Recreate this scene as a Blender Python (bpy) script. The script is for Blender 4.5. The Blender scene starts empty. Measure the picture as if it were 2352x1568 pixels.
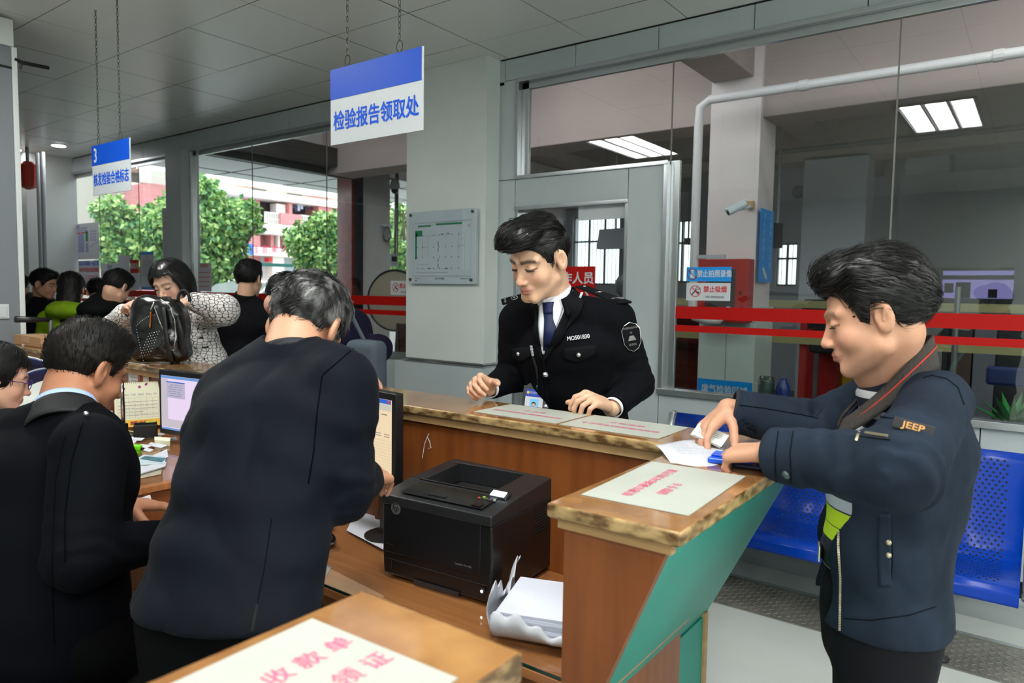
import bpy, bmesh, math, random
import numpy as np
from mathutils import Vector, Matrix
random.seed(7)
rng = np.random.RandomState(5)
SC = bpy.context.scene
COL = SC.collection

# ------------------------------------------------------------------ camera
F_PX, W_PX, H_PX = 1632.0, 2352.0, 1568.0
CAM = np.array([0.0, 0.0, 1.55])
_yaw, _pit, _rol = [math.radians(v) for v in (-36.55, -4.03, 0.855)]
CF = np.array([math.sin(_yaw)*math.cos(_pit), math.cos(_yaw)*math.cos(_pit), math.sin(_pit)])
_r = np.cross(CF, [0, 0, 1.0]); _r /= np.linalg.norm(_r); _u = np.cross(_r, CF)
CR = _r*math.cos(_rol)+_u*math.sin(_rol)
CU = -_r*math.sin(_rol)+_u*math.cos(_rol)
cd = bpy.data.cameras.new('camera'); cam = bpy.data.objects.new('camera', cd); COL.objects.link(cam)
cd.sensor_width = 36.0; cd.lens = F_PX/W_PX*36.0; cd.clip_start = 0.05; cd.clip_end = 300
cam.matrix_world = Matrix(((CR[0], CU[0], -CF[0], CAM[0]), (CR[1], CU[1], -CF[1], CAM[1]), (CR[2], CU[2], -CF[2], CAM[2]), (0, 0, 0, 1)))
cd.dof.use_dof = True; cd.dof.focus_distance = 2.3; cd.dof.aperture_fstop = 4.5
SC.camera = cam

# ------------------------------------------------------------------ world, exposure
w = bpy.data.worlds.new('sky'); SC.world = w; w.use_nodes = True
wb = w.node_tree.nodes['Background']; wb.inputs[0].default_value = (0.90, 0.95, 1.0, 1); wb.inputs[1].default_value = 2.1
vs = SC.view_settings
vs.view_transform = 'Standard'; vs.look = 'None'; vs.gamma = 1.0; vs.use_curve_mapping = False; vs.exposure = 1.2
SC.cycles.max_bounces = 8; SC.cycles.transparent_max_bounces = 16; SC.cycles.sample_clamp_indirect = 4.0
SC.cycles.caustics_reflective = False; SC.cycles.caustics_refractive = False
LAMP_E = 13.5

# ------------------------------------------------------------------ helpers
def ray(x, y): return CR*(x-W_PX/2)/F_PX - CU*(y-H_PX/2)/F_PX + CF
def V(x, y, t): return CAM + ray(x, y)*t                      # a point at depth t metres
def onY(x, y, Y): d = ray(x, y); return CAM + d*(Y/d[1])
def onX(x, y, X): d = ray(x, y); return CAM + d*(X/d[0])
def onZ(x, y, z): d = ray(x, y); return CAM + d*((z-CAM[2])/d[2])
def nrm(v): v = np.array(v, float); return v/max(np.linalg.norm(v), 1e-9)

def lin(c):
    if isinstance(c, str): c = [int(c[i:i+2], 16)/255 for i in (0, 2, 4)]
    else: c = [v/255 for v in c]
    return [v/12.92 if v <= .04045 else ((v+.055)/1.055)**2.4 for v in c]
MATS = {}
def mat(name, c=(200, 200, 200), rough=.6, metal=0, spec=.5, c2=None, scale=8, stretch=(1, 1, 1), detail=4, lo=.35, hi=.65,
        bump=0, bscale=60, bstretch=None, coat=0, emit=None, es=0, alpha=None, vcol=False, sheen=0, kind='noise', rot=(0, 0, 0)):
    if name in MATS: return MATS[name]
    m = bpy.data.materials.new(name); m.use_nodes = True; MATS[name] = m
    nt = m.node_tree; N = nt.nodes; L = nt.links; b = N['Principled BSDF']
    col = lin(c)+[1]
    b.inputs['Base Color'].default_value = col; b.inputs['Roughness'].default_value = rough
    b.inputs['Metallic'].default_value = metal; b.inputs['Specular IOR Level'].default_value = spec
    b.inputs['Coat Weight'].default_value = coat; b.inputs['Coat Roughness'].default_value = .08
    if sheen: b.inputs['Sheen Weight'].default_value = sheen
    tc = N.new('ShaderNodeTexCoord')
    def mp(st, sc):
        q = N.new('ShaderNodeMapping'); q.inputs['Scale'].default_value = [sc*s for s in st]; q.inputs['Rotation'].default_value = rot
        L.new(tc.outputs['Object'], q.inputs[0]); return q
    src = None
    if vcol:
        a = N.new('ShaderNodeVertexColor'); a.layer_name = 'Col'; src = a.outputs[0]
    if c2 is not None:
        t = N.new('ShaderNodeTexNoise'); t.inputs['Scale'].default_value = 1; t.inputs['Detail'].default_value = detail
        if kind == 'voronoi':
            t = N.new('ShaderNodeTexVoronoi'); t.inputs['Scale'].default_value = 1
        L.new(mp(stretch, scale).outputs[0], t.inputs['Vector'])
        r = N.new('ShaderNodeValToRGB'); r.color_ramp.elements[0].position = lo; r.color_ramp.elements[1].position = hi
        r.color_ramp.elements[0].color = col; r.color_ramp.elements[1].color = lin(c2)+[1]
        L.new(t.outputs[0], r.inputs[0]); src = r.outputs[0] if src is None else src
    if src is not None: L.new(src, b.inputs['Base Color'])
    if bump:
        t = N.new('ShaderNodeTexNoise'); t.inputs['Scale'].default_value = 1; t.inputs['Detail'].default_value = 3
        L.new(mp(bstretch or stretch, bscale).outputs[0], t.inputs['Vector'])
        bp = N.new('ShaderNodeBump'); bp.inputs['Strength'].default_value = bump; bp.inputs['Distance'].default_value = .01
        L.new(t.outputs[0], bp.inputs['Height']); L.new(bp.outputs[0], b.inputs['Normal'])
    if emit is not None:
        b.inputs['Emission Color'].default_value = lin(emit)+[1]; b.inputs['Emission Strength'].default_value = es
    if alpha is not None: b.inputs['Alpha'].default_value = alpha
    return m

def glass_mat(name, tint=(232, 240, 236), refl=1.0, rough=.0):
    if name in MATS: return MATS[name]
    m = bpy.data.materials.new(name); m.use_nodes = True; MATS[name] = m
    nt = m.node_tree; N = nt.nodes; L = nt.links; N.remove(N['Principled BSDF'])
    tr = N.new('ShaderNodeBsdfTransparent'); tr.inputs[0].default_value = lin(tint)+[1]
    gl = N.new('ShaderNodeBsdfGlossy'); gl.inputs['Roughness'].default_value = rough; gl.inputs[0].default_value = (refl, refl, refl, 1)
    fr = N.new('ShaderNodeLayerWeight'); fr.inputs[0].default_value = .5     # Schlick reflectance of a two-sided pane
    pw = N.new('ShaderNodeMath'); pw.operation = 'POWER'; pw.inputs[1].default_value = 5; L.new(fr.outputs['Facing'], pw.inputs[0])
    ml = N.new('ShaderNodeMath'); ml.operation = 'MULTIPLY_ADD'; ml.inputs[1].default_value = .88; ml.inputs[2].default_value = .10; L.new(pw.outputs[0], ml.inputs[0])
    mx = N.new('ShaderNodeMixShader'); L.new(ml.outputs[0], mx.inputs[0]); L.new(tr.outputs[0], mx.inputs[1]); L.new(gl.outputs[0], mx.inputs[2])
    L.new(mx.outputs[0], N['Material Output'].inputs[0]); return m

def props(o, label=None, cat=None, group=None, kind=None):
    if label: o['label'] = label
    if cat: o['category'] = cat
    if group: o['group'] = group
    if kind: o['kind'] = kind
    return o
def thing(name, label, cat, loc=(0, 0, 0), group=None, rz=0):
    o = bpy.data.objects.new(name, None); COL.objects.link(o); o.location = loc; o.rotation_euler = (0, 0, rz); o.empty_display_size = .1
    o['_w'] = 1; del o['_w']
    return props(o, label, cat, group)
def wmat(o):
    m = o.matrix_basis.copy()
    while o.parent: o = o.parent; m = o.matrix_basis @ m
    return m
def link(name, me, m, parent=None, smooth=False, local=False):
    if m is not None:
        for q in (m if isinstance(m, (list, tuple)) else [m]): me.materials.append(q)
    o = bpy.data.objects.new(name, me); COL.objects.link(o)
    if smooth: me.polygons.foreach_set('use_smooth', [True]*len(me.polygons))
    if parent is not None:
        o.parent = parent
        if not local: o.matrix_basis = wmat(parent).inverted()      # shapes are given in world metres
    return o
class MB:                                                            # collects shapes, links them as one mesh object
    def __init__(s): s.v = []; s.f = []; s.mi = []; s.cur = 0
    def add(s, v, f):
        b = len(s.v); s.v += [tuple(float(c) for c in p) for p in v]; s.f += [tuple(i+b for i in q) for q in f]; s.mi += [s.cur]*len(f); return s
    def box(s, a, b):
        x0, y0, z0 = [min(p, q) for p, q in zip(a, b)]; x1, y1, z1 = [max(p, q) for p, q in zip(a, b)]
        return s.add([(x0, y0, z0), (x1, y0, z0), (x1, y1, z0), (x0, y1, z0), (x0, y0, z1), (x1, y0, z1), (x1, y1, z1), (x0, y1, z1)],
                     [(3, 2, 1, 0), (4, 5, 6, 7), (0, 1, 5, 4), (1, 2, 6, 5), (2, 3, 7, 6), (3, 0, 4, 7)])
    def obox(s, c, u, v, w):                                         # box of centre and three half-vectors
        c, u, v, w = [np.array(q, float) for q in (c, u, v, w)]
        P = [c+a*u+b*v+d*w for d in (-1, 1) for a, b in ((-1, -1), (1, -1), (1, 1), (-1, 1))]
        fl = np.dot(np.cross(u, v), w) > 0
        F = [(3, 2, 1, 0), (4, 5, 6, 7), (0, 1, 5, 4), (1, 2, 6, 5), (2, 3, 7, 6), (3, 0, 4, 7)]
        return s.add(P, F if fl else [q[::-1] for q in F])
    def quad(s, *P): return s.add(P, [tuple(range(len(P)))])
    def prism(s, poly, d):                                           # polygon of 3-D points pushed along d
        n = len(poly); d = np.array(d, float); A = [np.array(p, float) for p in poly]; B = [p+d for p in A]
        nn = np.cross(A[1]-A[0], A[2]-A[1]); fl = nn@d > 0
        F = [tuple(range(n))[::-1], tuple(range(n, 2*n))]+[(i, (i+1) % n, n+(i+1) % n, n+i) for i in range(n)]
        return s.add(A+B, F if fl else [q[::-1] for q in F])
    def tube(s, pts, r, n=8, close=False, cap=True):
        pts = [np.array(p, float) for p in pts]; rs = r if isinstance(r, (list, tuple)) else [r]*len(pts); V_ = []; F_ = []; up = None
        m = len(pts)
        for i, p in enumerate(pts):
            if close: t = nrm(pts[(i+1) % m]-pts[i-1])
            else: t = nrm(pts[min(i+1, m-1)]-pts[max(i-1, 0)])
            if up is None: up = nrm(np.cross(t, [0, 0, 1] if abs(t[2]) < .9 else [1, 0, 0]))
            up = nrm(up-t*(up@t)); q = np.cross(t, up)
            V_ += [p+rs[i]*(math.cos(2*math.pi*k/n)*up+math.sin(2*math.pi*k/n)*q) for k in range(n)]
        for i in range(m if close else m-1):
            j = (i+1) % m
            F_ += [(i*n+k, i*n+(k+1) % n, j*n+(k+1) % n, j*n+k) for k in range(n)]
        if cap and not close: F_ += [tuple(range(n))[::-1], tuple(range((m-1)*n, m*n))]
        return s.add(V_, F_)
    def lathe(s, c, prof, n=24, axis=(0, 0, 1)):                     # prof: (radius, height)
        a = nrm(axis); e = nrm(np.cross(a, [1, 0, 0] if abs(a[0]) < .9 else [0, 1, 0])); g = np.cross(a, e); c = np.array(c, float)
        V_ = [c+a*h+r*(math.cos(2*math.pi*k/n)*e+math.sin(2*math.pi*k/n)*g) for r, h in prof for k in range(n)]
        F_ = [(i*n+k, i*n+(k+1) % n, (i+1)*n+(k+1) % n, (i+1)*n+k) for i in range(len(prof)-1) for k in range(n)]
        F_ += [tuple(range(n))[::-1], tuple(range((len(prof)-1)*n, len(prof)*n))]
        return s.add(V_, F_)
    def ball(s, c, r, n=12):
        r = r if isinstance(r, (list, tuple)) else (r, r, r)
        V_ = []; F_ = []
        for i in range(n//2+1):
            th = math.pi*i/(n//2)
            V_ += [(c[0]+r[0]*math.sin(th)*math.cos(2*math.pi*k/n), c[1]+r[1]*math.sin(th)*math.sin(2*math.pi*k/n), c[2]+r[2]*math.cos(th)) for k in range(n)]
        for i in range(n//2): F_ += [(i*n+k, (i+1)*n+k, (i+1)*n+(k+1) % n, i*n+(k+1) % n) for k in range(n)]
        return s.add(V_, F_)
    def grid(s, fn, nu, nv):                                         # fn(u,v)->point, u,v in 0..1
        V_ = [fn(i/nu, j/nv) for j in range(nv+1) for i in range(nu+1)]
        return s.add(V_, [(j*(nu+1)+i, j*(nu+1)+i+1, (j+1)*(nu+1)+i+1, (j+1)*(nu+1)+i) for j in range(nv) for i in range(nu)])
    def mesh(s, name):
        me = bpy.data.meshes.new(name); me.from_pydata(s.v, [], s.f); me.update()
        return me
    def build(s, name, m, parent=None, bevel=0, smooth=False, segs=2, solid=0, local=False):
        me = s.mesh(name); mi = s.mi
        if isinstance(m, (list, tuple)): me.polygons.foreach_set('material_index', mi)
        o = link(name, me, m, parent, smooth, local)
        if solid: q = o.modifiers.new('s', 'SOLIDIFY'); q.thickness = solid; q.offset = 0
        if bevel:
            q = o.modifiers.new('b', 'BEVEL'); q.width = bevel; q.segments = segs; q.limit_method = 'ANGLE'; q.angle_limit = .6
            me.polygons.foreach_set('use_smooth', [True]*len(me.polygons))
            q = o.modifiers.new('n', 'WEIGHTED_NORMAL'); q.keep_sharp = True
        return o
def box(name, a, b, m, parent=None, bevel=0, **k): return MB().box(a, b).build(name, m, parent, bevel, **k)
def struct(o): o['kind'] = 'structure'; return o

def text(s, org, ux, uz, size, m, parent, name='lettering', bold=0., align='CENTER', lift=.0012, sx=1.0, spacing=1.0, th=.0004, italic=False):
    """writing laid on a plane: org centre, ux reading direction, uz up direction; cap height about size"""
    cu = bpy.data.curves.new(name, 'FONT'); cu.body = s; cu.size = size; cu.align_x = align; cu.align_y = 'CENTER'; cu.extrude = 0
    cu.space_character = spacing; cu.resolution_u = 3
    if italic: cu.shear = .25
    tmp = bpy.data.objects.new('t', cu); COL.objects.link(tmp)
    me = bpy.data.meshes.new_from_object(tmp.evaluated_get(bpy.context.evaluated_depsgraph_get()))
    bpy.data.objects.remove(tmp); bpy.data.curves.remove(cu)
    ux = nrm(ux); uz = nrm(uz); n = np.cross(ux, uz); o = np.array(org, float)+n*lift
    me.transform(Matrix(((ux[0]*sx, uz[0], n[0], o[0]), (ux[1]*sx, uz[1], n[1], o[1]), (ux[2]*sx, uz[2], n[2], o[2]), (0, 0, 0, 1))))
    me.materials.clear()
    if bold:                                                         # heavier strokes: the same outlines set four times, a hair apart
        bm = bmesh.new(); e = bold*size*.8
        for k, (i, j) in enumerate(((1, 1), (-1, 1), (1, -1), (-1, -1), (0, 0))):
            m2 = me.copy(); m2.transform(Matrix.Translation(Vector(ux*e*i+uz*e*j+n*k*2e-5))); bm.from_mesh(m2); bpy.data.meshes.remove(m2)
        bm.to_mesh(me); bm.free()
    return link(name, me, m, parent)
class Sheet:                                                         # a plane with u to the right, v up, for printing on
    def __init__(s, c, ux, uz, w, h): s.c = np.array(c, float); s.u = nrm(ux); s.v = nrm(uz); s.n = np.cross(s.u, s.v); s.w = w; s.h = h
    def P(s, a, b, lift=0): return s.c+s.u*(a-.5)*s.w+s.v*(b-.5)*s.h+s.n*lift
    def rect(s, mb, a0, b0, a1, b1, lift=.0008):
        return mb.quad(s.P(a0, b0, lift), s.P(a1, b0, lift), s.P(a1, b1, lift), s.P(a0, b1, lift))
    def ring(s, mb, a, b, r, wd, lift=.001, n=32):
        c = s.P(a, b, lift)
        for k in range(n):
            t0, t1 = 2*math.pi*k/n, 2*math.pi*(k+1)/n
            q = [(math.cos(t)*s.u+math.sin(t)*s.v) for t in (t0, t1)]
            mb.quad(c+q[0]*(r-wd), c+q[0]*r, c+q[1]*r, c+q[1]*(r-wd))
        return mb
    def line(s, mb, a0, b0, a1, b1, wd, lift=.001):
        p, q = s.P(a0, b0, lift), s.P(a1, b1, lift); d = nrm(q-p); t = np.cross(s.n, d)*wd/2
        return mb.quad(p-t, q-t, q+t, p+t)
    def para(s, mb, a0, b0, a1, b1, n, th=.4, lift=.0008, seed=1):   # rows of small words
        R = random.Random(seed); dv = (b1-b0)/n
        for i in range(n):
            y = b1-dv*(i+.5); x = a0+(.03 if i % 4 == 0 else 0); e = a1-(R.random()*.5*(a1-a0) if i % 4 == 3 else 0)
            while x < e-.01:
                l = min(R.uniform(.012, .05)*3, e-x); s.rect(mb, x, y-dv*th/2, x+l*.86, y+dv*th/2, lift); x += l
        return mb
    def board(s, name, m, parent=None, th=.002, bevel=0): return MB().prism([s.P(0, 0), s.P(1, 0), s.P(1, 1), s.P(0, 1)], -s.n*th).build(name, m, parent, bevel)
# ------------------------------------------------------------------ materials
M = {}
M['ceil'] = mat('ceiling metal tiles', (232, 232, 228), rough=.30, spec=.5)
M['alu'] = mat('silver composite panel', (178, 187, 189), rough=.34, metal=.0, c2=(172, 182, 184), scale=3)
M['aluB'] = mat('brushed aluminium', (190, 195, 197), rough=.25, metal=.8)
M['joint'] = mat('black joint', (14, 15, 16), rough=.7)
M['wallW'] = mat('white emulsion wall', (214, 220, 217), rough=.6, c2=(206, 213, 210), scale=2)
M['wallG'] = mat('pale blue grey wall', (118, 124, 130), rough=.6)
M['floor'] = mat('pale grey vinyl floor', (182, 188, 184), rough=.35, c2=(176, 182, 178), scale=1.5)
M['plate'] = mat('checker plate steel', (120, 118, 112), rough=.38, metal=.6, c2=(150, 146, 138), scale=5)
M['red'] = mat('red film', (172, 14, 8), rough=.5, spec=.2)
M['white'] = mat('white board', (196, 202, 206), rough=.45)
M['paper'] = mat('white paper', (200, 202, 210), rough=.7)
M['paperY'] = mat('cream laminated sheet', (176, 180, 172), rough=.4, c2=(170, 174, 164), scale=6)
M['ink'] = mat('black ink', (40, 42, 50), rough=.7); M['inkg'] = mat('grey ink', (120, 124, 140), rough=.7)
M['inkr'] = mat('red ink', (205, 40, 50), rough=.7); M['inkb'] = mat('blue ink', (38, 70, 170), rough=.7)
M['pink'] = mat('faded pink marker', (214, 92, 128), rough=.7)
M['blue'] = mat('sign blue', (0, 76, 196), rough=.45, spec=.2); M['cyan'] = mat('sign light blue', (8, 140, 220), rough=.4)
M['green'] = mat('plan green', (24, 132, 84), rough=.5)
M['black'] = mat('black plastic', (18, 18, 20), rough=.35); M['blackm'] = mat('matt black', (12, 12, 13), rough=.7)
M['chrome'] = mat('chrome', (205, 208, 212), rough=.12, metal=1)
M['steel'] = mat('grey steel', (120, 122, 124), rough=.4, metal=.7)
M['chain'] = mat('dull chain steel', (78, 76, 72), rough=.45, metal=.7)
M['glass'] = glass_mat('window glass', (222, 232, 230), .9)
M['clear'] = glass_mat('thin clear cover', (246, 250, 250), .8, .03)
M['seam'] = mat('glass joint sealant', (118, 118, 108), rough=.4)
M['lampW'] = mat('lamp diffuser', (255, 255, 255), emit=(253, 254, 250), es=LAMP_E)
M['spot'] = mat('downlight lens', (255, 255, 255), emit=(255, 255, 255), es=30)
M['pinkLit'] = mat('pinkish plaster lit', (212, 196, 194), rough=.8)  # same plaster as the beams, kept lighter because more light reaches it
M['pinkDim'] = mat('pinkish plaster shaded', (168, 146, 142), rough=.8, c2=(156, 138, 134), scale=1.2)  # darker copy for the beams, their dim light put into the colour
M['conc'] = mat('grey concrete', (118, 112, 110), rough=.9, c2=(106, 102, 100), scale=.8)
M['hallw'] = mat('hall white wall', (176, 174, 180), rough=.8)

WY = 4.08; CZ = 3.18; XL = -10.6; XR = 3.6; YB = -4.6
# ------------------------------------------------------------------ ceiling
def ceiling():
    struct(box('trim_0', (XL, YB, CZ+.004), (XR, WY+.1, CZ+.05), mat('ceiling gap', (92, 92, 90), rough=.8))); mb = MB(); g = .0022
    xs = [XL]; x = -10.35
    while x < XR: xs.append(x); x += 1.32 if False else .66
    xs.append(XR)
    ys = [YB]; y = -4.35
    while y < WY-.1: ys.append(y); y += .62
    ys.append(WY)
    R = random.Random(3)
    for i in range(0, len(xs)-1):
        for j in range(len(ys)-1):
            a, b = xs[i]+g, xs[i+1]-g; c, d = ys[j]+g, ys[j+1]-g
            t = [R.uniform(-.0012, .0012) for _ in range(4)]
            mb.add([(a, c, CZ+t[0]), (b, c, CZ+t[1]), (b, d, CZ+t[2]), (a, d, CZ+t[3])], [(3, 2, 1, 0)])
    return struct(mb.build('ceiling', M['ceil']))
ceiling()
# ------------------------------------------------------------------ floor with a strip of checker plate
struct(box('floor', (XL, YB, -.06), (XR, WY+.1, 0), M['floor']))
def plate():
    t = thing('checker_plate_cover', 'strip of grey checker plate set in the floor along the glass wall', 'floor plate', (-.7, 3.6, 0))
    MB().box((-6, 3.42, .001), (XR-.1, 3.80, .006)).build('plate', M['plate'], t)
    mb = MB(); k = 0
    x = -2.3
    while x < .4:
        j = 0; y = 3.45
        while y < 3.78:
            s = 1 if (j+k) % 2 else -1; d = np.array([math.cos(.75*s), math.sin(.75*s), 0])*.011; e = np.array([-d[1], d[0], 0])*.22
            mb.obox((x, y, .0065), d, e, (0, 0, .0013)); y += .028; j += 1
        x += .028; k += 1
    mb.build('tread', mat('worn tread steel', (176, 172, 162), rough=.3, metal=.8), t)
plate()
struct(box('trim_1', (-6, 3.80, .0), (XR-.1, 3.83, .006), M['aluB']))
struct(box('baseboard_wall', (-3.15, 4.05, 0), (XR-.1, 4.075, .10), M['aluB']))

# ------------------------------------------------------------------ glass wall: grey cladding with black joints
def cladding():
    mb = MB(); jt = MB()
    def p(x0, z0, x1, z1, y=WY): mb.box((x0, y, z0), (x1, y+.12, z1))
    g = .005
    # header band over the whole length, in panels
    xs = [-10.6, -9.95, -9.4, -8.85, -8.3, -7.75, -7.21, -6.68, -6.14, -5.6, -5.06, -4.5, -3.94, -3.55, -3.12, -2.54, -1.95, -1.37, -.79, -.2, .4, 1, 1.6, 2.2, 2.8, 3.5]
    for a, b in zip(xs[:-1], xs[1:]): p(a+g/2, 3.0 if b <= -3.1 else 3.03, b-g/2, CZ-.01)
    p(-10.6, 1.0, -10.42, 3.0-g)                                     # left end
    p(-7.62, 0, -7.30, 3.0-g, WY-.1)                                 # pier between the two windows
    p(-3.2, 2.335+g, -3.02, 3.03-g)
    p(-3.2, 0, -3.02, 2.335)                                         # left of the door
    p(-3.02+g, 2.14, -2.13-g/2, 2.335-.0); p(-2.13+g/2, 0, -1.885, 2.335)
    for a, b in ((-10.6, -9.7), (-9.7, -8.7), (-8.7, -7.6), (-7.3, -6.2), (-6.2, -5.1), (-5.1, -4.05), (-4.05, -3.2)): p(a+g/2, 0, b-g/2, .99)
    p(-1.885+g, 0, -.79-g/2, .94)
    for a, b in ((-.79, -.2), (-.2, .6), (.6, 1.4), (1.4, 2.4), (2.4, 3.5)): p(a+g/2, 0, b-g/2, .94)
    o = mb.build('wall_glass', M['alu'], None, .002); struct(o)
    jt.box((-10.6, WY+.015, 0), (-10.45, WY+.1, 3.1)); jt.box((-10.6, WY+.015, 3.02), (-3.2, WY+.1, CZ-.02)); jt.box((-3.2, WY+.015, 3.05), (3.5, WY+.1, CZ-.02))
    jt.box((-10.6, WY+.015, 0), (-3.2, WY+.1, .98)); jt.box((-1.89, WY+.015, 0), (3.5, WY+.1, .93)); jt.box((-3.19, WY+.015, 0), (-3.04, WY+.1, 3.05)); jt.box((-3.0, WY+.015, 2.16), (-2.0, WY+.1, 2.32))
    struct(jt.build('trim_2', M['joint']))
cladding()
def frame(n, x0, x1, z0, z1, mull, sill=True):
    t = thing('window_%d' % n, None, None, ((x0+x1)/2, WY, z0)); struct(t)
    mb = MB(); w = .028
    mb.box((x0-w, WY-.012, z1), (x1+w, WY+.05, z1+w)).box((x0-w, WY-.012, z0-w), (x0, WY+.05, z1)).box((x1, WY-.012, z0-w), (x1+w, WY+.05, z1)).box((x0-w, WY-.02, z0-w), (x1+w, WY+.05, z0))
    mb.box((x0, WY+.03, z1-.045), (x1, WY+.06, z1)).box((x0, WY+.03, z0), (x0+.04, WY+.06, z1)).box((x0, WY+.03, z0), (x1, WY+.06, z0+.02))
    mb.build('window_frame', M['aluB'], t, .002)
    e = [x0+.01]+mull+[x1-.01]
    for a, b in zip(e[:-1], e[1:]):
        MB().quad((a, WY+.045, z0+.01), (b, WY+.045, z0+.01), (b, WY+.045, z1-.01), (a, WY+.045, z1-.01)).build('pane', M['glass'], t)
    for a in mull: MB().box((a-.005, WY+.040, z0), (a+.005, WY+.0449, z1-.045)).build('sealant_joint', M['seam'], t)
    return t
frame(1, -10.39, -7.64, 1.02, 2.97, [-9.5, -8.5])
frame(2, -7.27, -3.97, 1.02, 2.97, [-6.24, -5.12])
# upper-right window is L-shaped round the door
t = thing('window_3', None, None, (-.5, WY, .96)); struct(t)
mb = MB(); w = .028
x0, x1, zt = -2.99, 3.4, 3.0
mb.box((x0-w, WY-.012, zt), (x1+w, WY+.05, zt+w)).box((x0-w, WY-.012, 2.335), (x0, WY+.05, zt)).box((x0-w, WY-.014, 2.335), (-1.86, WY+.05, 2.36)).box((-1.885, WY-.014, .95), (-1.855, WY+.05, 2.335))
mb.box((-1.885, WY-.03, .93), (x1, WY+.05, .965)).box((x1, WY-.01, .93), (x1+w, WY+.05, zt)).box((x0, WY+.03, zt-.045), (x1, WY+.06, zt)).box((x0, WY+.03, 2.36), (x0+.06, WY+.06, zt)).box((-1.855, WY+.03, .965), (-1.80, WY+.06, 2.36))
mb.build('window_frame', M['aluB'], t, .002)
MB().quad((x0, WY+.045, 2.35), (-1.865, WY+.045, 2.35), (-1.865, WY+.045, 2.99), (x0, WY+.045, 2.99)).build('pane', M['glass'], t)
for a, b in ((-1.865, -.64), (-.64, .7), (.7, 2.1), (2.1, 3.4)):
    MB().quad((a, WY+.045, .96), (b, WY+.045, .96), (b, WY+.045, 2.99), (a, WY+.045, 2.99)).build('pane', M['glass'], t)
for a, z in ((-1.865, 2.35), (-.64, .96), (.7, .96), (2.1, .96)): MB().box((a-.004, WY+.040, z), (a+.004, WY+.0449, 2.96)).build('sealant_joint', M['seam'], t)
# red safety stripes on the glass
def stripe(x0, x1, z0, z1, lab):
    o = MB().quad((x0, WY+.036, z0), (x1, WY+.036, z0), (x1, WY+.036, z1), (x0, WY+.036, z1)).build('warning_stripe', M['red'])
    props(o, lab, 'stripe', 'red film stripes on the glass')
for a, b, z, s in ((-10.3, -7.66, 1.495, 'left window beside the pier'), (-7.25, -3.98, 1.495, 'middle window left of the white column'), (-1.86, 3.38, 1.475, 'right-hand window behind the man in the jacket')):
    stripe(a, b, z-.075, z, 'wide red film stripe across the '+s); stripe(a, b, z-.155, z-.115, 'thin red film stripe, lower one across the '+s)

# door: aluminium frame with a glass leaf and a red staff notice
t = thing('door_1', None, None, (-2.55, WY, 0)); struct(t)
MB().box((-3.02, WY, 0), (-2.99, WY+.08, 2.14)).box((-2.15, WY, 0), (-2.125, WY+.08, 2.14)).box((-3.02, WY-.01, 2.12), (-2.125, WY+.08, 2.145)).build('door_frame', M['aluB'], t, .002)
MB().box((-2.99, WY+.05, .02), (-2.94, WY+.07, 2.11)).box((-2.94, WY+.05, .02), (-2.15, WY+.07, .1)).build('stile', M['aluB'], t, .002)
MB().quad((-2.94, WY+.06, .1), (-2.16, WY+.06, .1), (-2.16, WY+.06, 2.1), (-2.94, WY+.06, 2.1)).build('pane', M['glass'], t)
MB().box((-2.52, WY+.045, 2.03), (-2.15, WY+.055, 2.12)).build('door_closer', M['white'], t)
MB().box((-2.94, WY+.052, 1.40), (-2.16, WY+.055, 1.475)).box((-2.94, WY+.052, 1.32), (-2.16, WY+.055, 1.36)).build('red_band', M['red'], t)
E3 = np.eye(3)
def note_staff():
    S = Sheet((-2.60, WY+.045, 1.575), (1, 0, 0), (0, 0, 1), .44, .30); t = S.board('staff_notice', M['red']); props(t, 'red notice with white characters on the glass door behind the officer', 'sign')
    text('非工作人员', S.P(.5, .72), S.u, S.v, .085, M['white'], t, bold=.02); text('禁 止 进 入', S.P(.5, .3), S.u, S.v, .085, M['white'], t, bold=.02)
note_staff()

# ------------------------------------------------------------------ column, partition, other walls
def column():
    struct(MB().box((-3.94, 3.93, 1.03), (-3.165, WY+.05, CZ)).build('wall_column', M['wallW'], None, .003))
    mb = MB(); mb.box((-3.95, 3.915, 0), (-4.05, WY+.02, 1.0)) if False else None
    struct(MB().box((-4.06, 3.925, 0), (-3.16, WY+.05, 1.0)).build('trim_3', M['alu'], None, .003))
    struct(MB().box((-3.945, 3.92, 1.0), (-3.155, WY+.05, 1.012)).box((-3.945, 3.925, 1.018), (-3.16, WY+.05, 1.03)).build('trim_4', M['aluB'], None, .002))
column()
mb = MB(); X0 = -5.15
mb.box((-5.45, -1.5, 0), (X0, 1.745, 3.0)); struct(mb.build('wall_partition', M['wallG'], None, .004))
struct(MB().box((-5.46, -1.5, 3.0), (X0+.012, 1.757, 3.16)).box((X0-.01, 1.745, 0), (X0+.006, 1.775, 3.0)).build('trim_5', M['wallW'], None, .003))
struct(MB().box((X0-.01, -1.5, 2.865), (X0+.002, 1.745, 2.88)).build('trim_6', M['joint']))
struct(box('wall_back', (XL, YB-.1, 0), (XR, YB, CZ), M['wallW'])); struct(box('wall_right', (XR, YB, 0), (XR+.1, WY+.1, CZ), M['wallW']))
struct(MB().box((XL-.1, YB, 0), (XL, WY+.1, CZ)).box((XL, 3.55, 0), (XL+.45, WY+.05, CZ)).build('wall_left', M['wallW'], None, .003))
def switch():
    t = thing('light_switch', 'white double light switch on the pale grey partition wall', 'light switch', (X0, 1.66, 1.38))
    MB().box((X0, 1.56, 1.335), (X0+.009, 1.685, 1.425)).build('plate', M['white'], t, .002)
    for y in (1.575, 1.625): MB().box((X0+.009, y, 1.345), (X0+.013, y+.045, 1.415)).build('rocker', M['white'], t, .001)
switch()
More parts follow.
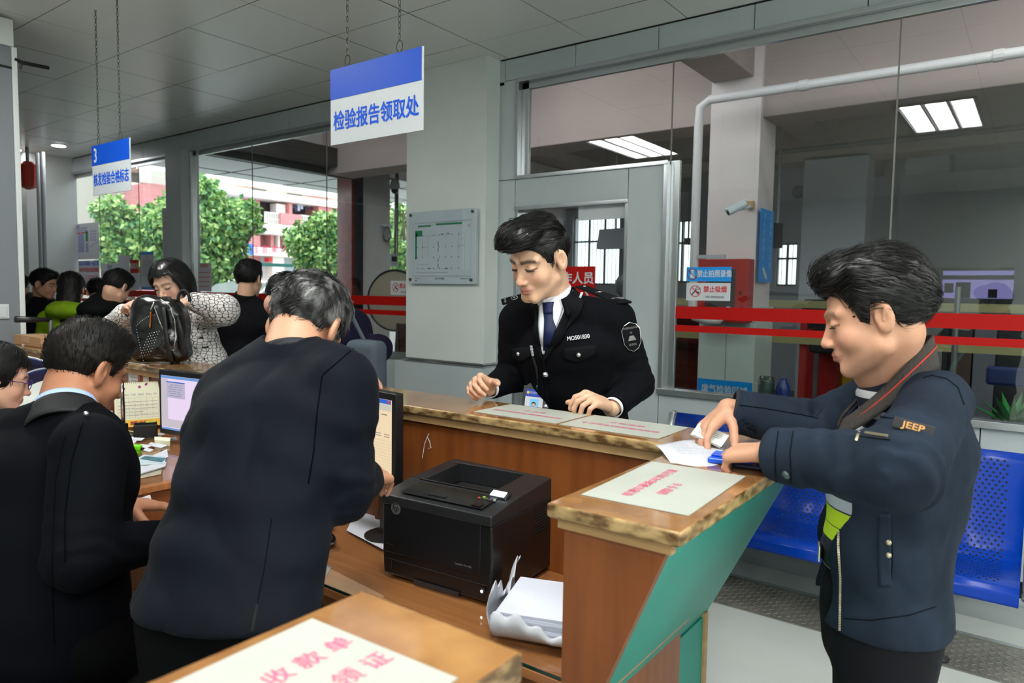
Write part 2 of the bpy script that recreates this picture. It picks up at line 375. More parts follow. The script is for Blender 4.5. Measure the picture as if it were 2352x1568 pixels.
def camera_bracket():
    t = thing('wall_clip', 'small black clip sticking out at the top edge of the partition', 'clip', (X0, 1.8, 2.95))
    MB().tube([(X0, 1.76, 2.93), (X0, 1.80, 2.92), (X0, 1.95, 2.925)], .012).tube([(X0, 1.80, 2.92), (X0, 1.79, 2.88)], .008).build('arm', M['black'], t)
camera_bracket()

# ------------------------------------------------------------------ lamps
def panel_lamp(x, y, k):
    t = thing('ceiling_light', None, 'ceiling light', (x, y, CZ), 'fluorescent grille lights in the ceiling')
    t['label'] = k
    f = MB(); w, l = .60, 1.2; g = .022
    f.box((x-w/2, y-l/2, CZ-.012), (x+w/2, y-l/2+g, CZ)).box((x-w/2, y+l/2-g, CZ-.012), (x+w/2, y+l/2, CZ)).box((x-w/2, y-l/2, CZ-.012), (x-w/2+g, y+l/2, CZ)).box((x+w/2-g, y-l/2, CZ-.012), (x+w/2, y+l/2, CZ))
    for i in (-1, 1): f.box((x+i*.1-.006, y-l/2, CZ-.012), (x+i*.1+.006, y+l/2, CZ))
    f.build('frame', M['white'], t)
    for i in (-1, 0, 1):
        MB().box((x+i*.19-.075, y-l/2+g, CZ-.004), (x+i*.19+.075, y+l/2-g, CZ-.002)).build('diffuser', M['lampW'], t)
    return t
for x, y, k in ((-.8, .72, 'grille ceiling light above the return counter, reflected in the right-hand window'), (-3.75, .95, 'grille ceiling light above the clerks, reflected over the door'),
             (2.1, .72, 'added grille fill light to the right of the counter'), (.75, -1.2, 'added grille fill light behind the camera, nearer one'), (2.3, -1.2, 'added grille fill light behind the camera to the right'), (.75, -3.4, 'added grille fill light by the back wall'), (2.3, -3.4, 'added grille fill light in the back right corner'), (2.1, 2.6, 'added grille fill light over the waiting bench, right of the frame'), (3.1, 2.6, 'added grille fill light nearest the right wall')):
    panel_lamp(x, y, k)  # lamps behind the camera, at right and over the bench added as unseen fill
for x, y, k in ((-9.35, 3.62, 'round downlight, right-hand one of the pair at the far left'), (-10.1, 3.42, 'round downlight, left-hand one of the pair at the far left')):
    t = thing('downlight', k, 'downlight', (x, y, CZ), 'downlights at the far left')
    MB().lathe((x, y, CZ-.006), [(.085, 0), (.095, .003), (.095, .006)], 28).build('rim', M['white'], t)
    MB().lathe((x, y, CZ-.0075), [(.001, 0), (.07, 0), (.07, .001)], 28).build('lens', M['spot'], t)

# ------------------------------------------------------------------ hanging signs
def chain(x, y, z0, z1, parent, name='chain'):
    mb = MB(); z = z0; k = 0
    while z < z1:
        pts = []
        for i in range(8):
            a = 2*math.pi*i/8; q = math.cos(a)*.0055; h = math.sin(a)*.013
            pts.append((x+(q if k % 2 else 0), y+(0 if k % 2 else q), z+.013+h))
        mb.tube(pts, .0017, 5, close=True); z += .0215; k += 1
    mb.build(name, M['chain'], parent)
def hang_sign(x0, x1, y, z0, z1, s, lab, num=None, cx=()):
    W = x1-x0; Hh = z1-z0; S = Sheet(((x0+x1)/2, y, (z0+z1)/2), (1, 0, 0), (0, 0, 1), W, Hh)
    t = thing('hanging_sign', lab, 'sign', ((x0+x1)/2, y, z0))
    S.board('board', M['white'], t, .006, .001)
    mb = MB(); S.rect(mb, 0, .6, .988, 1, .0012); mb.build('blue_band', M['blue'], t)
    text(s, S.P(.5, .29), S.u, S.v, Hh*.27, mat('sign lettering blue', (4, 84, 214), rough=.6, spec=.2), t, bold=.022, sx=.93*W/(Hh*.27*len(s)))
    if num: text(num, S.P(.10, .79), S.u, S.v, Hh*.40, M['white'], t, bold=.02, sx=.8)
    for c in cx:
        x = x0+W*c; chain(x, y, z1+.045, CZ, t)
        pts = [(x+.016*math.cos(a), y, z1+.022+.022*math.sin(a)) for a in np.linspace(0, 2*math.pi, 17)[:-1]]
        MB().tube(pts, .0018, 6, close=True).build('ring', M['chain'], t)
hang_sign(-2.457, -1.920, 2.0, 2.156, 2.468, '检验报告领取处', 'blue and white hanging sign in front of the white column', cx=(.2, .765))
hang_sign(-4.695, -4.215, 2.0, 2.095, 2.392, '核发检验合格标志', 'blue and white hanging sign with the number 3, left of the pier', '3', cx=(.2, .765))

# ------------------------------------------------------------------ site plan on the column
def plan():
    S = Sheet((-3.545, 3.895, 1.865), (1, 0, 0), (0, 0, 1), .66, .535); t = thing('site_plan', 'framed site plan under clear acrylic, screwed to the white column', 'plan', (-3.545, 3.9, 1.6))
    MB().prism([S.P(0, 0, -.012), S.P(1, 0, -.012), S.P(1, 1, -.012), S.P(0, 1, -.012)], -S.n*.006).build('backing', mat('frosted acrylic', (196, 206, 210), rough=.2), t)
    S.board('print', mat('plan paper', (206, 214, 222), rough=.3), t, .003)
    for q in ((.14, .79, .34, .81), (.42, .80, .80, .825), (.10, .66, .21, .74), (.10, .34, .125, .70)): g = MB(); S.rect(g, *q); g.build('planting', M['green'], t)
    g = MB()
    for a, b in ((.49, .67), (.58, .675), (.30, .205), (.56, .205)): S.rect(g, a, b, a+.045, b+.012)
    g.build('green_marks', M['green'], t)
    k = MB()
    for b0, b1 in ((.51, .58), (.44, .50), (.30, .35), (.22, .28)): S.rect(k, .45, b0, .458, b1)
    for a in (.13, .21, .38, .47, .56, .65, .75):
        for b in (.66, .50, .36, .205): S.rect(k, a, b, a+.01, b+.014)
    L = lambda *q: S.line(k, *q)
    for b in (.845, .852): L(.07, b-.01, .93, b, .0008)
    for q in ((.07, .10, .07, .84), (.93, .10, .93, .85), (.07, .10, .93, .10), (.07, .11, .93, .11), (.13, .66, .47, .665), (.21, .5, .3, .5), (.21, .36, .21, .66), (.3, .36, .3, .66), (.13, .205, .30, .205), (.13, .27, .3, .27), (.3, .2, .3, .27), (.38, .205, .56, .205), (.75, .2, .75, .7), (.84, .2, .84, .68), (.77, .68, .84, .68), (.77, .6, .84, .6), (.77, .53, .84, .53), (.77, .51, .84, .51), (.11, .16, .6, .16), (.11, .15, .6, .15), (.1, .75, .14, .78), (.14, .78, .34, .79), (.34, .79, .42, .835), (.42, .835, .85, .84)): L(*q, .0010)
    k.build('drawing', M['ink'], t)
    r = MB(); S.rect(r, .10, .065, .112, .082); S.rect(r, .10, .035, .125, .05); r.build('red_marks', M['inkr'], t)
    text('检测站平面图', S.P(.48, .07), S.u, S.v, .016, M['ink'], t); text('安全出口', S.P(.155, .073), S.u, S.v, .011, M['ink'], t); text('南', S.P(.9, .77), S.u, S.v, .02, M['inkr'], t)
    text('车辆检测有限公司', S.P(.85, .07), S.u, S.v, .011, M['ink'], t)
    MB().quad(S.P(0, 0, .008), S.P(1, 0, .008), S.P(1, 1, .008), S.P(0, 1, .008)).build('cover', M['clear'], t)
    for a, b in ((.03, .96), (.95, .955), (.03, .06), (.94, .055)): MB().lathe(S.P(a, b, -.018), [(.011, 0), (.011, .028), (.009, .031), (.001, .032)], 16, S.n).build('screw_cap', mat('bronze cap', (96, 88, 74), rough=.3, metal=.8), t)
plan()

# ------------------------------------------------------------------ stickers on the glass
def cigarette(S, t, cx, cy, r, rc):
    mb = MB(); S.ring(mb, cx, cy, r, r*.13); d = .70*r; c = S.P(cx, cy, .0012)
    a = c-S.u*d+S.v*d; b = c+S.u*d-S.v*d; n = nrm(S.u+S.v)*r*.07; mb.quad(a-n, b-n, b+n, a+n); mb.build('prohibition_ring', rc, t)
def nosmoke(cx, cz, w, h, y, lab):
    S = Sheet((cx, y, cz), (1, 0, 0), (0, 0, 1), w, h); t = thing('no_smoking_sign', lab, 'sign', (cx, y, cz)); S.board('plate', M['white'], t)
    k = MB(); S.line(k, .13, .33, .24, .62, .007, .0010); S.line(k, .20, .62, .26, .78, .004, .001); S.line(k, .26, .6, .33, .72, .004, .001); S.line(k, .22, .5, .30, .42, .01, .001); k.build('pictogram', M['ink'], t)
    cigarette(S, t, .21, .53, h*.33, M['inkr'])
    text('禁止吸烟', S.P(.66, .62), S.u, S.v, h*.38, M['inkr'], t, bold=.025, sx=.9); text('NO SMOKING', S.P(.66, .2), S.u, S.v, h*.17, M['ink'], t, bold=.015)
nosmoke(-1.60, 1.565, .272, .105, WY+.038, 'white no smoking sign on the right-hand window, under the blue one')
nosmoke(-4.17, 1.565, .272, .115, WY+.038, 'white no smoking sign on the middle window, beside the white column')
def nophoto():
    S = Sheet((-1.60, WY+.037, 1.67), (1, 0, 0), (0, 0, 1), .278, .085); t = thing('no_photography_sign', 'light blue no photography sign above the no smoking sign', 'sign', (-1.6, WY, 1.67)); S.board('plate', M['cyan'], t)
    k = MB(); S.rect(k, .09, .22, .19, .5, .001); S.rect(k, .115, .5, .165, .72, .001); S.rect(k, .10, .74, .18, .82, .001); k.build('pictogram', M['white'], t)
    cigarette(S, t, .14, .5, .034, mat('dark red ring', (120, 30, 40), rough=.5))
    text('禁止拍照录像', S.P(.63, .5), S.u, S.v, .046, M['white'], t, bold=.02, sx=.78)
nophoto()
# papers on the far left windows
YP = WY+.034
def poster(name, lab, x0, z0, x1, z1, m=None, cat='notice', y=YP):
    S = Sheet(((x0+x1)/2, y, (z0+z1)/2), (1, 0, 0), (0, 0, 1), x1-x0, z1-z0); t = thing(name, lab, cat, ((x0+x1)/2, y, z0)); S.board('sheet', m or M['paper'], t, .001); return S, t
S, t = poster('wall_poster', 'white poster with a green box and a building diagram, topmost on the far left window', -10.36, 1.88, -9.52, 2.34)
g = MB(); S.rect(g, .55, .50, .64, .78); g.build('green_box', M['green'], t); k = MB(); S.para(k, .03, .77, .62, .9, 2, .6, seed=3)
for a in (.72, .79, .86):
    for b in (.5, .58, .66, .74): S.rect(k, a, b, a+.04, b+.05)
S.line(k, .68, .33, .97, .48, .01); S.rect(k, .03, .4, .11, .56); S.rect(k, .03, .18, .11, .34); S.rect(k, .29, .2, .5, .72) ; S.rect(k, .55, .2, .64, .46)
k.build('printed_diagram', mat('pale violet print', (150, 156, 190), rough=.7), t)
r = MB(); S.para(r, .03, .72, .6, .765, 1, .7, seed=9); r.build('red_line', M['inkr'], t); text('车辆登记服务指引', S.P(.2, .92), S.u, S.v, .035, M['ink'], t)
S, t = poster('service_poster', 'white poster with a blue and a red heading, under the topmost poster at far left', -10.13, 1.50, -9.53, 1.865)
k = MB(); S.rect(k, 0, .62+.16, 1, 1, .0006); k.build('heading_band', mat('pale blue band', (190, 202, 226), rough=.7), t)
text('本站年审绿标一起办理', S.P(.5, .88), S.u, S.v, .07, M['inkb'], t, bold=.02, sx=.8); text('车辆年审环保标志检验流程图', S.P(.5, .66), S.u, S.v, .062, M['inkr'], t, bold=.015, sx=.7)
k = MB(); S.para(k, .3, .05, .95, .5, 5, .3, seed=4); k.build('printed_text', M['inkr'], t)
S, t = poster('typed_notice', 'white typed notice with a black title, lower left of the red form-desk card', -9.48, 1.50, -8.93, 1.82)
text('告 示', S.P(.42, .86), S.u, S.v, .05, M['ink'], t, bold=.01); k = MB(); S.para(k, .04, .05, .92, .72, 10, .35, seed=6); k.build('printed_text', M['inkg'], t)
S, t = poster('blank_notice', 'plain white sheet stuck up beside the typed notice', -9.02, 1.60, -8.74, 1.91, y=YP-.003)
k = MB(); S.para(k, .1, .1, .9, .45, 5, .2, seed=8); k.build('printed_text', M['inkg'], t)
S, t = poster('form_desk_card', 'red card with white characters between the typed notice and the blue-edged notice', -8.73, 1.70, -8.52, 1.855, M['red'], 'sign'); text('填表处', S.P(.5, .5), S.u, S.v, .075, M['white'], t, bold=.02, sx=.9)
S, t = poster('lower_sheet', 'plain white sheet under the red form-desk card', -8.74, 1.50, -8.50, 1.70)
S, t = poster('blue_edged_notice', 'tall white notice with blue top and bottom bands, right of the red card', -8.47, 1.505, -8.17, 1.945)
k = MB(); S.rect(k, 0, .92, 1, 1); k.build('blue_band', M['cyan'], t); k = MB(); S.rect(k, 0, 0, 1, .075); k.build('blue_band', M['cyan'], t); k = MB(); S.para(k, .1, .35, .95, .8, 12, .3, seed=2); k.build('printed_text', M['inkg'], t); text('公 示', S.P(.5, .86), S.u, S.v, .03, M['ink'], t)
S, t = poster('official_notice', 'long white notice with a red two-line title, against the pier', -7.96, 1.50, -7.66, 2.42)
text('广东省公安厅', S.P(.5, .93), S.u, S.v, .042, M['inkr'], t); text('广东省质量技术监督局', S.P(.5, .885), S.u, S.v, .034, M['inkr'], t, sx=.8); k = MB(); S.para(k, .08, .1, .94, .84, 34, .35, seed=12); k.build('printed_text', M['inkg'], t)
S, t = poster('hotline_notice', 'small greyish notice with red lines, right of the pier behind the woman', -7.25, 1.50, -6.98, 1.80, mat('greyish paper', (196, 196, 202), rough=.7))
text('监督电话', S.P(.5, .9), S.u, S.v, .04, M['inkr'], t, bold=.02); r = MB(); S.para(r, .08, .1, .92, .75, 4, .18, seed=5); r.build('printed_text', M['inkr'], t)
# far-left corner: pipes and a red bell
def corner():
    t = thing('pipe_run', 'pair of white pipes running down the far left corner', 'pipe', (-9.4, 3.4, 0))
    for x in (-9.62, -9.5): MB().tube([(x, 3.5, .0), (x, 3.5, 3.1)], .028, 10).build('pipe', M['white'], t)
    t = thing('fire_bell', 'red alarm bell high in the far left corner', 'alarm bell', (-9.75, 3.5, 2.85))
    MB().lathe((-9.8, 3.45, 2.68), [(.02, 0), (.09, .03), (.1, .1), (.1, .28), (.05, .33)], 20).build('shell', mat('bell red', (176, 40, 24), rough=.4), t); MB().tube([(-9.8, 3.45, 3.0), (-9.8, 3.45, CZ)], .02, 8).build('conduit', M['steel'], t)
corner()
# ------------------------------------------------------------------ counter
M['marble'] = mat('polished brown marble', (122, 78, 38), rough=.14, c2=(166, 122, 72), scale=9, detail=9, lo=.3, hi=.7, coat=.6, stretch=(1, 1, 1))
M['marbleE'] = mat('rough brown marble edge', (84, 60, 32), rough=.3, c2=(176, 148, 102), scale=38, detail=6, lo=.38, hi=.62, stretch=(.6, .6, 1.6))
M['wood'] = mat('orange brown veneer', (112, 58, 22), rough=.4, c2=(130, 72, 30), scale=5, stretch=(5, 5, .35), detail=5, coat=.08)
M['woodD'] = mat('desk veneer', (160, 96, 50), rough=.4, c2=(178, 116, 68), scale=6, stretch=(.5, 9, 3), detail=5, coat=.3)
M['lip'] = mat('pale plywood lip', (160, 126, 84), rough=.5, c2=(176, 142, 98), scale=7, stretch=(1, 1, 6))
M['teal'] = mat('teal laminate', (26, 140, 124), rough=.4, spec=.3)
CT = 1.175; CY0, CY1 = 1.645, 1.90; CX0, CX1 = -.69, -.435
def slab(name, poly, z1, th, parent):
    o = MB(); n = len(poly); v = [(x, y, z1-th) for x, y in poly]+[(x, y, z1) for x, y in poly]
    o.add(v, [tuple(range(n))[::-1]]); o.cur = 0; o.add([], [])
    o.f.append(tuple(range(n, 2*n))); o.mi.append(0)
    for i in range(n): o.f.append((i, (i+1) % n, n+(i+1) % n, n+i)); o.mi.append(1)
    return o.build(name, [M['marble'], M['marbleE']], parent, .006, segs=3)
def counter():
    XA = X0+.02; o = slab('marble_worktop', [(XA, CY0), (CX0, CY0), (CX0, 1.04), (CX1, 1.04), (CX1, CY1), (XA, CY1)], CT, .027, None); props(o, 'long L-shaped brown marble worktop over the service counter', 'worktop')
    t = thing('service_counter', 'return counter with a wood end panel and leaning teal face, right of the printer', 'counter', (-.57, 1.1, 0)); tr = t
    MB().box((-.672, 1.052, CT-.045), (-.455, 1.07, CT-.0275)).build('lip', M['lip'], t)
    t = thing('service_counter', 'long far counter body of brown wood running across behind the desks', 'counter', (-2.9, 1.77, 0)); tl = t
    MB().box((XA, CY0+.012, CT-.052), (-.70, CY0+.03, CT-.0275)).build('lip', M['lip'], t)
    MB().box((XA, CY0+.025, .02), (-.72, CY0+.045, CT-.03)).build('back_panel', M['wood'], t)
    z0 = .67; t = tr
    MB().prism([(-.663, 1.06, .0), (-.663, 1.06, CT-.045), (-.466, 1.06, CT-.045), (-.655, 1.06, z0), (-.655, 1.06, 0)], (0, .02, 0)).build('end_panel', M['wood'], t)
    # leaning teal face and the plinth under it, on the right and on the far side
    MB().prism([(-.466, 1.081, CT-.029), (-.478, 1.081, CT-.029), (-.712, 1.081, z0), (-.70, 1.081, z0)], (0, .80, 0)).build('leaning_panel', M['teal'], t)
    t = tl
    MB().prism([(-5.1, CY1-.02, CT-.029), (-5.1, CY1-.032, CT-.029), (-5.1, 1.712, z0), (-5.1, 1.70, z0)], (4.4, 0, 0)).build('leaning_panel', M['teal'], t)
    t = tr
    MB().box((-.78, 1.05, 0), (-.697, 1.85, z0-.004)).build('plinth', M['teal'], t, .002)
    MB().box((-.79, 1.84, 0), (-.69, 1.862, z0+.008)).build('plinth_trim', M['lip'], t, .001)
    MB().box((-.6965, 1.845, .40), (-.690, 1.852, .46)).build('hinge', M['steel'], t)
    t = tl
    MB().box((-5.1, 1.70, 0), (-.80, 1.78, z0)).build('plinth', M['teal'], t)
    for x in (-4.3, -3.45, -2.6, -1.8): MB().box((x, CY0+.005, .76), (x+.018, CY0+.026, CT-.05)).build('divider', M['wood'], t)
    t = thing('service_counter', 'near end of the counter with marble top, in the bottom foreground', 'counter', (-.54, .3, 0))
    slab('marble_top', [(CX0+.026, -1.2), (CX1+.021, -1.2), (CX1+.021, .588), (CX0+.026, .588)], CT, .035, t)
    MB().box((-.65, -1.2, 0), (-.47, .56, CT-.036)).build('body', M['wood'], t)
counter()
def sheet_on(name, lab, c, ang, w, h, lines, fsz=.035, m=None, up=True, z=CT, th=.0012, sx=1.0):
    a = math.radians(ang); u = np.array([math.cos(a), math.sin(a), 0]); v = np.array([-math.sin(a), math.cos(a), 0])
    S = Sheet((c[0], c[1], z+th+.0006), u, v, w, h); t = thing(name, lab, 'sheet', (c[0], c[1], z))
    S.board('sheet', m or M['paperY'], t, th)
    for s, a_, b_ in lines: text(s, S.P(a_, b_), S.u, S.v, fsz, M['pink'], t, bold=.008, lift=.0006, sx=sx)
    return S, t
# laminated sheets taped on the marble, pink writing facing the customers
sheet_on('laminated_sheet', 'white sheet with pink writing on the far counter, left one before the officer', (-1.243, 1.783), 180, .305, .195, [('检测车辆满5年请到5号窗', .5, .62), ('领 取 卡', .5, .38)], .023)
sheet_on('laminated_sheet', 'white laminated sheet with pink writing on the far counter, right one next to the corner', (-.925, 1.783), 180, .305, .20, [('检测车辆请到5号窗交卡', .5, .62), ('领 取 牌 证', .5, .38)], .023)
sheet_on('laminated_sheet', 'white laminated sheet with pink writing on the return counter, above the teal panel', (-.567, 1.285), 92, .325, .207, [('检测车辆满5年到5号窗', .5, .66), ('领取卡卡', .42, .42)], .024)
sheet_on('laminated_sheet', 'large white laminated sheet with faded pink writing on the near marble counter', (-.533, .345), 92, .31, .212, [('收 款 单', .80, .66), ('请 领 证', .80, .40)], .03)
# ------------------------------------------------------------------ desks
def desk(name, lab, x0, x1, y0, z):
    t = thing(name, lab, 'desk', ((x0+x1)/2, y0, 0))
    MB().box((x0, y0, z-.03), (x1, CY0+.024, z-.008)).build('desktop', M['woodD'], t, .002)
    MB().box((x0, y0+.02, z-.14), (x1, y0+.04, z-.03)).build('apron', M['wood'], t)
    MB().box((x0+.02, y0+.004, z-.0075), (x1-.004, CY0+.02, z-.0065)).quad((x0+.02, y0+.004, z), (x1-.004, y0+.004, z), (x1-.004, CY0+.02, z), (x0+.02, CY0+.02, z)).build('glass_sheet', M['clear'], t) if False else None
    MB().quad((x0+.02, y0+.004, z), (x1-.004, y0+.004, z), (x1-.004, CY0+.02, z), (x0+.02, CY0+.02, z)).build('glass_sheet', M['clear'], t)
    MB().box((x0+.02, y0+.002, z-.0075), (x1-.004, y0+.004, z)).build('glass_edge', mat('green glass edge', (22, 52, 44), rough=.1), t)
    for x in (x0+.02, x1-.04): MB().box((x, y0+.05, 0), (x+.02, CY0+.02, z-.03)).build('side_panel', M['wood'], t)
    return t
DA, DB = .76, .90
desk('desk', 'wooden desk with a glass top carrying the black printer', -2.30, -.668, 1.194, DA)
desk('desk', 'cluttered wooden desk with a glass top in front of the seated clerk', -5.1, -2.32, 1.10, DB)
def note_under(name, lab, pts, z, m, pr=0):
    P = [onZ(x, y, z) for x, y in pts]; o = MB().prism(P, (0, 0, .0012)).build(name, m); props(o, lab, 'paper'); return P
# things on desk A
def printer():
    a = math.radians(4.5); O = onZ(1128, 1392, DA); ex = np.array([-math.cos(a), -math.sin(a), 0]); ey = np.array([-math.sin(a)*-1*-1, math.cos(a), 0]); ey = np.array([ex[1], -ex[0], 0]); ez = np.array([0, 0, 1.])
    if ey[1] < 0: ey = -ey
    W, D, Hb, Hf = .365, .368, .262, .238
    P = lambda x, y, z: O+ex*x+ey*y+ez*z                              # x from the right-hand side to the left, y to the back
    t = thing('laser_printer', 'black laser printer standing on the wooden desk', 'printer', tuple(O))
    bk = mat('printer black', (20, 20, 22), rough=.30, spec=.5, bump=.05, bscale=900); gl = mat('printer gloss', (26, 27, 29), rough=.16)
    bk2 = mat('printer dark grey', (34, 35, 37), rough=.35)
    def pr(poly, x0, x1, name, m, b=.004, mb=None):
        q = (mb or MB()).prism([P(x0, y, z) for y, z in poly], ex*(x1-x0)); return q.build(name, m, t, b, segs=3) if mb is None else q
    pr([(.004, .002), (0, .07), (0, Hf-.035), (D, Hf-.035), (D, .002)], 0, W, 'body', bk, .008)
    top = lambda x0, x1, y0, y1: pr([(y0, Hf-.036), (y0, Hf-.008+(Hb-Hf+.008)*min(1, y0/.20)), (y1, Hf-.008+(Hb-Hf+.008)*min(1, y1/.20)), (y1, Hf-.036)], x0, x1, 'top_cover', bk2, .004)
    # top: front cover, side rails, back with the sunken output tray between
    top(0, W, -.004, .115); top(0, .085, .112, .30); top(W-.045, W, .112, .30); top(0, W, .298, D)
    MB().obox(P(W/2, .20, Hf-.034), ex*(W/2-.06), ey*.09+ez*-.0, ez*.002).build('output_tray', M['blackm'], t)
    MB().obox(P(.21, .118, Hf+.002), ex*.12, ey*.003, ez*.012).build('tray_lip', bk, t, .002)
    MB().obox(P(W/2-.005, .057, Hf-.0015+.006), ex*.135, ey*.042+ez*.005, ez*.0012).build('cover_inset', gl, t, .001)
    MB().obox(P(.045, .105, Hf+.012), ex*.027, ey*.015+ez*.006, ez*.0045).build('display_housing', gl, t, .003)
    MB().obox(P(.047, .100, Hf+.0185), ex*.022, ey*.009+ez*.0042, ez*.0008).build('display', mat('lit display', (230, 236, 255), emit=(226, 232, 255), es=.6), t)
    for i, (x, y, c) in enumerate(((.04, .070, (150, 150, 150)), (.052, .074, (60, 60, 62)), (.064, .070, (70, 70, 72)), (.052, .066, (60, 60, 62)), (.078, .078, (120, 170, 60)), (.086, .066, (150, 60, 50)))):
        MB().lathe(P(x, y, Hf+.0075), [(.0045, 0), (.0045, .003), (.003, .004)], 12).build('button', mat('button %d' % i, c, rough=.3), t)
    MB().obox(P(.20, .035, Hf+.004), ex*.03, ey*.006, ez*.001).build('latch_slot', M['blackm'], t); MB().obox(P(.065, .03, Hf+.0035), ex*.014, ey*.012, ez*.0008).build('badge_inset', bk, t)
    # front door with seams, cassette, power button
    MB().obox(P(W/2-.004, -.0012, .145), ex*.145, ey*.0016, ez*.075).build('front_door', bk, t, .0015)
    MB().obox(P(W/2+.03, -.002, .214), ex*.10, ey*.0012, ez*.004).build('door_grip', M['blackm'], t)
    sm = MB()
    for z in (.092, .070): sm.obox(P(W-.05, -.0022, z), ex*.035, ey*.0006, ez*.0008)
    sm.obox(P(W/2, -.0005, .050), ex*.17, ey*.001, ez*.0008).obox(P(W-.035, -.0012, .034), ex*.0012, ey*.001, ez*.012).obox(P(.175, -.0008, .006), ex*.075, ey*.001, ez*.006)
    sm.build('seams', mat('seam line', (44, 44, 46), rough=.3), t)
    MB().lathe(P(.026, -.001, .034), [(.0085, 0), (.0085, .003)], 20, -ey).build('power_ring', M['blackm'], t)
    MB().lathe(P(.026, -.0045, .034), [(.0034, 0), (.0034, .001)], 16, -ey).build('power_button', mat('lit power button', (255, 255, 255), emit=(255, 255, 255), es=3), t)
    v = MB()
    for k in range(11): v.obox(P(-.0008, .25, .205-k*.0085), ey*.035, ex*.0012, ez*.0016)
    v.build('side_vent', M['blackm'], t)
    MB().obox(P(-.0005, .18, Hf-.036), ey*.178, ex*.001, ez*.0012).build('side_seam', M['blackm'], t)
    S = Sheet(P(W-.052, -.0042, .196), -ex, ez, .04, .04)
    MB().lathe(P(W-.052, -.0028, .196), [(.0165, 0), (.0165, .0012)], 28, -ey).build('badge', mat('badge grey', (128, 128, 130), rough=.3, metal=.5), t)
    text('hp', S.P(.5, .53), S.u, S.v, .024, M['black'], t, italic=True, lift=.0016, bold=.01)
    text('LaserJet Pro 400', P(.085, -.0032, .088), -ex, ez, .0078, M['inkg'], t, lift=.0004)
printer()
def ream():
    t = thing('paper_ream', 'torn open ream of white copy paper beside the printer', 'paper stack', tuple(onZ(1250, 1420, DA)))
    c = np.array([-.86, 1.40, DA]); a = math.radians(20); u = np.array([math.cos(a), math.sin(a), 0]); v = np.array([-u[1], u[0], 0]); z = np.array([0, 0, 1.])
    mb = MB(); R = random.Random(2)
    for k in range(14):
        o = c+z*(.003+k*.0042)+u*R.uniform(-.002, .002)+v*R.uniform(-.002, .002); mb.obox(o, u*.148, v*.105, z*.0017)
    mb.build('stacked_sheets', mat('copy paper', (226, 230, 244), rough=.7), t)
    def wrap(s, q):                                                   # the wrapper rises in a torn flap on the printer side
        x = -.152; h = .004+.115*q*(.75+.25*math.sin(s*7+1)+.10*math.sin(s*31)*q) ; out = .045*math.sin(q*2.4)
        return c+u*(x-out*.6+.02*q)+v*(-.11+.22*s)+z*(h)
    MB().grid(wrap, 40, 12).build('torn_wrapper', M['paper'], t, smooth=True, solid=.0012)
    def wrap2(s, q):
        h = .004+.075*q*(.8+.2*math.sin(s*9)+.12*math.sin(s*37)*q); return c+u*(-.15+.3*s)+v*(-.108-.035*math.sin(q*2.2))+z*h*(.5+.5*(1-s))
    MB().grid(wrap2, 40, 10).build('torn_wrapper', M['paper'], t, smooth=True, solid=.0012)
ream()
P = note_under('loose_paper', 'white papers lying on the desk left of the printer', [(796, 1218), (880, 1262), (900, 1130), (846, 1118)], DA+.002, M['paper'])
P = note_under('loose_paper', 'grey leaflet under the glass by the bent clerk', [(725, 1282), (762, 1303), (745, 1330), (712, 1320)], DA-.006, mat('grey leaflet', (150, 150, 158), rough=.6))
P = note_under('loose_paper', 'cream form with blue lines behind the badge of the bent clerk', [(728, 1192), (770, 1210), (700, 1245), (690, 1190)], DA+.001, M['paperY'])
def mouse():
    p = onZ(742, 1246, DA); t = thing('computer_mouse', 'black computer mouse on the desk left of the printer', 'mouse', tuple(p))
    MB().ball(p+[0, 0, .016], (.05, .03, .022), 20).build('shell', M['black'], t, smooth=True); MB().ball(p+[0, 0, .008], (.052, .032, .010), 20).build('base', M['steel'], t, smooth=True)
mouse()
def monitor(name, lab, TL, TR, BL, Hm, screenf, zdesk, tilt=.0):
    """TL, TR top corners (world), Hm height; screenf prints on a Sheet"""
    TL, TR = np.array(TL), np.array(TR); u = nrm(TR-TL); wd = np.linalg.norm(TR-TL); z = np.array([0, 0, 1.]); n = np.cross(u, z)
    c = (TL+TR)/2-z*Hm/2; t = thing(name, lab, 'monitor', (c[0], c[1], zdesk))
    MB().obox(c-n*.018, u*wd/2, z*Hm/2, n*.016).build('bezel', M['black'], t, .004)
    S = Sheet(c-n*.0005, u, z, wd-.036, Hm-.044); screenf(S, t)
    q = c-n*.05+u*(.11 if wd > .415 else 0); MB().obox(np.array([q[0], q[1], (zdesk+c[2])/2]), u*.03, n*.012, z*(c[2]-zdesk)/2).build('stand', M['black'], t, .003)
    MB().lathe((q[0], q[1], zdesk), [(.075, 0), (.075, .008), (.03, .014)], 30).build('base', M['black'], t)
def em(name, c, s=1.0): return mat(name, tuple(int(v*.3) for v in c), rough=.4, emit=c, es=s*.40)
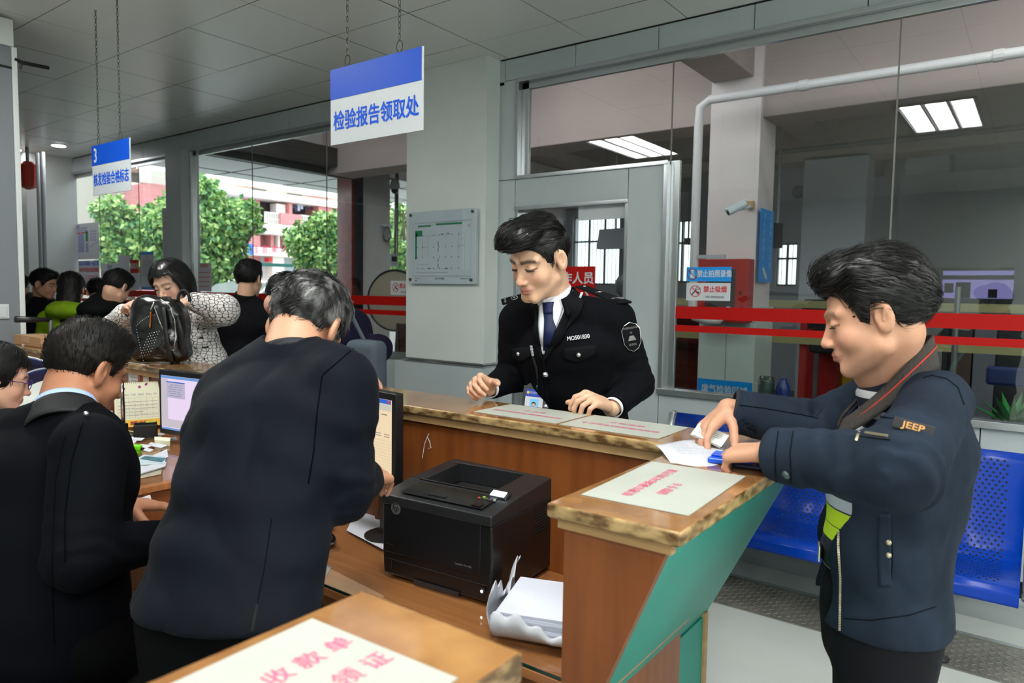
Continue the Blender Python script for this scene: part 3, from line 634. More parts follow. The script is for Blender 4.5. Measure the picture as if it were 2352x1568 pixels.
def scrR(S, t):
    S.board('screen', em('screen cream', (250, 226, 186), .95), t, .002)
    k = MB(); S.rect(k, 0, .955, 1, 1, .001); k.build('title_bar', em('title bar blue', (50, 110, 230), .8), t)
    k = MB(); S.rect(k, 0, .88, 1, .955, .001); k.build('tool_bar', em('tool bar', (226, 220, 210), .8), t)
    k = MB(); S.rect(k, .955, .965, .99, .992, .0016); k.build('close_button', em('close red', (226, 80, 70), .8), t)
    k = MB()
    for a in (.62, .78, .92):
        for i in range(4 if a < .7 else 1): S.rect(k, a-.05, .83-i*.045, a+.03, .842-i*.045, .0014)
    for a in (.45, .6, .72, .84, .95):
        for i in range(2): S.rect(k, a-.04, .62-i*.025, a+.03, .628-i*.025, .0014)
    for i in range(12): S.rect(k, .35, .55-i*.033, 1, .5515-i*.033, .0013)
    S.rect(k, .35, .16, 1, .163, .0014); S.para(k, .7, .03, .95, .14, 5, .35, .0014, 4); k.build('form_text', em('form grey', (170, 160, 150), .6), t)
def scrL(S, t):
    S.board('screen', em('screen lilac', (242, 222, 252), .95), t, .002)
    k = MB(); S.rect(k, 0, .95, 1, 1, .001); k.build('title_bar', em('task bar blue', (120, 170, 235), .8), t); k = MB(); S.rect(k, 0, 0, 1, .035, .001); k.build('task_bar', em('task bar blue', (120, 170, 235), .8), t)
    k = MB(); S.rect(k, 0, .05, .12, .94, .001); S.rect(k, .1, .05, 1, .2, .001); k.build('side_bar', em('side bar', (222, 212, 222), .8), t)
    k = MB(); S.rect(k, .10, .60, .42, .88, .0014); k.build('dialog', em('dialog grey', (205, 200, 226), .8), t); k = MB(); S.rect(k, .10, .88, .42, .90, .0015); k.build('dialog_title', em('dialog blue', (60, 110, 220), .8), t)
    k = MB(); S.para(k, .14, .62, .38, .86, 6, .2, .0018, 3); S.para(k, .6, .4, .98, .9, 12, .12, .0012, 7); k.build('dialog_text', em('text violet', (150, 150, 190), .5), t)
TRp = onY(907, 905, 1.50); d = nrm(np.array([-.94, .05, 0])); u_ = nrm(np.array([1, -.12, 0]))
monitor('computer_monitor', 'black monitor with a cream form on screen, between the bent clerk and the counter', TRp-u_*.42, TRp, None, .33, scrR, DA)
TLp = onY(363, 848, 1.50); u_ = nrm(np.array([1, .12, 0]))
monitor('computer_monitor', 'black monitor with a lilac screen beside the desk calendar', TLp, TLp+u_*.41, None, .27, scrL, DB)
# wire hook on the back panel
t = thing('wire_hook', 'thin white wire hanging on the wood panel above the printer', 'wire', tuple(onY(978, 1000, 1.66)))
p = lambda x, y: onY(x, y, 1.655); MB().tube([p(985, 996), p(980, 1006), p(975, 1020), p(970, 1052)], .0012, 6).tube([p(981, 1003), p(986, 1012), p(990, 1028), p(984, 1030)], .0012, 6).build('wire', M['white'], t)
# ------------------------------------------------------------------ desk B: calendar, lamp pole, card holder, scraps
def calendar():
    c = onZ(318, 984, DB); f = nrm([-ray(315, 930)[0], -ray(315, 930)[1], 0]); f = nrm(f+np.array([.10, 0, 0])); u = np.cross([0, 0, 1.], f)
    t = thing('desk_calendar', 'standing spiral desk calendar with a yellow bottom band, beside the lilac monitor', 'calendar', tuple(c))
    v = nrm(np.array([0, 0, 1.])-f*.32); S = Sheet(c+v*.112, u, v, .185, .205)
    t0 = S.P(.5, 0, -.001)
    S.board('page', mat('calendar page', (236, 236, 206), rough=.5), t, .002)
    v2 = nrm(np.array([0, 0, 1.])+f*.32); S2 = Sheet(S.P(.5, 1)-v2*.1025-f*.004, u, v2, .185, .205); S2.board('rear_stand', mat('calendar yellow', (240, 190, 20), rough=.4), t, .002)
    k = MB(); S.rect(k, -.015, -.0, 1.03, .155, .003); k.build('yellow_band', mat('calendar yellow', (240, 190, 20)), t)
    text('平安银行', S.P(.62, .08), S.u, S.v, .019, M['inkr'], t, lift=.0042, bold=.02)
    k = MB(); S.rect(k, .33, .04, .46, .12, .0038); k.build('logo', mat('logo red', (180, 60, 30)), t)
    k = MB()
    for i in range(6): S.line(k, .05, .2+i*.09, .97, .2+i*.09, .0007, .0006)
    for i in range(8): S.line(k, .05+i*.131, .2, .05+i*.131, .65, .0007, .0006)
    S.para(k, .08, .22, .95, .6, 5, .16, .0007, 3); k.build('date_grid', mat('grid violet', (168, 150, 160)), t)
    text('MON  TUE  WED  THU  FRI', S.P(.55, .72), S.u, S.v, .012, M['inkg'], t)
    k = MB(); R = random.Random(4)
    for a, b in ((.14, .95), (.2, .86), (.1, .8), (.07, .74), (.55, .9), (.7, .95)):
        for q in range(3): p = S.P(a+R.uniform(-.02, .02), b+R.uniform(-.015, .015), .0012+q*.0002); k.quad(*[p+S.u*.006*math.cos(w_+q)+S.v*.006*math.sin(w_+q) for w_ in (0, 1.5, 3, 4.6)])
    k.build('blossom_print', mat('blossom purple', (160, 40, 120)), t)
    k = MB()
    for i in range(22):
        a = (i+.5)/22; pts = [S.P(a, 1, 0)+S.n*.005*math.cos(w_)+S.v*(.006*math.sin(w_)) for w_ in np.linspace(0, 2*math.pi, 9)[:-1]]; k.tube(pts, .0007, 4, close=True)
    k.build('spiral_binding', M['steel'], t)
calendar()
def pole():
    b = onZ(283, 1000, DB); t = thing('lamp_stand', 'thin chrome lamp pole with a black cable in front of the calendar', 'lamp', tuple(b))
    top = V(268, 840, 2.62); MB().tube([b, [b[0], b[1], 1.21]], .0075, 12).build('pole', M['chrome'], t, smooth=True)
    MB().lathe(b, [(.07, 0), (.068, .008), (.02, .022), (.009, .03)], 28).build('base', M['chrome'], t, smooth=True)
    MB().tube([b+[.016, 0, .02], b+[.018, 0, .12], b+[.013, 0, .2], b+[.016, 0, .33]], .0025, 6).build('cable', M['black'], t)
    MB().box(b+[-.012, -.012, .03], b+[.022, .012, .055]).build('clamp', M['black'], t)
pole()
def cardbox():
    c = onZ(335, 1004, DB); t = thing('card_holder', 'black card holder box in front of the yellow calendar band', 'box', tuple(c)); f = nrm([.9, -.45, 0]); u = np.cross([0, 0, 1.], f)
    MB().obox(c+[0, 0, .027], u*.046, f*.020, (0, 0, .027)).build('box', M['blackm'], t, .002); MB().obox(c+[0, 0, .054]-f*.012, u*.044, f*.002, (0, 0, .010)).build('card', M['black'], t)
    MB().obox(c+[0, 0, .066]-f*.009+u*.02, u*.018, f*.001, (0, 0, .004)).build('yellow_tab', mat('tab yellow', (230, 220, 90)), t)
cardbox()
def scraps():
    R = random.Random(11); k = 0
    for (x, y) in ((318, 1001), (297, 1008), (315, 1010), (350, 1021), (330, 1026), (366, 1025), (365, 1000), (340, 1035), (300, 1016), (392, 1010)):
        p = onZ(x, y, DB); a = R.uniform(0, 3); u = np.array([math.cos(a), math.sin(a), 0]); v = np.array([-u[1], u[0], 0])
        l, w_ = R.uniform(.018, .034), R.uniform(.008, .015)
        o = MB().obox(p+[0, 0, .0035], u*l, v*w_+np.array([0, 0, .003]), (0, 0, .0006)).build('paper_scrap', M['paper']); props(o, 'small white paper scrap on the glass desktop, '+('just under the card holder', 'nearest the chrome lamp base', 'left of the card holder foot', 'in the middle, above the stapler', 'second from the card holder', 'right one in front of the note pad', 'beside the corner of the yellow calendar', 'lowest one by the green stapler', 'against the lamp base on its right', 'furthest right under the lilac monitor')[k], 'paper scrap', 'paper scraps on the desk'); k += 1
scraps()
def stapler():
    p = onZ(300, 1040, DB); t = thing('stapler', 'small bright green stapler on the cluttered desk', 'stapler', tuple(p)); u = nrm([.85, .5, 0]); v = np.array([-u[1], u[0], 0]); gm = mat('lime plastic', (110, 214, 10), rough=.25)
    MB().obox(p+[0, 0, .022], u*.045, v*.014, (0, 0, .012)).build('body', gm, t, .008, segs=4); MB().obox(p+[0, 0, .006], u*.04, v*.012, (0, 0, .006)).build('base', gm, t, .003); MB().obox(p+[0, 0, .036]-u*.01, u*.025+np.array([0, 0, -.004]), v*.009, (0, 0, .002)).build('lever', gm, t, .001)
    MB().obox(p+[0, 0, .018]+u*.047, u*.004, v*.005, (0, 0, .005)).build('tip', M['black'], t)
stapler()
def flat(name, lab, pts, z, m, th=.002, cat='paper', curl=0):
    P = [onZ(x, y, z) for x, y in pts]; t = MB().prism(P, (0, 0, th)).build(name, m); props(t, lab, cat); return t
flat('printed_forms', 'white printed forms lying on the desk below the green stapler', [(285, 1075), (384, 1032), (386, 1050), (285, 1090)], DB, M['paper'])
flat('plastic_folder', 'clear bluish folder with a teal picture on the desk', [(285, 1070), (330, 1045), (382, 1050), (378, 1066), (320, 1068)], DB+.004, mat('bluish folder', (196, 214, 226), rough=.25))
flat('picture_card', 'teal picture card on top of the clear folder', [(322, 1053), (333, 1047), (382, 1052), (372, 1061)], DB+.007, mat('teal picture', (40, 140, 160), rough=.3, c2=(60, 70, 80), scale=30), .0008, 'card')
flat('form_stack', 'stack of lined white forms nearest the seated clerk', [(285, 1083), (382, 1062), (380, 1072), (285, 1100)], DB+.001, M['paper'], .004)
flat('spiral_notepad', 'beige spiral notepad page under the glass edge', [(285, 1090), (372, 1078), (370, 1089), (285, 1106)], DB-.0055, mat('beige page', (226, 214, 190)), .001)
flat('keyboard_sheet', 'white striped sheet under the clerk\'s fingers', [(298, 1153), (345, 1138), (352, 1165), (340, 1174)], DB+.001, M['paper'], .003)
flat('loose_paper', 'white papers behind the chin of the seated clerk', [(225, 945), (258, 940), (262, 965), (232, 975)], DB+.01, M['paper'], .004)
flat('sticky_pad', 'cream note pad beside the scraps under the lilac monitor', [(355, 1013), (392, 1016), (390, 1024), (355, 1021)], DB, mat('cream pad', (236, 232, 200)), .02, 'note pad')
# old grey printer and paper heap at the far left
def grey_printer():
    c = onZ(165, 945, DB); t = thing('laser_printer', 'old light grey printer on the far left of the desk', 'printer', tuple(c)); gm = mat('printer light grey', (182, 186, 180), rough=.45)
    f = nrm([.8, -.6, 0]); u = np.cross([0, 0, 1.], f)
    P_ = [c+f*y+np.array([0, 0, z]) for y, z in ((.16, 0), (.17, .05), (.12, .12), (.0, .17), (-.14, .18), (-.17, .12), (-.17, 0))]
    MB().prism([p-u*.19 for p in P_], u*.38).build('case', gm, t, .012, segs=3)
    MB().obox(c+f*.16+np.array([0, 0, .03]), u*.15, f*.015, (0, 0, .004)).build('paper_slot', M['steel'], t)
    k = MB()
    for i in range(4): k.obox(c+f*(.158-.012*i)+u*.12+np.array([0, 0, .062+.016*i]), u*.03, f*.003, (0, 0, .002))
    k.build('vent', M['blackm'], t)
grey_printer()
def heap():
    R = random.Random(5)
    for i, (x, y, l) in enumerate(((75, 872, 'open white booklet with a blue cover on the grey printer'), (108, 868, 'white booklet leaning behind the open one'), (60, 895, 'white forms stacked beside the woman with glasses'))):
        c = V(x, y, 3.0); t = thing('booklet', l, 'booklet', tuple(c)); f = nrm([.8, -.6, 0]); u = np.cross([0, 0, 1.], f); z = np.array([0, 0, 1.])
        g = MB().grid(lambda a, b: c+u*(a-.5)*.22+f*(b-.5)*.06+z*(.045*abs(math.sin(a*3.1+i))+(b*.05)), 14, 6); g.build('pages', M['paper'], t, smooth=True, solid=.004)
        MB().grid(lambda a, b: c+u*(a-.5)*.23+f*(b-.5)*.065+z*(.045*abs(math.sin(a*3.1+i))+(b*.05)-.006), 14, 6).build('cover', mat('navy cover', (26, 44, 104)), t, smooth=True, solid=.002)
heap()
t = flat('posted_sheet', 'white printed sheet stuck to the wood panel behind the calendar', [(0, 0), (1, 0), (1, 1)], DB, M['paper']); bpy.data.objects.remove(t)
S = Sheet(onY(318, 872, 1.665), (1, 0, 0), (0, 0, 1), .20, .16); t = thing('posted_sheet', 'white printed sheet stuck to the wood panel behind the calendar', 'notice', tuple(S.c)); S.board('sheet', mat('dull paper', (200, 200, 200)), t, .001)
k = MB(); S.para(k, .1, .1, .9, .9, 8, .2); k.build('printed_text', M['inkg'], t)
def tape():
    p = onZ(35, 950, DB); t = thing('tape_roll', 'roll of clear tape on the desk below the woman with glasses', 'tape', tuple(p))
    MB().lathe(p, [(.045, 0), (.055, 0), (.055, .045), (.045, .045), (.045, 0)], 26).build('roll', mat('greenish tape', (120, 128, 112), rough=.2), t, smooth=False)
tape()
# things on the counter top at the far left
def carton():
    c = onY(80, 782, 1.80); t = thing('cardboard_box', 'flat brown cardboard box on the far left end of the counter', 'box', (c[0], c[1], CT))
    MB().box((-5.13, 1.70, CT+.0005), (-4.72, 1.86, CT+.062)).build('carton', mat('brown cardboard', (176, 138, 98), rough=.8), t, .003); MB().box((-5.0, 1.698, CT+.02), (-4.9, 1.8615, CT+.0635)).build('tape', mat('tan tape', (190, 150, 108), rough=.3), t)
carton()
flat('paper_pile', 'pile of white papers in front of the cardboard box', [(50, 793), (130, 797), (115, 787), (60, 786)], CT+.001, M['paper'], .008)
flat('pink_slip', 'pale pink slip on the counter behind the seated clerk\'s head', [(288, 812), (312, 814), (312, 806), (292, 804)], CT+.001, mat('pale pink paper', (230, 210, 236)), .001)
def reading_lamp():
    a = onX(118, 770, -4.85); t = thing('desk_lamp', 'slim lamp with a horizontal black head on a silver pole, far left counter end', 'lamp', tuple(a))
    b = V(118, 782, 3.9); b[2] = CT; tp = V(118, 735, 3.9); MB().tube([b, [b[0], b[1], tp[2]]], .010, 10).build('pole', M['steel'], t)
    e = V(35, 733, 3.75); MB().tube([tp+[0, 0, 0], tp*.5+e*.5, e], [.012, .016, .018], 10).build('head', M['black'], t, smooth=True)
reading_lamp()
t = thing('plastic_wrap', 'crumpled strip of clear wrap over the counter edge above the lilac monitor', 'plastic film', tuple(onZ(400, 845, CT)))
c_ = onZ(400, 848, CT); MB().grid(lambda a, b: c_+np.array([(a-.5)*.5, .03-.05*b, .006+.004*math.sin(a*60+b*9)+.004*math.sin(a*23)-(.05*max(0, b-.55))]), 60, 8).build('film', M['clear'], t, smooth=True)
# ------------------------------------------------------------------ papers on the corner of the counter
def corner_papers():
    P_ = [onZ(x, y, CT) for x, y in ((1501, 1022), (1640, 1020), (1770, 1052), (1773, 1077), (1600, 1077), (1552, 1072))]
    z0 = CT+.001
    t = thing('printed_form', 'creased white printed form on the counter corner under the customer\'s hands', 'paper', tuple(P_[0]))
    A, B, C_, D_ = onZ(1503, 1023, z0), onZ(1660, 1018, z0), onZ(1665, 1077, z0), onZ(1550, 1072, z0)
    MB().grid(lambda a, b: (A*(1-a)+B*a)*(1-b)+(D_*(1-a)+C_*a)*b+np.array([0, 0, .002+.010*(math.sin(a*3.1)**2)*(1-b)+.004*math.sin(b*5)]), 20, 12).build('sheet', M['paper'], t, smooth=True, solid=.0004)
    k = MB(); S = Sheet((A+B+C_+D_)/4+[0, 0, .010], nrm(B-A), nrm(A-D_), np.linalg.norm(B-A), np.linalg.norm(A-D_)); S.para(k, .25, .3, .8, .9, 8, .12, .003, 3); k.build('printed_text', M['inkg'], t)
    A, B, C_, D_ = onZ(1690, 1045, z0), onZ(1790, 1052, z0), onZ(1775, 1080, z0), onZ(1700, 1064, z0)
    o = MB().grid(lambda a, b: (A*(1-a)+B*a)*(1-b)+(D_*(1-a)+C_*a)*b+np.array([0, 0, .001+.02*a*a]), 10, 8).build('folded_form', M['paper'], None, smooth=True, solid=.0004); props(o, 'second white form curling up at the counter edge beneath the near cuff', 'paper')
    c = onZ(1680, 1066, CT); t = thing('card_wallet', 'shiny blue card wallet under the customer\'s near hand', 'wallet', tuple(c)); u = nrm([.9, .1, 0]); v = np.array([-u[1], u[0], 0])
    bm_ = mat('shiny blue vinyl', (22, 84, 214), rough=.15)
    MB().obox(c+[0, 0, .008]+v*.012, u*.048, v*.035, (0, 0, .006)).build('cover', bm_, t, .004, segs=3); MB().obox(c+[0, 0, .0165]+v*.02, u*.045, v*.022, (0, 0, .0018)).build('flap', bm_, t, .001)
    MB().obox(c+[.03, 0, .006]+u*.03, u*.05, v*.03, (0, 0, .005)).build('dark_sleeve', mat('navy vinyl', (16, 26, 66), rough=.2), t, .003)
corner_papers()

# ------------------------------------------------------------------ bench of perforated blue seats
def bench():
    bl = mat('blue powder coat', (0, 50, 150), rough=.28, spec=.25); t0 = thing('waiting_bench', 'blue perforated metal bench with chrome legs under the right-hand window', 'bench', (-.85, 3.5, 0))
    prof = [(3.885, .835), (3.875, .862), (3.85, .865), (3.825, .835), (3.80, .75), (3.765, .62), (3.73, .51), (3.70, .455), (3.655, .425), (3.60, .415), (3.50, .417), (3.42, .420), (3.375, .412), (3.355, .39), (3.352, .345)]
    # resample
    q = []
    for i in range(len(prof)-1):
        for k in range(4): q.append((prof[i][0]+(prof[i+1][0]-prof[i][0])*k/4, prof[i][1]+(prof[i+1][1]-prof[i][1])*k/4))
    q.append(prof[-1]); L = [0]
    for a, b in zip(q[:-1], q[1:]): L.append(L[-1]+math.dist(a, b))
    def at(s):
        for i in range(len(q)-1):
            if L[i+1] >= s: f = (s-L[i])/(L[i+1]-L[i]+1e-9); return (q[i][0]+(q[i+1][0]-q[i][0])*f, q[i][1]+(q[i+1][1]-q[i][1])*f, nrm([0, -(q[i+1][1]-q[i][1])*-1, (q[i+1][0]-q[i][0])*-1]))
        return q[-1][0], q[-1][1], np.array([0, -1, 0])
    for i, (a, b) in enumerate(((-1.655, -1.135), (-1.085, -.565), (-.515, -.005))):
        mb = MB(); n = len(q)
        mb.add([(a, y, z) for y, z in q]+[(b, y, z) for y, z in q], [(j, j+1, n+j+1, n+j) for j in range(n-1)])
        me = mb.build('seat', bl, t0, smooth=True, solid=.003)
        cr = MB(); R = 0
        s = .10
        while s < L[-1]-.10:
            x = a+.075+(.0125 if R % 2 else 0)
            while x < b-.07:
                y, z, nn = at(s); tt = nrm(np.cross(nn, [1, 0, 0])); p = np.array([x, y, z])
                if nn[1] > 0 and z > .5: nn = -nn
                if nn[2] < 0 and z <= .5: nn = -nn
                p = p+nn*.0021
                for d1, d2 in ((np.array([1., 0, 0]), tt), (tt, np.array([1., 0, 0]))): cr.quad(p-d1*.0062-d2*.0019, p+d1*.0062-d2*.0019, p+d1*.0062+d2*.0019, p-d1*.0062+d2*.0019)
                x += .025
            s += .0185; R += 1
        o = cr.build('perforation', M['blackm'], t0); o['kind'] = 'stuff'
    for x in (-1.68, -1.11, -.54, .02):
        MB().tube([(x, 3.87, .855), (x, 3.84, .86), (x, 3.80, .74), (x, 3.74, .53), (x, 3.68, .44), (x, 3.55, .41), (x, 3.40, .41), (x, 3.36, .38)], .018, 10).build('end_rail', M['aluB'], t0, smooth=True)
    MB().box((-1.70, 3.50, .335), (.05, 3.56, .385)).build('beam', M['blackm'], t0)
    for x in (-1.45, -.27):
        MB().tube([(x, 3.53, .40), (x, 3.53, .30), (x-.0, 3.50, .22), (x, 3.47, .05)], [.022, .022, .014, .014], 14).build('leg', M['chrome'], t0, smooth=True); MB().tube([(x, 3.53, .30), (x, 3.62, .2), (x, 3.78, .03)], .014, 12).build('leg', M['chrome'], t0, smooth=True)
        for y in (3.47, 3.78): MB().lathe((x, y, .008), [(.040, 0), (.042, .006), (.02, .016), (.018, .03)], 24).build('foot', M['black'], t0, smooth=True); MB().ball((x, y, .045), .022, 14).build('ball_joint', M['chrome'], t0, smooth=True)
bench()
# ------------------------------------------------------------------ vehicle hall behind the glass
HX0, HX1, HY1, HZ = -7.6, 5.0, 12.0, 4.0
M['hfloor'] = mat('hall floor', (96, 88, 84), rough=.35, c2=(80, 74, 72), scale=1.3)
def hall():
    struct(box('floor_hall', (HX0-.3, WY+.12, -.06), (HX1, HY1, 0), M['hfloor']))
    struct(box('ceiling_hall', (HX0-.3, WY+.0, HZ), (HX1, HY1+.3, HZ+.1), M['conc']))
    mb = MB()
    for y0, z0 in ((6.05, 3.02), (9.0, 3.15)): mb.box((HX0, y0, z0), (HX1, y0+.40, HZ))
    for x in (-2.35, 1.6, -5.4): mb.box((x, WY+.2, 3.35), (x+.35, HY1, HZ))
    struct(mb.build('trim_7', M['pinkDim'], None, .01))
    # left wall with the two street openings
    mb = MB(); X1 = HX0; X2 = HX0-.28
    mb.box((X2, WY+.1, 0), (X1, 4.30, HZ)).box((X2, 4.3, 3.1), (X1, 6.62, HZ)).box((X2, 6.62, 0), (X1, 7.25, HZ)).box((X2, 7.25, 3.38), (X1, 8.6, HZ)).box((X2, 8.6, 0), (X1, HY1, HZ))
    struct(mb.build('wall_hall_left', mat('pale tiled pier', (232, 222, 218), rough=.5, c2=(222, 212, 210), scale=2)))
    struct(MB().box((X2-.02, 6.54, 0), (X1-.0, 6.618, 3.1)).build('trim_8', mat('red granite', (128, 44, 36), rough=.18, c2=(98, 32, 30), scale=14)))
    struct(MB().box((X1, 6.60, 0), (X1+.05, 6.70, 3.1)).build('trim_9', M['blackm']))
    # back wall with barred windows
    holes = [(-7.45, -6.42, 1.70, 3.02), (-5.40, -4.98, 1.75, 2.86), (-3.52, -3.20, 1.70, 2.40), (1.2, 3.4, 1.5, 2.8)]
    mb = MB(); x = HX0-.28; y0, y1 = HY1, HY1+.2
    for a, b, c, d in holes: mb.box((x, y0, 0), (a, y1, HZ)).box((a, y0, 0), (b, y1, c)).box((a, y0, d), (b, y1, HZ)); x = b
    mb.box((x, y0, 0), (HX1, y1, HZ)); struct(mb.build('wall_hall_back', M['hallw'])); struct(box('wall_hall_right', (HX1, WY, 0), (HX1+.2, HY1+.2, HZ), M['hallw']))
    n = 4
    for a, b, c, d in holes:
        t = thing('window_%d' % n, None, None, (a, HY1, c)); struct(t); n += 1; mb = MB()
        k = max(2, round((b-a)/.33))
        for i in range(k+1): x = a+(b-a)*i/k; mb.box((x-.018, HY1+.05, c), (x+.018, HY1+.09, d))
        for z in (c, c+(d-c)*.62, d-.03): mb.box((a, HY1+.05, z), (b, HY1+.09, z+.035))
        mb.build('window_frame', mat('brown steel frame', (96, 90, 84), rough=.5), t)
        mb = MB(); x = a+.06
        while x < b: mb.box((x-.006, HY1+.10, c), (x+.006, HY1+.112, d)); x += .085
        mb.build('bars', mat('grey bars', (120, 116, 112), rough=.5), t)
        MB().quad((a, HY1+.07, c), (b, HY1+.07, c), (b, HY1+.07, d), (a, HY1+.07, d)).build('pane', M['glass'], t)
    struct(box('ledge_1', (-7.3, WY+.13, 0), (HX1, 4.42, .90), M['pinkDim']))
hall()
for x, l in ((-3.4, 'added fill lamp on the hall ceiling above the door, out of view'), (.6, 'added fill lamp on the hall ceiling above the right-hand window, out of view')):
    t = thing('hall_fill_lamp', l, 'lamp', (x, 4.9, 3.9)); MB().box((x-.7, 4.8, 3.93), (x+.7, 5.0, HZ-.001)).build('housing', M['white'], t); MB().box((x-.65, 4.83, 3.905), (x+.65, 4.97, 3.929)).build('tube', M['lampW'], t)  # unseen lamps added to brighten the hall
def hall_column():
    t = thing('hall_column', 'square pinkish column with tiled foot and a blue lettered band, behind the stickers', 'column', (-2.1, 6.1, 0)); x0, x1, y0, y1 = -2.36, -1.93, 6.0, 6.42
    MB().box((x0, y0, 1.45), (x1, y1, HZ)).build('shaft', M['pinkLit'], t, .004)
    MB().box((x0-.03, y0-.03, 0), (x1+.03, y1+.03, 1.45)).build('tiled_foot', mat('pale green tile', (192, 200, 192), rough=.25), t, .004)
    k = MB(); k.box((x0-.031, y0-.0315, 1.32), (x1+.031, y0-.03, 1.326)).box(((x0+x1)/2, y0-.0315, .4), ((x0+x1)/2+.005, y0-.03, 1.45)); k.build('tile_joint', M['inkg'], t)
    k = MB().quad((x0-.025, y0-.033, .62), (x1+.025, y0-.033, .62), (x1+.025, y0-.033, .815), (x0-.025, y0-.033, .815)); k.build('blue_band', M['cyan'], t)
    text('废气检验区域', ((x0+x1)/2, y0-.034, .73), (1, 0, 0), (0, 0, 1), .075, M['white'], t, bold=.02, sx=.9)
    MB().box((x1+.034, y0-.02, 1.66), (x1+.036, y0+.34, 2.27)).build('blue_strip', M['cyan'], t)
    for s, y in (('车辆唯一性检查', y0+.26), ('请从此处进入', y0+.08)):
        for i, ch in enumerate(s): text(ch, (x1+.037, y, 2.21-i*.068), (0, 1, 0), (0, 0, 1), .06, M['white'], t)
    MB().prism([(x1+.0365, y0+.14, 1.70), (x1+.0365, y0+.21, 1.68), (x1+.0365, y0+.19, 1.73), (x1+.0365, y0+.10, 1.79), (x1+.0365, y0+.07, 1.77)], (.001, 0, 0)).build('arrow', M['white'], t)
    t = thing('fire_cabinet', 'red fire hose cabinet with a dark glass door on the pinkish column', 'fire cabinet', (-2.15, 5.9, 1.35)); rd = mat('cabinet red', (176, 28, 24), rough=.35)
    MB().box((-2.37, 5.82, 1.32), (-1.925, 5.965, 1.845)).build('case', rd, t, .004); MB().box((-2.28, 5.815, 1.36), (-2.03, 5.82, 1.76)).build('glass_door', mat('dark cabinet glass', (66, 62, 62), rough=.08), t)
    MB().tube([(-2.14, 5.79, 1.40), (-2.10, 5.80, 1.52), (-2.2, 5.8, 1.45), (-2.12, 5.8, 1.38)], .03, 8).build('hose', mat('pale hose', (170, 160, 140)), t) if False else None
    MB().box((-1.99, 5.815, 1.55), (-1.975, 5.82, 1.58)).build('latch', M['chrome'], t)
    t = thing('security_camera', 'white bullet security camera on the pinkish column above the red cabinet', 'camera', tuple(onY(1695, 475, 5.85)))
    a, b = onY(1672, 488, 5.72), onY(1712, 468, 5.82); d = nrm(b-a); MB().tube([a, b], .028, 12).build('housing', M['white'], t); MB().tube([a-d*.003, a+d*.004], .022, 12).build('lens', M['black'], t)
    MB().tube([a-d*.03+[0, 0, .03], b+[0, 0, .03]], .012, 6).build('sun_shield', M['white'], t); c = onY(1722, 470, 5.96); MB().tube([b*.6+a*.4+[0, 0, -.02], c+[0, 0, -.02], c], .011, 8).build('arm', M['white'], t); MB().box(c+[-.03, 0, -.03], c+[.03, .03, .03]).build('mount', M['lip'], t)
hall_column()
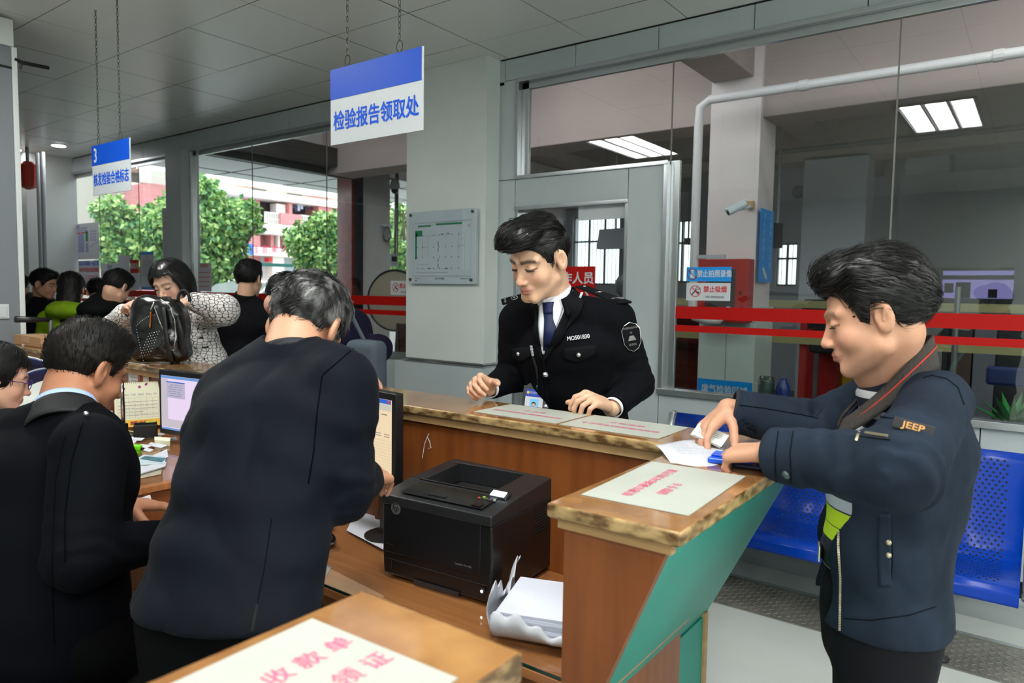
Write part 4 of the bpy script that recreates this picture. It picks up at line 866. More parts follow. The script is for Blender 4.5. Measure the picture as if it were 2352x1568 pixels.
def hall_bits():
    t = thing('hall_column', 'pale grey square column further back, behind the customer\'s forehead', 'column', (-2, 9.2, 0)); MB().box((-2.36, 9.0, 0), (-1.66, 9.4, 3.2)).build('shaft', M['hallw'], t, .004)
    t = thing('hall_column', 'square pillar at the back with a bright edge, far right of the lamps', 'column', (-1.2, 11.6, 0)); MB().box((-1.62, 11.4, 0), (-1.1, 11.99, HZ)).build('shaft', M['hallw'], t, .004)
    w = mat('white pipe', (214, 204, 204), rough=.5)
    t = thing('drain_pipe', 'white drain pipe running along the beam and down beside the pinkish column', 'pipe', (-2.28, 5.6, 0))
    MB().tube([(HX1-.1, 5.62, 3.11), (-2.22, 5.62, 3.11), (-2.30, 5.62, 3.06), (-2.31, 5.62, 2.9), (-2.31, 5.62, 1.44), (-2.29, 5.62, 1.36), (-2.2, 5.66, 1.335), (-2.12, 5.7, 1.34), (-2.08, 5.75, 1.40), (-2.08, 5.9, 1.44)], .036, 12).build('pipe', w, t, smooth=True)
    for x in (-1.5, -.3, 1): MB().tube([(x-.03, 5.62, 3.11), (x+.03, 5.62, 3.11)], .042, 12).build('coupling', w, t)
    MB().box((-2.31, 5.60, 1.84), (-2.05, 5.64, 1.87)).build('bracket', M['hallw'], t)
    t = thing('wall_pipe', 'thin pipe running along the second beam in the hall', 'pipe', (0, 8.9, 3.2)); MB().tube([(HX0, 8.93, 3.28), (HX1-.1, 8.93, 3.28)], .03, 8).build('pipe', M['conc'], t)
    for x, y, t_, lab, lit in ((1824, 330, 9.0, 'cone shaped pendant lamp, unlit, nearest of the hall lamps', 0), (1960, 433, 9.6, 'cone shaped pendant lamp with a bright bulb in the hall', 1)):
        p = V(x, y, t_); t = thing('pendant_lamp', lab, 'lamp', tuple(p), 'pendant lamps in the hall'); s = 1 if not lit else .55
        MB().lathe(p, [(.145*s, -.06*s), (.14*s, -.055*s), (.06*s, .03*s), (.03*s, .06*s), (.025*s, .11*s), (.001, .11*s)], 24).build('shade', mat('lamp shade dark', (48, 48, 46), rough=.4), t, smooth=True)
        MB().ball(p+[0, 0, -.045*s], .055*(s if not lit else 1.0), 14).build('bulb', em('hall bulb', (255, 255, 255), 30) if lit else M['white'], t); MB().tube([p+[0, 0, .1*s], [p[0], p[1], HZ]], .006, 5).build('cord', M['black'], t)
    p = V(1836, 440, 9.2); t = thing('wall_fan', 'round wall fan hanging in the hall under the first pendant lamp', 'fan', tuple(p)); f = nrm([-.3, -1, -.1])
    MB().lathe(p, [(.01, -.05), (.08, -.045), (.085, .04), (.01, .05)], 20, f).build('cage', mat('fan dark', (70, 70, 66), rough=.5), t); MB().tube([p, p+[.1, .1, .1], p+[.08, .1, .6]], .012, 6).build('arm', M['steel'], t)
    def tv(name, lab, P4, th, cat='television'):
        a, b, c, d = P4; o = MB().prism([a, b, c, d], nrm(np.cross(b-a, c-b))*-th); t = thing(name, lab, cat, tuple((a+c)/2)); o.build('panel', M['black'], t)
        m = (d+c)/2; MB().tube([m, [m[0], m[1], HZ]], .015, 6).build('hanger', M['steel'], t)
    tv('television', 'black television hanging behind the door glass, right of the officer\'s head', [onY(1370, 572, 7.0), onY(1448, 570, 6.8), onY(1455, 521, 6.8), onY(1376, 527, 7.0)], .05)
    tv('television', 'black screen hanging just right of the blue lettered strip', [onY(1772, 570, 8.0), onY(1796, 570, 8.2), onY(1799, 511, 8.2), onY(1774, 512, 8.0)], .06)
    tv('television', 'small black screen on the back wall between the door post and the white pipe', [onY(1572, 562, 11.7), onY(1590, 562, 11.7), onY(1590, 546, 11.7), onY(1572, 546, 11.7)], .06)
    p = onY(1441, 655, 6.2); t = thing('pedestal_fan', 'pedestal fan behind the door glass at the officer\'s shoulder', 'fan', (p[0], p[1], 0))
    MB().lathe(p, [(.02, -.04), (.12, -.03), (.125, .03), (.02, .05)], 24, (.75, -.6, -.2)).build('cage', mat('fan dark', (70, 70, 66)), t, smooth=True); MB().tube([p+[-.05, .05, -.02], (p[0]-.07, p[1]+.06, 0)], .018, 8).build('pole', mat('fan blue', (40, 70, 120)), t); MB().lathe((p[0]-.07, p[1]+.06, 0), [(.18, 0), (.18, .02), (.03, .05)], 20).build('base', M['black'], t)
    def bx(name, lab, cat, px0, py0, px1, py1, Y, th, m, down=True):
        a = onY(px0, (py0+py1)/2, Y)[0]; b = onY(px1, (py0+py1)/2, Y)[0]; xm = (px0+px1)/2; z1 = onY(xm, py0, Y)[2]; z0 = 0 if down else onY(xm, py1, Y)[2]
        t = thing(name, lab, cat, ((a+b)/2, Y, z0)); MB().box((a, Y, z0), (b, Y+th, z1)).build('body', m, t, .01); return t, a, b, z0, z1
    mar = mat('maroon lacquer', (84, 30, 22), rough=.2, c2=(58, 20, 16), scale=3, stretch=(1, 1, 8))
    t, a, b, z0, z1 = bx('wooden_cabinet', 'maroon lacquered cabinet left of the tiled column foot', 'cabinet', 1500, 728, 1614, 828, 7.2, .5, mar)
    t, a, b, z0, z1 = bx('extinguisher_box', 'red fire extinguisher box with white characters, before the striped barrier', 'box', 1848, 756, 1925, 812, 8.25, .3, mat('box red', (150, 16, 16), rough=.4)); text('灭火器箱', ((a+b)/2, 8.245, z1-.12), (1, 0, 0), (0, 0, 1), .08, M['white'], t)
    t, a, b, z0, z1 = bx('striped_barrier', 'yellow and black striped barrier behind the customer\'s face', 'barrier', 1846, 688, 1990, 765, 8.75, .1, M['blackm']); k = MB()
    for i in range(4): x = a+.1+i*.22; k.prism([(x, 8.745, z0+.1), (x+.12, 8.745, z0+.1), (x+.12+.35, 8.745, z1), (x+.35, 8.745, z1)], (0, -.004, 0))
    k.build('stripes', mat('hazard yellow', (196, 160, 20), rough=.5), t)
    rail = mat('dull yellow rail', (150, 142, 96), rough=.5)
    t = thing('barrier_rail', 'dull yellow two-bar barrier rail running across the hall', 'rail', (0, 7.0, 0))
    for z in (1.47, 1.13): MB().box((-3.6, 7.0, z-.035), (3.5, 7.05, z+.035)).build('bar', rail, t)
    for x in (-3.55, -2.6, -1.82, .9, 3.4): MB().box((x, 7.05, 0), (x+.06, 7.1, 1.5)).build('post', mat('post red', (150, 22, 18), rough=.5), t)
    t = thing('hall_bench', 'dark bench with thin legs behind the rail right of the tiled column', 'bench', (-1.6, 8, 0)); MB().box((-1.95, 7.9, .95), (-1.3, 8.3, 1.2)).build('seat', M['blackm'], t, .03)
    for x in (-1.9, -1.36): MB().box((x, 7.95, 0), (x+.04, 7.99, .96)).build('leg', M['steel'], t)
    p = onY(1799, 882, 4.34); t = thing('bottle', 'dark blue plastic bottle on the ledge right of the tiled column', 'bottle', (p[0], 4.34, .9)); MB().lathe((p[0], 4.34, .9), [(.035, 0), (.04, .01), (.04, .10), (.034, .12), (.02, .145), (.02, .16)], 20).build('body', mat('bottle blue', (18, 34, 110), rough=.3), t, smooth=True)
    p = onY(1760, 885, 4.36); t = thing('jar', 'dark translucent jar on the ledge beside the blue bottle', 'jar', (p[0], 4.36, .9)); MB().lathe((p[0], 4.36, .9), [(.045, 0), (.048, .01), (.048, .13), (.04, .16)], 20).build('body', mat('jar grey', (60, 68, 66), rough=.15), t, smooth=True)
    t = thing('utility_pole', 'thin grey pole standing in the hall behind the customer\'s back', 'pole', (-.46, 5.2, 0)); p = onY(2194, 780, 5.2); MB().tube([(p[0], 5.2, 0), (p[0], 5.2, 1.62)], .017, 8).build('pole', M['steel'], t)
    # blue chair standing in for a reflected blue item on the right
    a = onY(2262, 890, 4.75); b = onY(2400, 890, 4.75); z1 = onY(2300, 842, 4.75)[2]; z0 = onY(2300, 886, 4.75)[2]; t = thing('reflected_chair', 'dark blue chair standing in for a reflection in the right-hand window', 'chair', (a[0]+.3, 4.75, 0)); bl = mat('dark blue stand-in', (12, 34, 92), rough=.4)
    MB().box((a[0], 4.75, z0), (b[0]+.1, 4.79, z1)).build('backrest', bl, t, .02, segs=4); MB().box((a[0]+.19, 4.77, .46), (a[0]+.25, 4.81, z0)).build('upright', bl, t); MB().box((a[0], 4.78, .43), (b[0]+.1, 5.2, .47)).build('seat', bl, t, .01)
    for x in (a[0]+.03, b[0]+.05):
        for y in (4.82, 5.14): MB().box((x, y, 0), (x+.03, y+.03, .43)).build('leg', M['steel'], t)
    t = thing('plant_pot', 'green leafy plant in a pot behind the dark blue stand-in chair', 'plant', (a[0]+.1, 5.5, 0)); g = MB(); R = random.Random(3); c = np.array([a[0]+.12, 5.5, .72])
    for i in range(40):
        d = nrm([R.uniform(-1, 1), R.uniform(-1, 1), R.uniform(.2, 1.4)]); s = nrm(np.cross(d, [0, 0, 1]))*.02; L_ = R.uniform(.15, .34); g.quad(c, c+d*L_*.5+s, c+d*L_+[0, 0, -.03], c+d*L_*.5-s)
    g.build('leaves', mat('plant green', (40, 130, 60), rough=.4), t); MB().lathe((c[0], c[1], 0), [(.1, 0), (.14, .7), (.13, .72)], 20).build('pot', M['hallw'], t)
    # glowing panels imitate a reflected office window, back right
    Y = 11.0; q = lambda x, y: onY(x, y, Y); t = thing('window_reflection', 'lavender glow standing in for a reflected office window, far back on the right', 'window', tuple(q(2220, 690)))
    A, B = q(2095, 590), q(2400, 600); struct(box('wall_behind_reflection', (A[0]-.2, Y+.05, 0), (HX1, Y+.15, 3.2), mat('tiles behind reflection', (120, 118, 124), rough=.4)))
    MB().box((q(2098, 615)[0], Y, q(2098, 712)[2]), (q(2330, 615)[0], Y+.04, q(2098, 615)[2])).build('frame', mat('reflected frame dark', (46, 46, 48), rough=.4), t)
    e1 = em('lavender reflection', (150, 140, 205), .75); e2 = em('pale lavender reflection', (170, 165, 215), .8)
    for x0, y0, x1, y1, m in ((2167, 622, 2328, 632, e1), (2165, 642, 2326, 684, e1), (2116, 643, 2148, 680, e2)): MB().box((q(x0, y0)[0], Y-.012, q(x0, y1)[2]), (q(x1, y1)[0], Y-.001, q(x0, y0)[2])).build('reflection_glow', m, t)
    k = MB()
    for x0, y0, x1, y1 in ((2170, 650, 2190, 672), (2196, 648, 2228, 684), (2270, 664, 2290, 684)): k.box((q(x0, y0)[0], Y-.02, q(x0, y1)[2]), (q(x1, y1)[0], Y-.013, q(x0, y0)[2]))
    k.build('silhouettes', mat('dim figures', (40, 36, 44)), t)
    # counter clutter: dark equipment row
    for i, (x0, y0, x1, y1, c, lab) in enumerate(((2105, 735, 2180, 785, (30, 34, 40), 'dark equipment case on the hall floor, behind the customer\'s collar'), (2200, 738, 2235, 790, (60, 56, 54), 'dark cabinet right of the grey pole'), (2238, 740, 2290, 790, (112, 112, 120), 'grey cabinet between two dark ones at the back right'), (2290, 742, 2400, 792, (26, 24, 26), 'black cabinet at the right edge of the window'))): bx('equipment_cabinet', lab, 'cabinet', x0, y0, x1, y1, 8.6, .5, mat('cabinet %d' % i, c, rough=.4))
    # round mirror, maroon cloth and wall boxes seen through the middle window
    p = onY(907, 690, 5.0); t = thing('round_mirror', 'round black-framed mirror behind the no smoking sign', 'mirror', tuple(p)); r = .30; f = np.array([.35, -1, 0]); f = nrm(f); u = nrm(np.cross([0, 0, 1], f))
    pts = [p+u*r*math.cos(a)+np.array([0, 0, r*1.0*math.sin(a)]) for a in np.linspace(0, 2*math.pi, 41)[:-1]]; MB().tube(pts, .012, 8, close=True).build('rim', M['black'], t); MB().lathe(p, [(r, 0), (r, .004)], 40, f).build('disc', mat('dull beige disc', (186, 168, 150), rough=.35), t)
    MB().tube([p+[0, .05, -r], (p[0], p[1]+.05, 0)], .02, 8).build('stand', M['black'], t)
    p = onY(915, 800, 4.75); t = thing('draped_cloth', 'maroon cloth draped over a stand below the round mirror', 'cloth', (p[0], 4.75, 0)); cl = mat('maroon cloth', (62, 16, 22), rough=.8)
    MB().grid(lambda a, b: np.array([p[0]-.20*(1.15-b*.55)+.40*(1.15-b*.55)*a+.15, 4.72+.10*(1-b)*math.sin(a*19)*.3-.12*math.sin(a*3.14), b*1.24]), 60, 10).build('cloth', cl, t, smooth=True, solid=.006)
    t = thing('power_box', 'small grey power box with cables on the pale pier', 'switch box', tuple(onX(900, 598, -7.55))); p = onX(902, 597, HX0+.02); MB().box(p-[.02, .07, .09], p+[.03, .07, .09]).build('box', M['white'], t, .004); MB().box(p+[.03, -.05, -.02], p+[.034, .05, .05]).build('cover', M['black'], t); MB().tube([p+[0, .04, .09], p+[0, .06, 1.0], p+[0, .07, 1.3]], .02, 6).tube([p+[0, .09, .09], p+[0, .1, 1.3]], .012, 6).build('conduit', M['steel'], t)
    p = onX(907, 430, HX0+.12); t = thing('security_camera', 'white dome security camera high beside the pale pier', 'camera', tuple(p)); MB().lathe(p, [(.03, .12), (.06, .08), (.075, 0), (.06, -.03)], 16).build('housing', M['white'], t, smooth=True); MB().ball(p+[0, 0, -.04], .055, 14).build('dome', M['black'], t, smooth=True); MB().tube([p+[0, 0, .1], p+[-.12, 0, .14]], .02, 6).build('arm', M['white'], t)
    p = onX(886, 530, HX0+.06); t = thing('hose_coil', 'coiled grey cable hanging from a small bracket on the pale pier', 'cable', tuple(p)); MB().tube([p+np.array([.02, .07*math.cos(a), .10*math.sin(a)-.05]) for a in np.linspace(0, 2*math.pi, 17)[:-1]], .014, 6, close=True).build('coil', M['steel'], t); MB().tube([p+[-.06, -.06, .08], p+[.05, .08, .06]], .02, 8).build('bracket', M['white'], t)
    # roller shutter box
    t = thing('shutter_box', 'dark roller shutter box above the street opening', 'roller shutter', (HX0, 5.5, 3.1)); MB().box((HX0+.002, 4.32, 3.10), (HX0+.30, 6.80, 3.34)).build('housing', mat('dark rusty shutter', (52, 48, 46), rough=.6, c2=(70, 62, 56), scale=6, stretch=(1, .3, 4)), t, .01); MB().box((HX0+.05, 4.35, 3.02), (HX0+.12, 6.6, 3.10)).build('curtain_end', mat('shutter slats', (40, 38, 38), rough=.5), t)
hall_bits()

# ------------------------------------------------------------------ street: ground, canopy, building, trees, car
def street():
    struct(box('ground', (-60, -30, -.20), (HX0-.28, 60, -.06), mat('asphalt', (176, 174, 168), rough=.9, c2=(160, 158, 154), scale=2)))
    struct(box('ground_back', (HX0-.28, HY1+.2, -.20), (20, 60, -.06), MATS['asphalt']))
    so = mat('canopy soffit', (240, 242, 246), rough=.6); t = thing('street_canopy', 'flat white panelled canopy over the street opening', 'canopy', (-8.8, 7, 3.2))
    MB().box((-9.9, 4.9, 3.20), (HX0-.28, 13, 3.36)).build('soffit', so, t); k = MB()
    for x in (-9.45, -8.5): k.box((x-.012, 4.9, 3.194), (x+.012, 13, 3.20))
    for y in (5.9, 7.1, 8.3, 9.5, 10.7): k.box((-9.9, y-.008, 3.194), (HX0-.28, y+.008, 3.20))
    k.build('panel_joint', M['blackm'], t)
street()
def building():
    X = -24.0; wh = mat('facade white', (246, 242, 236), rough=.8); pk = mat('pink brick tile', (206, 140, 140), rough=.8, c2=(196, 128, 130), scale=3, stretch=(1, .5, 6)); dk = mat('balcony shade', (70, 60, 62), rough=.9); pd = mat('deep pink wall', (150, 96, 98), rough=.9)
    t = thing('apartment_building', 'white and pink apartment building with balconies and ground floor shops across the street', 'building', (X, 18, 0))
    MB().box((X-6, 6.0, 0), (X-.4, 34, 9)).build('wall', wh, t)
    def f(name, px0, py0, px1, py1, m, d0=0., th=.2, label=None):
        a = onX(px0, py0, X); b = onX(px1, py0, X); c = onX(px0, py1, X)
        o = MB().box((X-.4+d0, a[1], c[2]), (X-.4+d0+th, b[1], a[2])).build(name, m, t); return o, a[1], b[1], c[2], a[2]
    f('facade_band', 440, 394, 800, 408, mat('cream plaster', (238, 228, 212)), 0, .3)
    f('balcony_band', 440, 438-14, 800, 440, wh, .1, 1.0)
    f('pink_wall', 560, 440, 593, 640, pk, .0, .5)
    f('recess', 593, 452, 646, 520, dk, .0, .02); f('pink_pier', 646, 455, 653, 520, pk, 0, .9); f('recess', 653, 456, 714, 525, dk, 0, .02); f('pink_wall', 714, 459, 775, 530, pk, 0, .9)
    f('parapet', 625, 490, 673, 516, pk, .7, .25); f('parapet', 706, 495, 735, 520, pk, .7, .25)
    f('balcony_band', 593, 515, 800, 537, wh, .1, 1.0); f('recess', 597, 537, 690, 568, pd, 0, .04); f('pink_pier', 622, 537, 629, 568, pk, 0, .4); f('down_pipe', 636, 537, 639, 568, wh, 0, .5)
    f('shop_sign_band', 550, 568, 800, 586, mat('shop band', (248, 236, 232)), .1, 1.2); f('blue_sign', 462, 556, 548, 582, mat('shop blue', (40, 120, 226)), .1, 1.2)
    o, a, b, z0, z1 = f('green_billboard', 553, 587, 595, 612, mat('billboard green', (120, 196, 84)), .3, .1)
    f('shop_front', 595, 588, 612, 640, mat('shop pale', (214, 214, 220)), .2, .1); f('shop_post', 612, 588, 638, 640, wh, 0, .8); f('shop_front', 640, 590, 650, 640, pd, .1, .1); f('shop_front', 650, 590, 690, 640, mat('shop grey', (166, 176, 182)), .1, .1); f('red_lantern', 600, 592, 608, 601, mat('lantern red', (220, 60, 60)), .6, .3)
    for i, x in enumerate((556, 581, 603, 625, 646)):                  # red strokes of the shop name
        p = onX(x+6, 574, X+.95); text('心佳宜美坊'[i], (X+.95, p[1], p[2]), (0, 1, 0), (0, 0, 1), .32, mat('shop red', (206, 40, 90)), t)
    text('竹芒猫', ((X+.02), (a+b)/2, z1-.15), (0, 1, 0), (0, 0, 1), .2, wh, t)
    # rails
    for px0, px1, y0, y1, d in ((593, 625, 487, 513, .8), (673, 706, 494, 517, .8), (593, 625, 408, 433, .5), (673, 707, 421, 444, .5)):
        a = onX(px0, y0, X); b = onX(px1, y0, X); c = onX(px0, y1, X); k = MB(); n = 9
        for i in range(n): y = a[1]+(b[1]-a[1])*i/(n-1); k.box((X-.4+d, y-.02, c[2]), (X-.37+d, y+.02, a[2]))
        k.box((X-.42+d, a[1], a[2]-.05), (X-.35+d, b[1], a[2])).box((X-.42+d, a[1], a[2]-.28), (X-.35+d, b[1], a[2]-.24)); k.build('railing', mat('rail white', (226, 222, 216)), t)
        if y0 < 450: MB().box((X-.39, a[1], c[2]), (X-.37, b[1], a[2]+.3)).build('window', mat('dim window', (130, 124, 128)), t)
    o, a, b, z0, z1 = f('window_frame', 531, 436, 560, 456, wh, .0, .06); f('window_pane', 533, 438, 545, 455, mat('green pane', (96, 156, 140)), .0, .08); f('window_pane', 548, 438, 558, 455, mat('grey pane', (150, 160, 170)), .0, .08)
    R = random.Random(1)
    for px, c in ((667, (60, 60, 84)), (672, (60, 60, 84)), (679, (200, 206, 236)), (686, (206, 210, 238)), (697, (60, 64, 88)), (711, (70, 72, 92))):
        o, *_ = f('laundry', px, 462, px+5.5, 462+R.uniform(16, 24), mat('cloth %d' % sum(c), c), .5, .03)
    f('air_conditioner', 624, 468, 645, 489, mat('ac white', (240, 236, 230)), .3, .4)
    # nearer corner block on the left
    X2 = -19.0; t = thing('corner_building', 'pink tiled corner block with a white cornice, left of the pier', 'building', (X2, 9, 0))
    g = lambda px, py: onX(px, py, X2); a, b = g(334, 420), g(425, 420)
    MB().box((X2-4, a[1], 0), (X2, b[1], g(370, 424)[2])).build('wall', pk, t)
    z = g(370, 424)[2]; MB().prism([(X2, a[1]-.1, z), (X2+.45, a[1]-.1, z+.28), (X2+.45, a[1]-.1, z+.42), (X2-.1, a[1]-.1, z+.42), (X2-.1, a[1]-.1, z)], (0, b[1]-a[1]+.1, 0)).build('cornice', wh, t)
    MB().box((X2-4.2, a[1]-.1, z+.4), (X2-.3, b[1], z+2.2)).build('upper_wall', mat('cream plaster', (238, 228, 212)), t)
    MB().box((X2-4, g(200, 400)[1], 0), (X2-1.2, a[1], 8)).build('rear_wall', mat('grey beige wall', (170, 166, 156)), t)
    for y0, y1, px0, px1 in ((390, 418, 300, 330), (455, 500, 310, 332)): p, q = onX(px0, y1, X2-1.2), onX(px1, y0, X2-1.2); MB().box((X2-1.2, p[1], p[2]), (X2-1.15, q[1], q[2])).build('window', mat('window grey green', (104, 112, 110), rough=.3), t)
    p, q = onX(300, 440, X2-1.0), onX(333, 455, X2-1.0); MB().box((X2-1.2, p[1], q[2]), (X2-.2, q[1], p[2])).build('ledge', mat('ledge grey', (176, 178, 182)), t)
building()
def tree(name, lab, blobs, depth, trunk, leaf=.10, n=420, seed=1):
    R = np.random.RandomState(seed); t = thing(name, lab, 'tree', (trunk[0], trunk[1], -.06), 'trees along the street'); cols = []
    mb = MB(); vs = []; fs = []; mi = []
    for (px, py, rpx) in blobs:
        dj = depth+R.uniform(-.5, .5); c = V(px, py, dj); r = rpx*dj/F_PX
        m = int(n*(rpx/40.)**2); d = R.normal(size=(m, 3)); d /= np.linalg.norm(d, axis=1)[:, None]; rr = r*R.uniform(.15, 1.35, m)**.6; P = c+d*rr[:, None]
        for p, q in zip(P, d):
            u = nrm(q*.4+R.normal(size=3)*.8+[0, 0, -.5]); v = nrm(np.cross(u, R.normal(size=3))); l = leaf*R.uniform(.7, 1.3); w_ = l*.36; b = len(vs)
            nn = np.cross(u, v)*l*.12
            vs += [p, p+u*l*.5+v*w_+nn, p+u*l, p+u*l*.5-v*w_+nn]; fs.append((b, b+1, b+2, b+3)); mi.append(R.randint(0, 3))
    mb.v = [tuple(x) for x in vs]; mb.f = fs; mb.mi = mi
    G = [mat('leaf green', (128, 170, 92), rough=.4), mat('leaf light green', (180, 206, 128), rough=.4), mat('leaf dark green', (84, 132, 80), rough=.4)]
    mb.build('foliage', G, t)
    k = MB(); top = V(blobs[0][0], blobs[0][1]+5, depth); base = np.array([trunk[0], trunk[1], -.06]); k.tube([base, base*.5+top*.5+[0, 0, -.2], top], [.11, .08, .05], 8)
    for px, py, r in blobs[1:]: k.tube([base*.4+top*.6, V(px, py, depth)], [.05, .02], 6)
    k.build('trunk', mat('bark', (86, 74, 62), rough=.9), t)
tree('street_tree', 'broad leafy tree just right of the pier, largest in the middle window', [(500, 520, 58), (465, 450, 40), (480, 600, 50), (552, 500, 38), (440, 540, 45), (535, 565, 30), (455, 425, 26), (420, 480, 40), (578, 478, 14), (588, 520, 14), (450, 630, 24)], 13.0, (-12.4, 7.6), .105, 950, 1)
tree('street_tree', 'leafy tree between the balconies and the red granite jamb', [(730, 570, 48), (700, 545, 30), (760, 530, 40), (680, 560, 22), (720, 610, 36), (775, 600, 40), (735, 520, 28), (665, 535, 12)], 14.0, (-12.3, 9.9), .11, 850, 2)
tree('street_tree', 'leafy tree behind the hanging sign with number 3', [(290, 545, 50), (260, 490, 34), (330, 520, 36), (350, 560, 44), (380, 520, 40), (250, 560, 40), (300, 600, 44), (370, 490, 26), (240, 480, 20), (390, 600, 40)], 14.0, (-14.4, 6.9), .13, 700, 3)
tree('street_tree', 'strip of tree seen in the gap left of the white column', [(912, 520, 34), (905, 570, 30), (925, 470, 26), (915, 600, 28)], 15.0, (-10.6, 11.0), .12, 500, 4)
def car():
    bm_ = mat('silver car paint', (206, 208, 210), rough=.2, metal=.4, coat=.6); gl = mat('car glass', (52, 60, 62), rough=.05); t = thing('car', 'silver car parked outside behind the man in the black coat', 'car', (-10.6, 7.5, -.06))
    prof = [(5.3, .25), (5.25, .75), (5.45, .98), (6.15, 1.12), (6.75, 1.60), (7.3, 1.70), (8.8, 1.68), (9.4, 1.15), (9.55, .9), (9.5, .25)]; DY = .0
    x0, x1 = -11.4, -9.75
    MB().prism([(x0, y, z) for y, z in prof], (x1-x0, 0, 0)).build('body', bm_, t, .09, segs=5)
    MB().prism([(x0-.008, y, z) for y, z in ((6.35, 1.16), (6.85, 1.56), (7.3, 1.62), (8.6, 1.60), (9.1, 1.16))], (x1-x0+.016, 0, 0)).build('side_windows', gl, t)
    MB().quad((x0+.14, 6.20, 1.15), (x1-.14, 6.20, 1.15), (x1-.24, 6.72, 1.575), (x0+.24, 6.72, 1.575)).build('windscreen', gl, t)
    MB().box((x0+.4, 5.22, .5), (x1-.4, 5.27, .82)).build('grille', M['blackm'], t, .02)
    for x in (x0+.22, x1-.22): MB().ball((x, 5.33, .82), (.16, .09, .09), 14).build('headlamp', M['chrome'], t, smooth=True)
    for y in (5.95, 8.75):
        for x in (x0+.05, x1-.05): MB().lathe((x-.1, y, .27), [(.20, 0), (.33, .01), (.33, .2), (.2, .21)], 28, (1, 0, 0)).build('wheel', M['blackm'], t)
    for x in (x0-.1, x1+.1): MB().ball((x, 6.5, 1.15), (.1, .06, .07), 12).build('mirror', bm_, t, smooth=True)
car()
t = thing('market_stall', 'stall with a dark green edge roof and blue patterned side behind the car', 'stall', (-14, 9, 0)); a = V(480, 606, 16); b = V(690, 614, 16); z = np.array([0, 0, 1.])
MB().prism([a, b, b+z*.07, a+z*.07], (-1.6, 1.2, .05)).build('roof_edge', mat('green edge', (44, 110, 104)), t); c_, d_ = V(478, 628, 16), V(520, 632, 16); MB().tube([a+[-.1, .1, .05], (a[0]-.1, a[1]+.1, -.06)], .04, 8).tube([b+[-.2, .1, .05], (b[0]-.2, b[1]+.1, -.06)], .04, 8).build('post', MATS['green edge'], t); MB().prism([c_-z*1.3, d_-z*1.3, d_, c_], (-.3, .2, 0)).build('side_panel', mat('stall blue print', (150, 180, 210), c2=(210, 220, 230), scale=5), t)
# ------------------------------------------------------------------ rounded shapes: distance fields meshed by surface nets
f32 = np.float32
def smin(a, b, k):
    h = np.clip(.5+.5*(b-a)/k, 0, 1); return b+(a-b)*h-k*h*(1-h)
def smax(a, b, k): return -smin(-a, -b, k)
def cap(P, a, b, ra, rb=None):
    rb = ra if rb is None else rb; a = np.asarray(a, f32); b = np.asarray(b, f32); ba = b-a; pa = P-a
    t = np.clip((pa@ba)/max(float(ba@ba), 1e-9), 0, 1); return np.linalg.norm(pa-t[:, None]*ba, axis=1)-(ra+(rb-ra)*t)
def ell(P, c, r, R=None):
    q = P-np.asarray(c, f32)
    if R is not None: q = q@np.asarray(R, f32).T
    r = np.asarray(r, f32); k0 = np.linalg.norm(q/r, axis=1); k1 = np.linalg.norm(q/(r*r), axis=1); return k0*(k0-1)/np.maximum(k1, 1e-6)
def ecap(P, A, B, ra, rb, U):
    """tapered trunk from A to B with elliptic section: ra, rb = (half width along U, half depth)"""
    A = np.asarray(A, f32); B = np.asarray(B, f32); w = B-A; L = float(np.linalg.norm(w)); w = w/L; U = np.asarray(U, f32); U = nrm(U-w*float(U@w)).astype(f32); Vv = np.cross(w, U)
    q = P-A; s = q@w; t = np.clip(s/L, 0, 1); a = ra[0]+(rb[0]-ra[0])*t; b = ra[1]+(rb[1]-ra[1])*t; e = s-t*L
    k = np.sqrt((q@U/a)**2+(q@Vv/b)**2+(e/b)**2); return (k-1)*np.minimum(a, b)
def boxr(P, c, h, r, R=None):
    q = P-np.asarray(c, f32)
    if R is not None: q = q@np.asarray(R, f32).T
    d = np.abs(q)-(np.asarray(h, f32)-r); return np.linalg.norm(np.maximum(d, 0), axis=1)+np.minimum(d.max(1), 0)-r
def chainf(P, pts, rs, k=.02):
    d = None
    for i in range(len(pts)-1):
        e = cap(P, pts[i], pts[i+1], rs[i], rs[i+1]); d = e if d is None else smin(d, e, k)
    return d
def region(P, lo, hi, fn, far=.25):
    """evaluate fn only near its own box"""
    lo = np.asarray(lo, f32); hi = np.asarray(hi, f32); m = np.all((P > lo) & (P < hi), axis=1); d = np.full(len(P), far, f32)
    if m.any(): d[m] = fn(P[m])
    return d
_perm = np.random.RandomState(3).rand(32, 32, 32).astype(f32)
def noise(P, s):
    q = P*s; i = np.floor(q).astype(int); f = q-i; f = f*f*(3-2*f); r = 0
    for dx in (0, 1):
        for dy in (0, 1):
            for dz in (0, 1):
                r = r+_perm[(i[:, 0]+dx) & 31, (i[:, 1]+dy) & 31, (i[:, 2]+dz) & 31]*np.where(dx, f[:, 0], 1-f[:, 0])*np.where(dy, f[:, 1], 1-f[:, 1])*np.where(dz, f[:, 2], 1-f[:, 2])
    return r-.5
